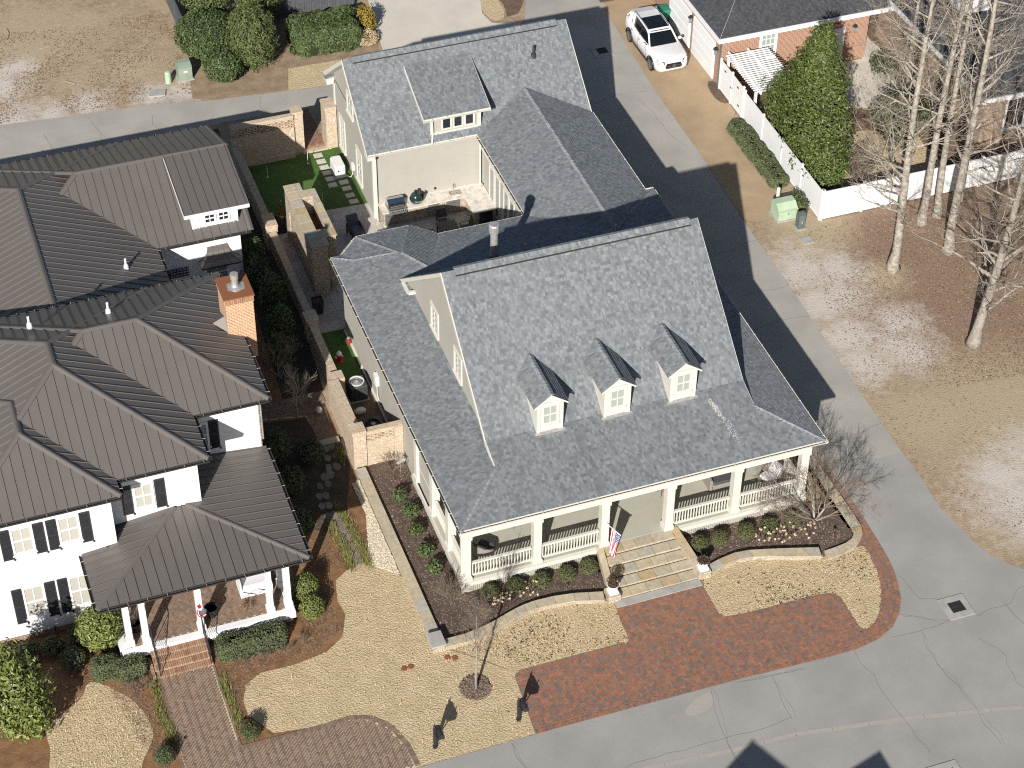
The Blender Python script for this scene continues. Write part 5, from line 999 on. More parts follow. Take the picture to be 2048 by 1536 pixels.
# outdoor fireplace -----------------------------------------------------
FI = thing('courtyard_fireplace', (.15, 22.5, 0), 'long stone clad courtyard fireplace with flagstone coping and open flue', 'fireplace')
w = MB(); w.box(-.5, .7, 20.6, 24.4, 0, 2.0); w.box(-.55, .2, 20.05, 20.6, 0, 2.95); w.box(-.55, .15, 24.35, 25.0, 0, 2.95)
w.box(-.55, -.05, 20.6, 24.35, 2.0, 2.95); w.box(.52, .74, 20.6, 24.35, 2.0, 2.95); w.box(-.05, .52, 20.6, 21.2, 2.0, 2.95); w.box(-.05, .52, 23.75, 24.35, 2.0, 2.95); mk('stonework', w, 'stack_stone', FI, uv=True); mk('flue_floor', MB().box(-.05, .52, 21.2, 23.75, 2.0, 2.02), 'rust', FI)
rnd = random.Random(6)
def copes(x0, x1, y0, y1, lx, ly):
    nx, ny = max(1, round((x1-x0)/lx)), max(1, round((y1-y0)/ly))
    for i in range(nx):
        for j in range(ny): mk('coping_stone', MB().rbox(x0+i*(x1-x0)/nx+.004, x0+(i+1)*(x1-x0)/nx-.004, y0+j*(y1-y0)/ny+.004, y0+(j+1)*(y1-y0)/ny-.004, 2.95, 3.01+rnd.random()*.004, .012), 'flagstone', FI)
copes(-.6, -.02, 20.0, 25.05, .6, .65); copes(-.02, .22, 24.4, 25.05, .3, .65); copes(-.02, .26, 19.98, 20.55, .3, .6); copes(.5, .8, 20.55, 24.4, .3, .65); copes(-.02, .5, 20.55, 21.2, .55, .65); copes(-.02, .5, 23.78, 24.4, .55, .65)
# outdoor kitchen ----------------------------------------------------------
K = thing('outdoor_kitchen', (6.5, 24.5, 0), 'stone clad outdoor kitchen counter with granite top against the garage', 'counter')
w = MB(); w.box(4.1, 8.3, 24.15, 24.98, 0, .86); w.box(8.3, 9.4, 22.75, 24.98, 0, .86); mk('base', w, 'stack_stone', K, uv=True)
g_ = MB(); g_.box(4.02, 4.35, 24.05, 24.99, .86, .91); g_.box(5.25, 7.62, 24.05, 24.99, .86, .91); g_.box(7.62, 8.2, 24.05, 24.4, .86, .91); g_.box(7.62, 8.2, 24.75, 24.99, .86, .91); g_.box(8.2, 9.43, 22.66, 24.99, .86, .91); g_.box(4.35, 5.25, 24.8, 24.99, .86, .91); mk('countertop', g_, 'granite', K)
sk_ = MB(); sk_.box(7.62, 8.2, 24.4, 24.75, .68, .70); sk_.box(7.62, 7.64, 24.4, 24.75, .7, .905); sk_.box(8.18, 8.2, 24.4, 24.75, .7, .905); sk_.box(7.64, 8.18, 24.4, 24.42, .7, .905); sk_.box(7.64, 8.18, 24.73, 24.75, .7, .905); mk('sink', sk_, 'steel', K)
mk('tap', MB().tube([(7.9, 24.86, .9), (7.9, 24.86, 1.18), (7.88, 24.8, 1.26), (7.86, 24.7, 1.22), (7.86, 24.66, 1.12)], .016, 6), 'steel', K)
for x0, x1, z0, z1 in ((4.15, 4.85, .1, .75), (6.35, 6.9, .1, .8), (7.3, 8.0, .1, .78)):
    d = mk('cabinet_door', MB().box(x0, x1, 24.11, 24.149, z0, z1), 'steel', K); mk('handle', MB().tube([(x0+.1, 24.09, z1-.1), (x1-.1, 24.09, z1-.1)], .012, 6), 'chrome', d)
mk('fridge', MB().box(8.55, 9.2, 22.7, 22.749, .08, .82), 'car_glass', K)
mk('outlet', MB().box(6.95, 7.05, 24.94, 24.985, 1.05, 1.15), 'plastic_black', K)
g3 = thing('gas_grill', (4.8, 24.4, .9), 'built in gas grill with blue reflecting hood in the outdoor kitchen', 'grill')
bb = MB(); bb.box(4.36, 5.24, 24.0, 24.8, .7, 1.0); mk('body', bb, 'steel', g3)
hd = MB(); pr = [(24.74, 1.0), (24.74, 1.28), (24.66, 1.36), (24.5, 1.36), (24.3, 1.2), (24.22, 1.02)]; hd.slab([(4.38, y, z) for y, z in pr], (.84, 0, 0)); mk('hood', hd, 'chrome', g3); mk('hood_handle', MB().tube([(4.45, 24.17, 1.1), (5.15, 24.17, 1.1)], .018, 6), 'steel', g3)
mk('control_panel', MB().slab([(4.38, 24.0, .86), (4.38, 24.02, 1.0), (4.38, 24.06, 1.0), (4.38, 24.05, .86)], (.84, 0, 0)), 'steel', g3)
for k in range(7): mk('knob', MB().tube([(4.47+k*.11, 24.02, .93), (4.47+k*.11, 23.97, .93)], .032, 8), 'chrome', g3)
e = thing('ceramic_grill', (5.85, 24.45, .9), 'dark green egg shaped ceramic grill on the counter', 'grill')
mk('shell', MB().lathe(5.85, 24.45, [(.14, .86), (.26, .95), (.31, 1.08), (.315, 1.12), (.31, 1.16), (.28, 1.3), (.2, 1.42), (.09, 1.48), (.05, 1.49)], 18), 'egg_green', e, True); mk('band', MB().lathe(5.85, 24.45, [(.318, 1.1), (.325, 1.11), (.325, 1.15), (.318, 1.16)], 18), 'plastic_black', e); mk('chimney_cap', MB().lathe(5.85, 24.45, [(.07, 1.47), (.07, 1.55), (.09, 1.56), (.08, 1.6)], 10), 'plastic_black', e); mk('handle', MB().tube([(5.7, 24.12, 1.15), (5.7, 24.07, 1.17), (6.0, 24.07, 1.17), (6.0, 24.12, 1.15)], .018, 6), 'twig_pale', e); mk('shelf', MB().slab([(6.16, 24.3, 1.04), (6.16, 24.6, 1.04), (6.2, 24.55, 1.4), (6.2, 24.35, 1.4)], (.025, 0, 0)), 'plastic_black', e)
def armchair(name, x, y, rz, label, fm, cm, grp=None, w_=.7):
    t = thing(name, (x, y, 0), label, 'chair', grp); h = w_/2
    for sx in (-1, 1):
        for sy in (-1, 1): mk('leg', MB().box(x+sx*(h-.03)-.03, x+sx*(h-.03)+.03, y+sy*.33-.03, y+sy*.33+.03, 0, .3), fm, t)
        mk('arm', MB().rbox(x+sx*(h-.03)-.04, x+sx*(h-.03)+.04, y-.36, y+.36, .3, .6, .02), fm, t)
    mk('frame', MB().box(x-h+.04, x+h-.04, y-.36, y+.36, .24, .34), fm, t); mk('seat_cushion', MB().rbox(x-h+.07, x+h-.07, y-.38, y+.24, .34, .47, .04), cm, t)
    mk('backrest', MB().slab([(x-h+.06, y+.22, .42), (x+h-.06, y+.22, .42), (x+h-.06, y+.4, .9), (x-h+.06, y+.4, .9)], (0, .12, .04)), cm, t); t.rotation_euler.z = rz
    return t
armchair('patio_armchair', 2.6, 24.0, .15, 'grey cushioned patio armchair beside the fireplace', 'black_metal', 'blue_cushion')
tb = thing('patio_table', (6.75, 22.3, 0), 'dark square patio dining table in the courtyard', 'table'); mk('top', MB().rbox(6.3, 7.25, 21.75, 22.75, .70, .74, .015), 'black_metal', tb)
for sx in (6.36, 7.19):
    for sy in (21.82, 22.68): mk('leg', MB().box(sx-.03, sx+.03, sy-.03, sy+.03, 0, .7), 'black_metal', tb)
def sling(x, y, rz, label):
    t = thing('patio_dining_chair', (x, y, 0), label, 'chair', 'dining chairs around the patio table')
    for sx in (-1, 1):
        mk('side_frame', MB().tube([(x+sx*.26, y-.26, 0), (x+sx*.26, y-.25, .62), (x+sx*.26, y+.2, .63), (x+sx*.26, y+.28, 0)], .018, 5), 'black_metal', t); mk('back_post', MB().tube([(x+sx*.24, y+.16, .4), (x+sx*.24, y+.3, .95)], .016, 5), 'black_metal', t)
    mk('seat', MB().box(x-.24, x+.24, y-.26, y+.2, .41, .44), 'dark_wicker', t); mk('sling_back', MB().slab([(x-.23, y+.17, .5), (x+.23, y+.17, .5), (x+.23, y+.3, .93), (x-.23, y+.3, .93)], (0, .015, .005)), 'dark_wicker', t); t.rotation_euler.z = rz
sling(6.8, 23.2, .05, 'patio dining chair behind the dark table by the counter'); sling(7.75, 22.3, -1.6, 'patio dining chair at the right of the dark table'); sling(5.8, 22.2, 1.6, 'patio dining chair at the left of the dark table')
one('coffee_table', MB().rbox(3.6, 4.6, 22.3, 22.8, .3, .36, .02).box(3.7, 4.5, 22.4, 22.7, 0, .3), 'black_metal', 'low dark table half hidden by the bay roof edge', 'table')
# planters, generator, condensers ------------------------------------------------
def planter(x, y, w_, h, label):
    t = thing('tall_planter', (x, y, 0), label, 'planter', 'tall dark planters by the fireplace'); hw = w_/2
    pts0 = [(x-hw*.75, y-hw*.75), (x+hw*.75, y-hw*.75), (x+hw*.75, y+hw*.75), (x-hw*.75, y+hw*.75)]; m = MB(); m.add([(a, b, 0) for a, b in pts0]+[(x+(a-x)/.75, y+(b-y)/.75, h) for a, b in pts0]+[(x+(a-x)/.75*.85, y+(b-y)/.75*.85, h) for a, b in pts0]+[(x+(a-x)/.75*.82, y+(b-y)/.75*.82, h-.08) for a, b in pts0], [(i, (i+1) % 4, 4+(i+1) % 4, 4+i) for i in range(4)]+[(4+i, 4+(i+1) % 4, 8+(i+1) % 4, 8+i) for i in range(4)]+[(8+i, 8+(i+1) % 4, 12+(i+1) % 4, 12+i) for i in range(4)])
    mk('pot', m, 'black_metal', t); mk('soil', MB().box(x-hw*.8, x+hw*.8, y-hw*.8, y+hw*.8, h-.1, h-.08), 'mulch_brown', t); return t
PL1 = planter(-.75, 25.45, .55, .8, 'tall dark planter with a pale conifer behind the fireplace'); PL2 = planter(-.75, 18.9, .5, .8, 'tall dark planter in shade at the near end of the fireplace')
cf = planter(-4.6, 16.9, .75, .55, 'square dark planter box on the shaded brick patio'); cf['group'] = 'patio planters'
ge = thing('white_generator', (3.15, 28.95, 0), 'white standby generator on the turf by the garage wall', 'generator'); mk('case', MB().rbox(2.95, 3.5, 28.75, 29.75, .05, .72, .06), 'ac_white', ge); mk('base', MB().box(2.9, 3.55, 28.7, 29.8, 0, .05), 'concrete_grey', ge); mk('latch', MB().box(3.1, 3.16, 28.735, 28.749, .4, .5), 'plastic_black', ge); mk('meter', MB().box(3.78, 3.9, 28.5, 28.75, .5, .85), 'ac_white', ge); mk('conduit', MB().tube([(3.45, 28.7, .2), (3.7, 28.55, .1), (3.83, 28.6, .3), (3.84, 28.6, .5)], .02, 5), 'ac_white', ge)
def condenser(x, y, label, top, case, hh=.85, w_=.8):
    t = thing('air_conditioner', (x, y, 0), label, 'air conditioner', 'air conditioning condensers'); h = w_/2; mk('pad', MB().box(x-h-.06, x+h+.06, y-h-.06, y+h+.06, 0, .05), 'concrete_grey', t); mk('cabinet', MB().rbox(x-h, x+h, y-h, y+h, .05, hh, .05), case, t)
    for k in range(9): mk('louvre', MB().box(x-h+.05, x+h-.05, y-h-.012, y-h-.001, .12+k*.075, .15+k*.075), 'gutter_dark', t)
    mk('fan_rim', MB().lathe(x, y, [(.33, hh), (.34, hh+.05), (.3, hh+.05), (.29, hh)], 20), top, t); mk('fan_well', MB().lathe(x, y, [(.29, hh+.001), (.28, hh+.006)], 20), 'plastic_black', t); mk('fan_hub', MB().lathe(x, y, [(.1, hh+.01), (.1, hh+.05), (.06, hh+.07)], 12), 'galvanised', t)
    gb_ = MB()
    for r in (.14, .19, .24, .285): gb_.tube([(x+r*math.cos(a*.314), y+r*math.sin(a*.314), hh+.06) for a in range(21)], .005, 4, False)
    mk('guard', gb_, top, t)
condenser(-.68, 12.75, 'white topped air conditioner by the house wall', 'ac_white', 'ac_dark'); condenser(-.75, 10.0, 'low dark air conditioner behind the pierced brick screen', 'plastic_black', 'ac_dark', .7, .95)
one('covered_hose', MB().ball((-.9, 11.6, .15), .25, 10, (1.2, .7, .7)), 'ac_white', 'bundled pale tarp between the two air conditioners', 'tarp', smooth=True)
em = thing('electric_meter', (.03, 11.9, 1.3), 'white electric meter and conduits on the side wall', 'meter'); mk('box', MB().box(-.08, .078, 11.75, 12.1, 1.2, 1.75), 'ac_white', em); mk('dial', MB().tube([(-.08, 11.92, 1.5), (-.14, 11.92, 1.5)], .08, 10), 'galvanised', em); mk('conduit', MB().tube([(0, 11.85, 1.2), (0, 11.85, .6), (0, 11.6, .5)], .02, 5), 'ac_white', em)
hy = thing('toy_hydrant', (-.78, 15.24, 0), 'small red and white fire hydrant ornament on shaded turf', 'hydrant'); mk('body', MB().lathe(-.78, 15.24, [(.16, .0), (.16, .05), (.11, .07), (.11, .36), (.15, .38), (.15, .42), (.12, .44)], 14), 'hydrant_red', hy); mk('bonnet', MB().lathe(-.78, 15.24, [(.13, .44), (.12, .52), (.07, .58), (.03, .6), (.03, .64)], 14), 'white_paint', hy)
for sg in (-1, 1): mk('nozzle', MB().tube([(-.78+sg*.1, 15.24, .3), (-.78+sg*.18, 15.24, .3)], .05, 8), 'white_paint', hy)
one('wall_valve', MB().lathe(-.05, 16.1, [(.07, .2), (.09, .3), (.05, .42)], 10).tube([(-.05, 16.1, .1), (-.05, 16.1, .3)], .03, 6), 'hydrant_red', 'small red tap standing against the shaded side wall', 'tap')
one('globe_light', MB().ball((-2.6, 12.2, .2), .16, 14), 'ac_white', 'pale round garden globe on the brick path', 'globe', smooth=True)
one('garden_star', MB().slab([(-.35+r*math.cos(a*.6283+.3), 7.3+.1*math.sin(a), .75+r*math.sin(a*.6283+.3)) for a, r in [(k, .26 if k % 2 == 0 else .12) for k in range(10)]], (.03, .03, .0)).tube([(-.35, 7.33, 0), (-.35, 7.33, .6)], .012, 5), 'galvanised', 'pale star shaped garden ornament by the screen wall', 'ornament')
# ---------------------------------------------------------------- neighbours on the right
B = thing('brick_garage', (29, 33.5, 0), 'red brick garage with white doors and dark shingle roof', 'garage')
w = MB(); w.box(24.7, 33.4, 30.25, 44, 0, 2.95); mk('wall', w, 'brick_red', B, uv=True)
r = MB(); dk = MB()
for pts, u in (([(24.42, 29.98, 3.1), (35.5, 29.98, 3.1), (33.0, 36.5, 6.2), (30.0, 36.5, 6.2)], (0, 1)), ([(24.42, 46, 3.1), (24.42, 29.98, 3.1), (30.0, 36.5, 6.2), (30.0, 46, 6.2)], (1, 0)), ([(35.5, 29.98, 3.1), (35.5, 46, 3.1), (33, 46, 6.2), (33, 36.5, 6.2)], (-1, 0))): shingles(r, pts, u); decking(dk, pts)
RB_ = mk('roof', dk, 'white_paint', B); stuff(mk('shingle_courses', r, 'shingle_dark', RB_)); fz = MB(); fz.box(24.4, 35.5, 29.9, 29.97, 2.86, 3.12); fz.box(24.34, 24.41, 29.9, 46, 2.86, 3.12); fz.box(24.41, 35.4, 29.98, 30.2, 2.86, 2.92); mk('fascia', fz, 'white_paint', RB_)
for y0, y1 in ((30.95, 33.75), (34.15, 36.95)):
    d = mk('garage_door', MB().box(24.62, 24.699, y0, y1, 0, 2.3), 'white_paint', B)
    for k in range(4): mk('door_panel', MB().box(24.6, 24.62, y0+.08, y1-.08, .08+k*.56, .58+k*.56), 'white_paint', d)
d = mk('garage_door', MB().box(29.92, 31.98, 30.18, 30.249, 0, 2.2), 'white_paint', B)
for k in range(4): mk('door_panel', MB().box(30.0, 31.9, 30.16, 30.18, .07+k*.53, .55+k*.53), 'white_paint', d)
window(B, 'y', 30.25, 27.42, 1.25, 2.75, .4, 3, 4, 'white_paint', 'glass_pale', .12, .05)
sol = MB(); sol.box(29.8, 32.1, 30.2, 30.249, 2.25, 2.5); mk('soldier_course', sol, 'brick_red', B, uv=True)
def lantern(x, y, z, lb, ox, oy):
    t = thing('wall_lantern', (x, y, z), lb, 'lantern', 'black wall lanterns of the brick garage'); x += ox; y += oy
    mk('bracket', MB().tube([(x-ox, y-oy, z+.1), (x, y, z+.34)], .015, 5), 'black_metal', t); mk('cage', MB().lathe(x, y, [(.09, z-.1), (.13, z+.2)], 6), 'glass_mid', t); mk('hood', MB().lathe(x, y, [(.16, z+.2), (.1, z+.29), (.02, z+.35)], 6), 'black_metal', t); mk('base', MB().lathe(x, y, [(.03, z-.16), (.1, z-.1)], 6), 'black_metal', t)
lantern(24.7, 30.6, 1.9, 'black lantern at the front corner of the brick garage', -.16, 0); lantern(24.7, 33.95, 1.9, 'black lantern between the two white garage doors', -.16, 0); lantern(32.5, 30.25, 2.0, 'black lantern right of the single white garage door', 0, -.16)
mk('downspout', MB().tube([(24.66, 30.2, 2.9), (24.62, 30.2, 2.7), (24.62, 30.2, .1)], .05, 6), 'box_dark', B)
hr = thing('brick_neighbour_house', (38, 26, 0), 'brown brick house with dark roof at the right edge', 'house'); w = MB(); w.box(35.0, 46, 20.6, 32, 0, 3.2); mk('wall', w, 'brick_umber', hr, uv=True); r = MB(); dk = MB()
for pts, u in (([(34.6, 20.2, 3.3), (47, 20.2, 3.3), (47, 26, 6.3), (40.4, 26, 6.3)], (0, 1)), ([(34.6, 32, 3.3), (34.6, 20.2, 3.3), (40.4, 26, 6.3), (40.4, 27, 6.3)], (1, 0)), ([(34.6, 32, 3.3), (40.4, 27, 6.3), (47, 27, 6.3), (47, 32, 3.3)], (0, -1))): shingles(r, pts, u); decking(dk, pts)
R2 = mk('roof', dk, 'white_paint', hr); stuff(mk('shingle_courses', r, 'shingle_dark', R2)); mk('fascia', MB().box(34.5, 46, 20.1, 20.19, 3.08, 3.32).box(34.5, 34.59, 20.19, 32, 3.08, 3.32), 'white_paint', R2)
window(hr, 'y', 20.6, 36.9, .9, 2.7, .55, 2, 1, 'white_paint', 'glass_dark', .08, .05); mk('bay_gable', MB().box(36.0, 37.6, 25.5, 28, 4.9, 6.0), 'white_paint', hr)
# white panel fence, gate and pergola
def fence(name, p0, p1, h, label, n, m='white_paint', cap=True, th=.05):
    t = thing(name, (*p0, 0), label, 'fence'); a, b = Vector(p0), Vector(p1); L = (b-a).length; d = (b-a)/L; ang = math.atan2(d.y, d.x); k = int(L/.21)
    for i in range(k): p = a+d*(i+.5)*L/k; mk('board', MB().obox(p.x, p.y, .06, h-.09, L/k-.008, th*.7, ang), m, t)
    for z in (.06, h-.14): p = a.lerp(b, .5); mk('rail', MB().obox(p.x, p.y, z, z+.1, L, th*1.3, ang), m, t)
    for i in range(n+1): p = a.lerp(b, i/n); mk('post', MB().obox(p.x, p.y, 0, h+.04, .11, .11, ang), m, t); mk('post_cap', MB().obox(p.x, p.y, h+.04, h+.07, .14, .14, ang), m, t)
    return t
GTE = fence('panel_fence', (24.62, 29.95), (24.6, 27.1), 1.85, 'white gate panel with black hinges beside the pergola', 2)
fence('panel_fence', (24.6, 26.9), (24.56, 17.75), 1.75, 'white panel fence running behind the clipped hedge', 4)
fence('panel_fence', (24.62, 17.7), (40, 17.62), 1.75, 'white panel fence along the back of the wooded lot', 7)
for y, z in ((29.3, 1.5), (28.5, 1.0), (27.7, 1.5), (27.5, .5)): mk('hinge', MB().box(24.55, 24.575, y-.09, y+.09, z-.03, z+.03), 'black_metal', GTE)
pg = thing('pergola', (26, 28.3, 0), 'white slatted pergola beside the brick garage', 'pergola')
for x in (24.85, 26.9):
    for y in (29.6, 26.2): mk('post', MB().box(x-.06, x+.06, y-.06, y+.06, 0, 2.1), 'white_paint', pg)
for x in (25.0, 26.1): mk('beam', MB().box(x-.04, x+.04, 25.9, 30.0, 2.1, 2.25), 'white_paint', pg)
for k in range(20): y = 25.95+k*.19; mk('slat', MB().box(24.65, 27.1, y-.02, y+.02, 2.25, 2.32), 'white_paint', pg)
# fences at the top left
def boardfence(name, p0, p1, h, label):
    t = thing(name, (*p0, 0), label, 'fence'); a, b = Vector(p0), Vector(p1); L = (b-a).length; d = (b-a)/L; ang = math.atan2(d.y, d.x); k = int(L/.15); rnd = random.Random(k)
    for i in range(k): p = a+d*(i+.5)*L/k; mk('board', MB().obox(p.x, p.y, .03, h-rnd.random()*.03, L/k-.01, .025, ang), 'grey_fence', t)
    for i in range(int(L/2.4)+1): p = a+d*min(i*2.4, L); mk('post', MB().obox(p.x, p.y, 0, h+.06, .1, .1, ang), 'grey_fence', t)
    mk('rail', MB().obox((a.x+b.x)/2, (a.y+b.y)/2, h, h+.04, L, .11, ang), 'grey_fence', t)
boardfence('grey_fence', (-1.36, 43.3), (-1.3, 60), 1.5, 'weathered grey board fence beside the bare lot'); boardfence('grey_fence', (3.2, 44.3), (8.5, 44.25), 1.5, 'grey board fence behind the clipped holly hedge'); boardfence('grey_fence', (8.5, 44.3), (7.0, 50), 1.5, 'grey fence return beside the concrete driveway')
# utility cabinets
def cabinet(name, x0, x1, y0, y1, h, m, label, slope=.12):
    t = thing(name, ((x0+x1)/2, (y0+y1)/2, 0), label, 'utility box'); mk('pad', MB().box(x0-.08, x1+.08, y0-.08, y1+.08, 0, .06), 'concrete_grey', t)
    c = MB(); r = .08; prof = [(y0, .06), (y0, h-slope), (y0+r, h-slope+r*.4), (y0+(y1-y0)*.45, h), (y1-r, h), (y1, h-r), (y1, .06)]; c.slab([(x0, y, z) for y, z in prof], (x1-x0, 0, 0)); mk('case', c, m, t); mk('lock', MB().box((x0+x1)/2-.04, (x0+x1)/2+.04, y0-.02, y0-.001, h*.4, h*.55), 'galvanised', t)
    mk('lid_seam', MB().box(x0+.02, x1-.02, y0-.006, y0-.0005, h-slope-.03, h-slope-.02), 'gutter_dark', t); return t
cabinet('transformer_box', 22.55, 23.6, 18.2, 19.1, .85, 'box_green', 'large pale green transformer box by the white fence corner', .25); cabinet('utility_pedestal', 23.2, 23.55, 17.3, 17.65, .95, 'box_dark', 'slim dark green utility pedestal beside the transformer', .05); one('marker_post', MB().lathe(23.15, 19.6, [(.09, 0), (.09, .95), (.07, 1.0)], 10), 'ac_white', 'white marker post behind the pale green transformer', 'post')
v = thing('valve_cover', (23.25, 16.4, 0), 'flat grey square utility cover in the leaf litter', 'cover'); mk('lid', MB().rbox(22.97, 23.55, 16.14, 16.68, 0, .05, .01), 'concrete_grey', v)
c1 = cabinet('transformer_box', -2.5, -1.75, 39.95, 40.7, .95, 'box_olive', 'olive transformer box with yellow tag beside the holly shrubs', .1); mk('warning_tag', MB().box(-1.749, -1.74, 40.0, 40.15, .5, .75), 'yellow_tag', c1); mk('label_plate', MB().box(-2.2, -2.0, 39.93, 39.949, .5, .6), 'white_paint', c1)
one('utility_pedestal', MB().lathe(-3.05, 40.05, [(.17, 0), (.17, .62), (.14, .7), (.05, .72)], 12), 'box_green', 'small round pale green pedestal in the bare lot', 'utility box'); one('concrete_slab', MB().prism([(-4.4, 39.0), (-3.5, 38.85), (-3.35, 39.4), (-4.1, 39.55)], 0, .08), 'concrete_grey', 'broken concrete slab lying at the edge of the bare lot', 'slab')
for i, (x, y) in enumerate(((-3.5, -3.06), (-3.22, -3.05), (-1.72, -3.08), (-1.46, -3.2))):
    one('meter_cover', MB().lathe(x, y, [(.135, 0), (.135, .03), (.11, .045)], 14), 'rust', ['left', 'second', 'third', 'rightmost'][i]+' brown round water meter cover set in the lawn', 'meter cover', 'round meter covers in the lawn')
# wheeled bin
bn = thing('wheeled_bin', (24.25, 36.9, 0), 'green wheeled rubbish bin behind the white car', 'bin'); m = MB(); m.add([(23.98, 36.7, .06), (24.45, 36.7, .06), (24.45, 37.15, .06), (23.98, 37.15, .06), (23.9, 36.6, .95), (24.55, 36.6, .95), (24.55, 37.25, .95), (23.9, 37.25, .95)], [(3, 2, 1, 0), (0, 1, 5, 4), (1, 2, 6, 5), (2, 3, 7, 6), (3, 0, 4, 7)]); mk('body', m, 'bin_green', bn); mk('lid', MB().rbox(23.86, 24.6, 36.55, 37.3, .95, 1.05, .04), 'bin_green', bn); mk('handle', MB().tube([(23.95, 37.33, .98), (24.5, 37.33, .98)], .018, 6), 'bin_green', bn)
for x in (23.95, 24.5): mk('wheel', MB().tube([(x-.03, 37.2, .1), (x+.03, 37.2, .1)], .1, 10), 'tyre', bn)
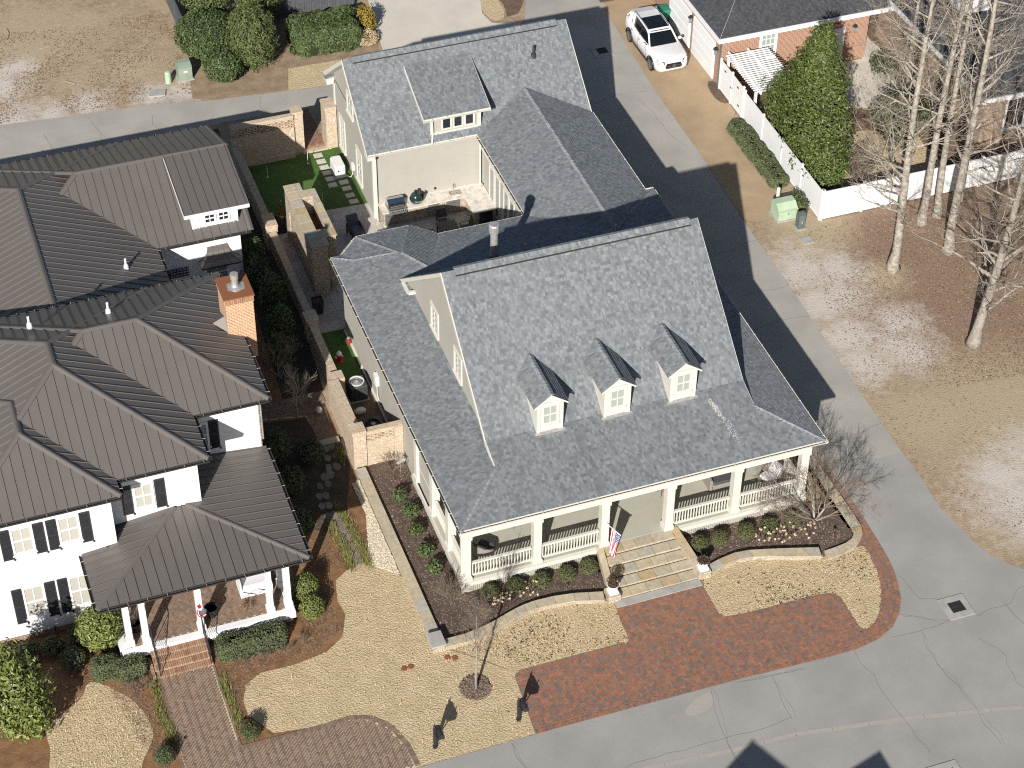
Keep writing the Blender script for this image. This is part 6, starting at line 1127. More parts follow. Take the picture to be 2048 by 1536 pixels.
# ---------------------------------------------------------------- white suv, nose towards the viewer
def suv(cx, y0):
    t = thing('parked_car', (cx, y0+2.45, 0), 'white five door suv with black panoramic roof in the tan driveway', 'car')
    # stations along the length (from the nose): offset, half width, sill z, belt z, top z of the lower body
    st = [(0, .64, .40, .74, .84), (.06, .80, .30, .82, .90), (.2, .89, .24, .89, .96), (.5, .945, .22, .95, 1.01), (.9, .965, .22, .99, 1.05), (1.35, .97, .22, 1.03, 1.08), (1.75, .97, .22, 1.06, 1.10), (2.6, .975, .22, 1.08, 1.10), (3.5, .975, .22, 1.10, 1.12), (4.2, .965, .24, 1.12, 1.14), (4.6, .93, .28, 1.12, 1.15), (4.82, .86, .36, 1.05, 1.12), (4.92, .74, .46, .92, 1.02)]
    b = MB(); nn = 10
    for d, hw, z0, zb, zt in st:
        pr = [(-hw*.82, z0), (-hw*.97, z0+.1), (-hw, z0+(zb-z0)*.5), (-hw*.985, zb), (-hw*.9, zt), (hw*.9, zt), (hw*.985, zb), (hw, z0+(zb-z0)*.5), (hw*.97, z0+.1), (hw*.82, z0)]
        b.v += [(cx+x, y0+d, z) for x, z in pr]
    for i in range(len(st)-1):
        for k in range(nn-1): b.f.append((i*nn+k, i*nn+k+1, (i+1)*nn+k+1, (i+1)*nn+k)); b.uv.append(None)
        b.f.append((i*nn, (i+1)*nn, (i+1)*nn+nn-1, i*nn+nn-1)); b.uv.append(None)
    b.f += [tuple(range(nn-1, -1, -1)), tuple((len(st)-1)*nn+k for k in range(nn))]; b.uv += [None, None]
    body = mk('body', b, 'car_paint', t, True)
    # hood crease
    for sx in (-1, 1): mk('hood_crease', MB().tube([(cx+sx*.62, y0+.3, .925), (cx+sx*.66, y0+1.0, 1.045), (cx+sx*.7, y0+1.5, 1.085)], .02, 6), 'car_paint', body)
    gl = MB(); gs = [(1.42, .80, 1.10, .82, 1.12), (1.95, .83, 1.1, .67, 1.56), (2.3, .84, 1.1, .64, 1.66), (3.2, .84, 1.11, .64, 1.70), (4.0, .82, 1.13, .61, 1.66), (4.55, .78, 1.14, .56, 1.52), (4.78, .74, 1.14, .66, 1.2)]
    for d, wb, zb, wt, zt in gs: gl.v += [(cx-wb, y0+d, zb-.04), (cx-wt, y0+d, zt), (cx+wt, y0+d, zt), (cx+wb, y0+d, zb-.04)]
    for i in range(len(gs)-1):
        for k in range(3): gl.f.append((i*4+k, i*4+k+1, (i+1)*4+k+1, (i+1)*4+k)); gl.uv.append(None)
    gl.f += [(0, 1, 2, 3), (len(gs)*4-1, len(gs)*4-2, len(gs)*4-3, len(gs)*4-4)]; gl.uv += [None, None]
    mk('windows', gl, 'car_glass', t)
    # white roof frame, pillars and rails over the glass
    rf = MB()
    for d0, d1, w0, z0, w1, z1 in ((2.0, 2.22, .66, 1.58, .64, 1.66), (3.35, 4.0, .64, 1.71, .61, 1.68), (4.0, 4.62, .61, 1.68, .54, 1.53)): rf.slab([(cx-w0, y0+d0, z0), (cx+w0, y0+d0, z0), (cx+w1, y0+d1, z1), (cx-w1, y0+d1, z1)], (0, 0, .025))
    for sx in (-1, 1):
        rf.tube([(cx+sx*.83, y0+1.4, 1.10), (cx+sx*.68, y0+1.96, 1.57), (cx+sx*.65, y0+2.3, 1.67), (cx+sx*.65, y0+3.2, 1.71), (cx+sx*.62, y0+4.0, 1.67), (cx+sx*.57, y0+4.55, 1.53), (cx+sx*.72, y0+4.8, 1.15)], .05, 6)
        rf.tube([(cx+sx*.66, y0+3.95, 1.65), (cx+sx*.84, y0+3.75, 1.1)], .07, 6); rf.tube([(cx+sx*.655, y0+4.3, 1.6), (cx+sx*.82, y0+4.2, 1.12)], .12, 6)
    mk('roof_frame', rf, 'car_paint', t); mk('panoramic_roof', MB().slab([(cx-.56, y0+2.05, 1.615), (cx+.56, y0+2.05, 1.615), (cx+.57, y0+2.35, 1.7), (cx+.57, y0+3.35, 1.735), (cx-.57, y0+3.35, 1.735), (cx-.57, y0+2.35, 1.7)], (0, 0, .012)), 'car_glass', t)
    for sx in (-1, 1):
        mk('b_pillar', MB().tube([(cx+sx*.66, y0+2.75, 1.66), (cx+sx*.845, y0+2.8, 1.1)], .03, 5), 'plastic_black', t); mk('roof_rail', MB().tube([(cx+sx*.6, y0+2.2, 1.7), (cx+sx*.6, y0+2.4, 1.77), (cx+sx*.6, y0+3.9, 1.76), (cx+sx*.58, y0+4.2, 1.68)], .02, 5), 'chrome', t)
        mk('mirror', MB().ball((cx+sx*1.06, y0+1.72, 1.15), .13, 10, (1, .7, .75)), 'car_paint', t, True); mk('mirror_arm', MB().tube([(cx+sx*.88, y0+1.7, 1.1), (cx+sx*1.02, y0+1.72, 1.12)], .03, 5), 'plastic_black', t)
        mk('headlight', MB().slab([(cx+sx*.5, y0+.0, .74), (cx+sx*.84, y0+.12, .78), (cx+sx*.88, y0+.32, .95), (cx+sx*.52, y0+.05, .90)], (0, -.035, .02)), 'lamp_glass', t); mk('intake', MB().slab([(cx+sx*.5, y0+.05, .42), (cx+sx*.84, y0+.16, .44), (cx+sx*.86, y0+.2, .58), (cx+sx*.66, y0+.07, .5)], (0, -.03, 0)), 'plastic_black', t)
        mk('tail_light', MB().slab([(cx+sx*.55, y0+4.9, .92), (cx+sx*.9, y0+4.7, .95), (cx+sx*.9, y0+4.7, 1.05), (cx+sx*.55, y0+4.88, 1.03)], (0, .03, 0)), 'hydrant_red', t)
        for d in (2.15, 3.15): mk('door_handle', MB().box(cx+sx*.985-.02, cx+sx*.985+.02, y0+d+.3, y0+d+.52, .96, .99), 'chrome', t)
        for d in (1.62, 2.72, 3.7): mk('door_gap', MB().tube([(cx+sx*.975, y0+d, .35), (cx+sx*.985, y0+d, .65), (cx+sx*.965, y0+d, 1.06)], .006, 4), 'plastic_black', t)
        mk('sill_trim', MB().box(cx+sx*.93-.03, cx+sx*.93+.03, y0+1.25, y0+3.4, .2, .32), 'plastic_black', t)
        for d in (.9, 3.9):
            x = cx+sx*.86; y = y0+d; wh = mk('wheel', MB().tube([(x-.12, y, .37), (x+.135, y, .37)] if sx > 0 else [(x+.12, y, .37), (x-.135, y, .37)], .37, 22), 'tyre', t); xo = x+sx*.137
            mk('arch', MB().tube([(cx+sx*.975, y+.44*math.cos(a*.2618), .37+.44*math.sin(a*.2618)) for a in range(13)], .045, 5), 'plastic_black', t); mk('rim', MB().tube([(xo-sx*.02, y, .37), (xo+sx*.004, y, .37)], .27, 20), 'plastic_black', wh)
            sp = MB(); sp.tube([(xo+sx*.008, y, .37), (xo+sx*.02, y, .37)], .06, 10)
            for a in range(10): ca, sa = math.cos(a*.6283), math.sin(a*.6283); sp.tube([(xo+sx*.01, y+.05*ca, .37+.05*sa), (xo+sx*.008, y+.26*ca, .37+.26*sa)], .02, 4)
            sp.tube([(xo+sx*.006, y+.265*math.cos(a*.2856), .37+.265*math.sin(a*.2856)) for a in range(23)], .014, 4, False); mk('spokes', sp, 'rim', wh)
    mk('grille', MB().slab([(cx-.44, y0-.01, .5), (cx+.44, y0-.01, .5), (cx+.48, y0-.005, .64), (cx+.4, y0+.0, .80), (cx-.4, y0+.0, .80), (cx-.48, y0-.005, .64)], (0, -.03, 0)), 'plastic_black', t)
    for z in (.57, .68): mk('grille_bar', MB().tube([(cx-.46, y0-.045, z), (cx+.46, y0-.045, z)], .015, 5), 'chrome', t)
    em = MB(); em.tube([(cx+.095*math.cos(a*.3307), y0-.06, .65+.095*math.sin(a*.3307)) for a in range(20)], .011, 4, False)
    for a in (90, 210, 330): em.tube([(cx, y0-.06, .65), (cx+.09*math.cos(math.radians(a)), y0-.06, .65+.09*math.sin(math.radians(a)))], .009, 4)
    mk('emblem', em, 'chrome', t); mk('skid', MB().slab([(cx-.7, y0+.04, .3), (cx+.7, y0+.04, .3), (cx+.6, y0-.01, .36), (cx-.6, y0-.01, .36)], (0, -.02, 0)), 'chrome', t); mk('number_plate', MB().box(cx-.0-.15, cx+.15, y0-.035, y0-.02, .4, .5), 'ac_white', t)
    mk('dash', MB().box(cx-.6, cx+.6, y0+1.75, y0+1.95, 1.0, 1.1), 'glass_cream', t)
suv(22.78, 31.95)
# ---------------------------------------------------------------- vegetation
def leaf(mb, p, nrm, s, rnd, thin=.45):
    n = nrm.normalized(); a = Vector((rnd.gauss(0, 1), rnd.gauss(0, 1), rnd.gauss(0, 1))); a = (a-n*a.dot(n))
    a = a.normalized() if a.length > 1e-6 else Vector((1, 0, 0)); b = n.cross(a); f = n*(s*.16)
    mb.add([p-a*s, p+b*s*thin+f, p+a*s, p-b*s*thin+f], [(0, 1, 2), (0, 2, 3)])
def crown(mb, c, rad, n, s, rnd, shell=.72, lump=.28, freq=1.1, seed=0, flatb=0, shape=None, up=.35, jit=.75, thin=.45):
    """leaves through the outer part of a lumpy ellipsoid; shape(t) narrows it with height t in -1..1"""
    c = Vector(c); k = 0
    while k < n:
        d = Vector((rnd.gauss(0, 1), rnd.gauss(0, 1), rnd.gauss(0, 1)))
        if d.length < 1e-5: continue
        d.normalize(); sc = shape(d.z) if shape else 1
        lm = 1+lump*(mnoise.noise(Vector((d.x*freq*2, d.y*freq*2, d.z*freq*2+seed*5)))+.6*mnoise.noise(Vector((d.x*freq*5, d.y*freq*5, d.z*freq*5+seed))))
        r = lm*(shell+(1-shell)*rnd.random()**.6)
        p = c+Vector((d.x*rad[0]*sc, d.y*rad[1]*sc, d.z*rad[2]))*r
        if p.z < flatb: continue
        nn = Vector((d.x/rad[0], d.y/rad[1], d.z/rad[2]+up/rad[2])).normalized()+Vector((rnd.gauss(0, 1), rnd.gauss(0, 1), rnd.gauss(0, 1)))*jit*.6
        leaf(mb, p, nn, s*rnd.uniform(.6, 1.25), rnd, thin); k += 1
def body(mb, c, rad, k=.7, seed=0, lump=.2, flatb=None, n=14):
    o = len(mb.v); mb.ball((0, 0, 0), 1, n)
    for i in range(o, len(mb.v)):
        d = Vector(mb.v[i]); l = k*(1+lump*mnoise.noise(d*2+Vector((0, 0, seed*5)))); z = c[2]+d.z*rad[2]*l
        mb.v[i] = (c[0]+d.x*rad[0]*l, c[1]+d.y*rad[1]*l, max(z, flatb) if flatb is not None else z)
flat('crown_core', (.018, .024, .010), .95)  # near-black solid filling the foliage: the shade inside is put into its colour
SEED = [0]
def shrub(name, x, y, rad, h, n, s, m, label, cat='shrub', group=None, lump=.2, shape=None, core=.72, stem=True, jit=.75, freq=1.1, z0=0, thin=.45):
    SEED[0] += 1; sd = SEED[0]; rnd = random.Random(sd); t = thing(name, (x, y, z0), label, cat, group); c = (x, y, z0+h*.5); R = (rad[0], rad[1], h*.5)
    mb = MB(); crown(mb, c, R, n, s, rnd, lump=lump, seed=sd, flatb=z0+.03, shape=shape, jit=jit, freq=freq, thin=thin); mk('foliage', mb, m, t)
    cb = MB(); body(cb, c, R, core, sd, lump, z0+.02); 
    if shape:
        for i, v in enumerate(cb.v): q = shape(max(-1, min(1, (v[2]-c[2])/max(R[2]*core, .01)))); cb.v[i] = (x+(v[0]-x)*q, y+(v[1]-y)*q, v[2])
    mk('shade_core', cb, 'crown_core', t)
    if stem: mk('stem', MB().tube([(x, y, z0), (x, y, z0+h*.3)], [.04, .03], 6), 'bark_grey', t)
    return t
def hedgebox(name, x0, x1, y0, y1, h, n, s, m, label, r=.25, lump=.04, group=None, cat='hedge', z0=0):
    """clipped hedge: leaves on a rounded box"""
    SEED[0] += 1; sd = SEED[0]; rnd = random.Random(sd); t = thing(name, ((x0+x1)/2, (y0+y1)/2, 0), label, cat, group); mb = MB(); cx, cy = (x0+x1)/2, (y0+y1)/2; hx, hy = (x1-x0)/2, (y1-y0)/2
    areas = [(2*hx*2*hy, 't'), (2*hx*h, 'f'), (2*hx*h, 'b'), (2*hy*h, 'l'), (2*hy*h, 'r')]; tot = sum(a for a, _ in areas)
    for k in range(n):
        q = rnd.random()*tot
        for a, f in areas:
            if q < a: break
            q -= a
        u, v = rnd.uniform(-1, 1), rnd.random()
        if f == 't': p = Vector((u*hx, rnd.uniform(-1, 1)*hy, h)); nn = Vector((0, 0, 1))
        elif f in 'fb': sg = -1 if f == 'f' else 1; p = Vector((u*hx, sg*hy, v*h)); nn = Vector((0, sg, .3))
        else: sg = -1 if f == 'l' else 1; p = Vector((sg*hx, u*hy, v*h)); nn = Vector((sg, 0, .3))
        # round the corners
        qx, qy, qz = max(abs(p.x)-(hx-r), 0), max(abs(p.y)-(hy-r), 0), max(p.z-(h-r), 0); d = math.sqrt(qx*qx+qy*qy+qz*qz)
        if d > r: f_ = r/d; p = Vector((math.copysign(abs(p.x)-qx+qx*f_, p.x), math.copysign(abs(p.y)-qy+qy*f_, p.y), p.z-qz+qz*f_)); nn = Vector((math.copysign(qx, p.x), math.copysign(qy, p.y), qz)).normalized()+nn*.3
        p += nn.normalized()*(mnoise.noise(Vector((p.x*1.6+cx, p.y*1.6+cy, p.z*1.6)))*lump*2.4-rnd.random()**2*.14)
        leaf(mb, Vector((cx, cy, z0))+p, nn.normalized()+Vector((rnd.gauss(0, .5), rnd.gauss(0, .5), rnd.gauss(0, .5)+.25)), s*rnd.uniform(.6, 1.25), rnd)
    mk('foliage', mb, m, t); mk('shade_core', MB().rbox(x0+.12, x1-.12, y0+.12, y1-.12, z0+.02, z0+h-.12, min(r, hx-.15, hy-.15)), 'crown_core', t); return t
# bare trees ----------------------------------------------------------
def branch(mb, p, d, L, r, depth, rnd, tw, spread=.6, nseg=4, droop=.0, minr=.004, grav=.03, kids=(2, 4)):
    pts = [p.copy()]; rs = [r]; dd = d.normalized()
    for i in range(nseg):
        dd = (dd+Vector((rnd.gauss(0, .10), rnd.gauss(0, .10), rnd.gauss(0, .07)+grav))).normalized(); p = p+dd*(L/nseg); pts.append(p.copy()); rs.append(max(r*(1-.62*(i+1)/nseg), minr))
    (mb if r > .018 else tw).tube(pts, rs, 6 if r > .05 else (4 if r > .018 else 3), r > .05)
    if depth <= 0: return
    for k in range(rnd.randint(*kids)):
        f = rnd.uniform(.35, .95); i = min(int(f*nseg), nseg-1); q = pts[i].lerp(pts[i+1], f*nseg-i); rr = rs[i]*rnd.uniform(.45, .7)
        a = Vector((rnd.gauss(0, 1), rnd.gauss(0, 1), rnd.gauss(0, .7))); a = (a-dd*a.dot(dd)).normalized(); nd = (dd*(1-spread*.5)+a*spread*rnd.uniform(.7, 1.3)).normalized()
        branch(mb, q, nd, L*rnd.uniform(.5, .75), max(rr, minr), depth-1, rnd, tw, spread, nseg, droop, minr, grav, kids)
    branch(mb, pts[-1], dd, L*.62, max(rs[-1], minr), depth-1, rnd, tw, spread, nseg, droop, minr, grav, kids)
def talltree(x, y, h, r, lean, label, seed, first, nb, grp, blen=3.0, m='bark_pale', name='bare_tree', side=None, depth=3):
    rnd = random.Random(seed); t = thing(name, (x, y, 0), label, 'tree', grp); tr, br, tw = MB(), MB(), MB(); pts, rs = [], []; n = 14
    for i in range(n+1):
        f = i/n; pts.append(Vector((x+lean[0]*f*h+.12*math.sin(f*5+seed), y+lean[1]*f*h+.1*math.cos(f*4+seed), f*h))); rs.append(.84*r*(1.0-.72*f)*(1+.55*max(0, 1-f*16)))
    pts.insert(1, Vector((x, y, .25))); rs.insert(1, r*1.12); tr.tube(pts, rs, 10); mk('trunk', tr, m, t, True)
    for k in range(nb):
        f = first+(1-first)*(k+rnd.random()*.7)/nb; z = f*h; i = min(int(f*n), n-1); p = Vector((x+lean[0]*z+.12*math.sin(f*5+seed), y+lean[1]*z+.1*math.cos(f*4+seed), z)); a = rnd.uniform(0, 6.28)
        if side is not None and rnd.random() < .6: a = side+rnd.gauss(0, .8)
        d = Vector((math.cos(a), math.sin(a), rnd.uniform(.25, 1.0))); branch(br, p, d, blen*.72*rnd.uniform(.6, 1.15)*(1-.35*f), r*.32*(1-.6*f), depth, rnd, tw, .7, 5, 0, .0045, .05, (2, 4))
    mk('crown', br, m, t); mk('twigs', tw, 'twig_pale' if m == 'bark_pale' else 'twig', t); return t
talltree(26.1, 13.0, 16.5, .27, (-.012, .0), 'tall pale trunked bare tree nearest the gravel patches', 21, .18, 34, 'bare trees on the wooded lot', 3.6, side=2.6)
talltree(29.22, 15.85, 17, .24, (.018, .0), 'bare tree standing closest to the white fence', 22, .25, 24, 'bare trees on the wooded lot', 3.0)
talltree(30.27, 16.1, 16, .22, (-.03, 0), 'bare tree behind the closest fence tree, trunks almost touching', 23, .35, 18, 'bare trees on the wooded lot', 2.8)
talltree(30.9, 15.6, 17, .20, (.0, .0), 'slim bare tree in the middle of the fence group', 27, .38, 18, 'bare trees on the wooded lot', 2.8)
talltree(29.4, 13.35, 17.5, .27, (-.008, .0), 'tall bare tree at the front right of the fence group', 24, .25, 24, 'bare trees on the wooded lot', 3.2)
talltree(27.1, 6.8, 13, .30, (.075, .0), 'big leaning bare tree alone in the leaf litter', 25, .14, 40, 'bare trees on the wooded lot', 3.8, m='bark_grey')
talltree(33.5, 12.2, 14, .2, (-.0, .01), 'bare tree at the right edge of the wooded lot', 26, .12, 26, 'bare trees on the wooded lot', 3.0, m='bark_grey')
talltree(34.0, 26.5, 10, .16, (.0, .0), 'bare tree beside the brown brick house', 28, .3, 10, 'bare trees on the wooded lot', 2.6)
def smallbare(name, x, y, stems, h, label, seed, m, tm, spread=.35, r=.03, depth=3, grp=None, cat='tree', blen=.7, grav=.05, kids=(2, 4), z0=0):
    rnd = random.Random(seed); t = thing(name, (x, y, z0), label, cat, grp); br, tw = MB(), MB()
    for k in range(stems):
        a = 6.283*k/stems+rnd.uniform(-.4, .4); d = Vector((math.cos(a)*spread*rnd.uniform(.5, 1.2), math.sin(a)*spread*rnd.uniform(.5, 1.2), 1)) if stems > 1 else Vector((0, 0, 1))
        branch(br, Vector((x, y, z0)), d, h*blen, r*rnd.uniform(.8, 1.1), depth, rnd, tw, .5, 4, 0, .004, grav, kids)
    mk('branches', br, m, t); mk('twigs', tw, tm, t); return t
# street tree in its mulch ring
stt = thing('young_street_tree', (-1.19, -4.96, 0), 'slender young bare tree in a mulch ring on the lawn', 'tree'); tr, br, tw = MB(), MB(), MB(); rnd = random.Random(31)
tr.tube([(-1.19, -4.96, 0), (-1.2, -4.96, .8), (-1.17, -4.97, 1.8), (-1.18, -4.95, 3.0), (-1.17, -4.95, 4.2)], [.065, .05, .042, .028, .01], 8); mk('trunk', tr, 'bark_grey', stt, True)
for k in range(26): z = 1.7+2.4*k/26; a = k*2.4; branch(br, Vector((-1.18, -4.96, z)), Vector((math.cos(a)*.45, math.sin(a)*.45, 1)), .95*(1-.5*k/26), .012, 2, rnd, tw, .4, 3, 0, .0035)
mk('crown', br, 'bark_grey', stt); mk('twigs', tw, 'twig', stt)
mr = thing('mulch_ring', (-1.2, -4.92, 0), 'round dark mulch ring under the young street tree', 'mulch ring'); mk('mulch', MB().lathe(-1.2, -4.9, [(.62, .02), (.55, .05), (.2, .07)], 28), 'mulch_brown', mr); ch = MB(); rnd = random.Random(3)
for k in range(900):
    a, r_ = rnd.uniform(0, 6.283), .62*math.sqrt(rnd.random()); ch.obox(-1.2+r_*math.cos(a), -4.9+r_*math.sin(a), .045, .07+rnd.random()*.03, rnd.uniform(.03, .08), rnd.uniform(.015, .03), rnd.uniform(0, 3), False)
stuff(mk('bark_chips', ch, 'mulch_chip', mr))
smallbare('crape_myrtle', 15.15, -1.05, 7, 4.3, 'multi stemmed pale barked bare crape myrtle at the porch corner', 41, 'twig_pale', 'twig', .85, .05, 4, blen=.42, kids=(3, 4), cat='tree', grav=.02)
smallbare('bare_shrub', -.7, -.5, 10, 1.5, 'twiggy pinkish bare shrub at the left porch corner', 42, 'twig_pale', 'twig', .5, .016, 3, cat='shrub', blen=.45)
smallbare('bare_shrub', .35, -1.35, 7, 1.0, 'low bare twiggy shrub inside the curved wall, left of the hydrangeas', 46, 'twig', 'twig', .7, .012, 3, cat='shrub', blen=.4)
smallbare('side_magnolia', -3.59, 12.25, 1, 3.4, 'bare pale branched tree in sun beside the white house', 43, 'bark_grey', 'twig_pale', .4, .06, 4, blen=.42, kids=(3, 4))
smallbare('side_magnolia', -3.6, 15.0, 4, 2.6, 'second bare tree in shade beside the garden wall', 44, 'bark_grey', 'twig', .5, .035, 4, blen=.4)
smallbare('rose_bush', -.65, 7.6, 6, .9, 'dark rambling rose bush against the pierced screen wall', 45, 'twig', 'twig', .8, .012, 3, cat='shrub', blen=.5)
# magnolia behind the white fence
cone = lambda t: .40+.72*(1-max(-1, min(1, t)))*.5+(.0 if t > -.7 else (t+.7)*.9)
mg = thing('evergreen_magnolia', (26.1, 21.6, 0), 'large glossy evergreen magnolia behind the white fence', 'tree'); mb = MB(); rnd = random.Random(51)
mk('trunk', MB().tube([(26.1, 21.6, 0), (26.1, 21.7, 3), (26.0, 21.8, 7)], [.2, .15, .05], 8), 'bark_grey', mg)
for (cx, cy, cz, rx, ry, rz_, n) in ((26.0, 21.7, 2.9, 1.7, 2.2, 2.8, 17000), (26.1, 22.3, 5.0, 1.3, 1.45, 2.3, 10000), (26.2, 22.4, 6.7, .75, .8, 1.5, 3000), (25.7, 19.9, 1.9, 1.05, 1.3, 1.6, 6500), (25.95, 24.4, 2.3, 1.3, 1.5, 2.0, 8000), (26.3, 23.2, 3.8, 1.4, 1.4, 2.3, 6000)):
    crown(mb, (cx, cy, cz), (rx, ry, rz_), n, .09, rnd, .55, .42, 2.0, n, .15, jit=1.0, up=.4)
mk('crown', mb, 'leaf_magnolia', mg); cb = MB(); body(cb, (26.0, 21.7, 3.2), (1.75, 2.2, 3.0), .62, 1, .3, .3); body(cb, (26.1, 22.3, 5.0), (1.3, 1.45, 2.3), .55, 2, .3, .3); body(cb, (25.9, 24.6, 2.6), (1.3, 1.5, 2.3), .6, 3, .3, .2); body(cb, (25.7, 19.9, 2.0), (1.1, 1.3, 1.7), .6, 4, .3, .2); mk('shade_core', cb, 'crown_core', mg)
# bottom left evergreen
lt_ = thing('evergreen_holly_tree', (-18.0, -1.0, 0), 'glossy bright evergreen tree at the lower left edge', 'tree'); mb = MB(); rnd = random.Random(52); mk('trunk', MB().tube([(-18, -1.0, 0), (-18, -.9, 3)], [.12, .05], 8), 'bark_grey', lt_)
for (cx, cy, cz, rx, ry, rz_, n) in ((-18.0, -1.0, 1.9, 1.3, 1.35, 1.8, 4200), (-18.1, -.8, 3.0, .9, .9, 1.3, 1600), (-17.7, -1.5, 1.2, 1.0, 1.0, 1.1, 1400)): crown(mb, (cx, cy, cz), (rx, ry, rz_), n, .11, rnd, .55, .4, 1.7, n, .15, jit=.9, up=.5)
mk('crown', mb, 'leaf_bright', lt_); cb = MB(); body(cb, (-18, -1, 1.9), (1.3, 1.35, 1.8), .6, 5, .3, .2); mk('shade_core', cb, 'crown_core', lt_)
shrub('bright_holly', -14.3, 2.0, (.95, .8), 2.1, 3600, .085, 'leaf_bright', 'bright yellow green holly beside the white house porch', lump=.16)
# shrubs around the white house
hedgebox('clipped_hedge', -15.0, -13.9, .1, 1.0, .85, 3000, .045, 'leaf_yew', 'left half of the rounded yew hedge left of the brick steps', .35); hedgebox('clipped_hedge', -14.1, -12.85, -.25, .6, .8, 3200, .045, 'leaf_yew', 'rounded yew hedge touching the left of the brick steps', .35)
hedgebox('clipped_hedge', -10.2, -7.35, -.55, .4, .9, 6500, .045, 'leaf_yew', 'long clipped yew hedge in front of the white porch', .38); shrub('yew_shrub', -15.55, 1.3, (.55, .5), .9, 1300, .045, 'leaf_yew', 'round dark yew behind the left hedge in tree shade', lump=.12)
shrub('spiral_yew', -6.15, 1.75, (.62, .5), 1.35, 2400, .042, 'leaf_bright', 'upright two tier clipped shrub, taller tier, at the porch corner', lump=.18, group=None); shrub('spiral_yew', -6.1, .75, (.52, .48), 1.1, 2000, .042, 'leaf_bright', 'lower clipped shrub in front of the two tier shrub', lump=.15)
shrub('ball_shrub', -9.95, -4.3, (.42, .42), .72, 1500, .035, 'leaf_box', 'small ball shrub where the brick walk turns right', lump=.06); shrub('ball_shrub', -13.25, -4.4, (.42, .42), .72, 1500, .035, 'leaf_yew', 'small ball shrub left of the brick walk', lump=.06); shrub('ball_shrub', -13.1, -6.0, (.38, .38), .6, 900, .035, 'leaf_yew', 'ball shrub cut by the bottom edge beside the walk', lump=.06)
shrub('loose_shrub', -17.1, 2.3, (.5, .45), .8, 650, .07, 'leaf_box', 'loose leafy shrub under the left white windows', lump=.35); shrub('loose_shrub', -16.15, 2.3, (.45, .4), .7, 500, .07, 'leaf_yew', 'loose dark shrub under the right white windows', lump=.35); shrub('loose_shrub', -18.3, 2.0, (.5, .45), .9, 600, .07, 'leaf_box', 'leafy shrub at the far left edge below the white wall', lump=.35); shrub('loose_shrub', -15.1, 2.3, (.45, .4), .9, 450, .06, 'leaf_yew', 'small dark shrub between the window wall and bright holly', lump=.3)
for i, (x, y, s_, h) in enumerate(((-5.2, 9.8, .75, 1.7), (-5.0, 7.9, .6, 1.2), (-5.3, 5.6, .55, 1.0), (-3.75, 9.5, .6, .9), (-2.9, 17.2, .65, 2.4), (-2.75, 19.2, .7, 2.7), (-3.0, 20.9, .7, 2.4), (-3.3, 16.0, .6, 1.6), (-2.7, 22.8, .5, 2.0))):
    shrub('shade_shrub', x, y, (s_, s_), h, 1500, .07, 'leaf_holly' if i > 3 else 'leaf_yew', ['tall dark shrub by the white house corner', 'dark shrub beside the stone stepping path', 'dark shrub next to the porch roof edge', 'low dark shrub where the brick path ends', 'holly behind the chimney along the garden wall', 'second holly along the shaded garden wall', 'third holly beside the fireplace wall', 'low holly near the shaded bare tree', 'farthest holly by the garage corner'][i], lump=.3, group='shrubs in the shaded side passage')
for i, (x, y) in enumerate(((-12.85, -1.0), (-12.9, -1.9), (-12.85, -2.7), (-12.75, -3.4), (-10.3, -1.6), (-10.25, -2.4), (-10.25, -3.3))):
    rnd = random.Random(i); mb = MB()
    for k in range(260): a = rnd.uniform(0, 6.28); p = Vector((x+rnd.gauss(0, .09), y+rnd.gauss(0, .28), .02)); d = Vector((math.cos(a)*.16, math.sin(a)*.16, .2))*rnd.uniform(.6, 1.1); w_ = Vector((-math.sin(a), math.cos(a), 0))*.012; mb.add([p-w_, p+w_, p+d], [(0, 1, 2)])
    tgc = thing('grass_clump', (x, y, 0), 'green border grass clump, %s along the %s edge of the brick walk' % (['first', 'second', 'third', 'fourth'][i if i < 4 else i-4], 'left' if i < 4 else 'right'), 'grass', 'border grass along the brick walk'); stuff(mk('blades', mb, 'grass_tuft', tgc))
for i, (x, y) in enumerate(((-3.4, 5.9), (-3.34, 5.1), (-3.3, 4.3), (-3.25, 3.5), (-3.2, 2.95), (-4.05, 5.1), (-3.98, 4.3), (-3.9, 3.6), (-3.88, 3.05), (-2.55, 9.3))):
    rnd = random.Random(i+50); mb = MB()
    for k in range(280): a = rnd.uniform(0, 6.28); p = Vector((x+rnd.gauss(0, .1), y+rnd.gauss(0, .26), .02)); d = Vector((math.cos(a)*.17, math.sin(a)*.17, .2))*rnd.uniform(.6, 1.1); w_ = Vector((-math.sin(a), math.cos(a), 0))*.013; mb.add([p-w_, p+w_, p+d], [(0, 1, 2)])
    tgc = thing('grass_clump', (x, y, 0), 'border grass clump %s the stone stepping path, %s from the back' % ('right of' if i < 5 else ('left of' if i < 9 else 'beyond the end of'), ['first', 'second', 'third', 'fourth', 'fifth', 'first', 'second', 'third', 'fourth', 'first'][i]), 'grass', 'border grass along the stepping path'); stuff(mk('blades', mb, 'grass_tuft', tgc))
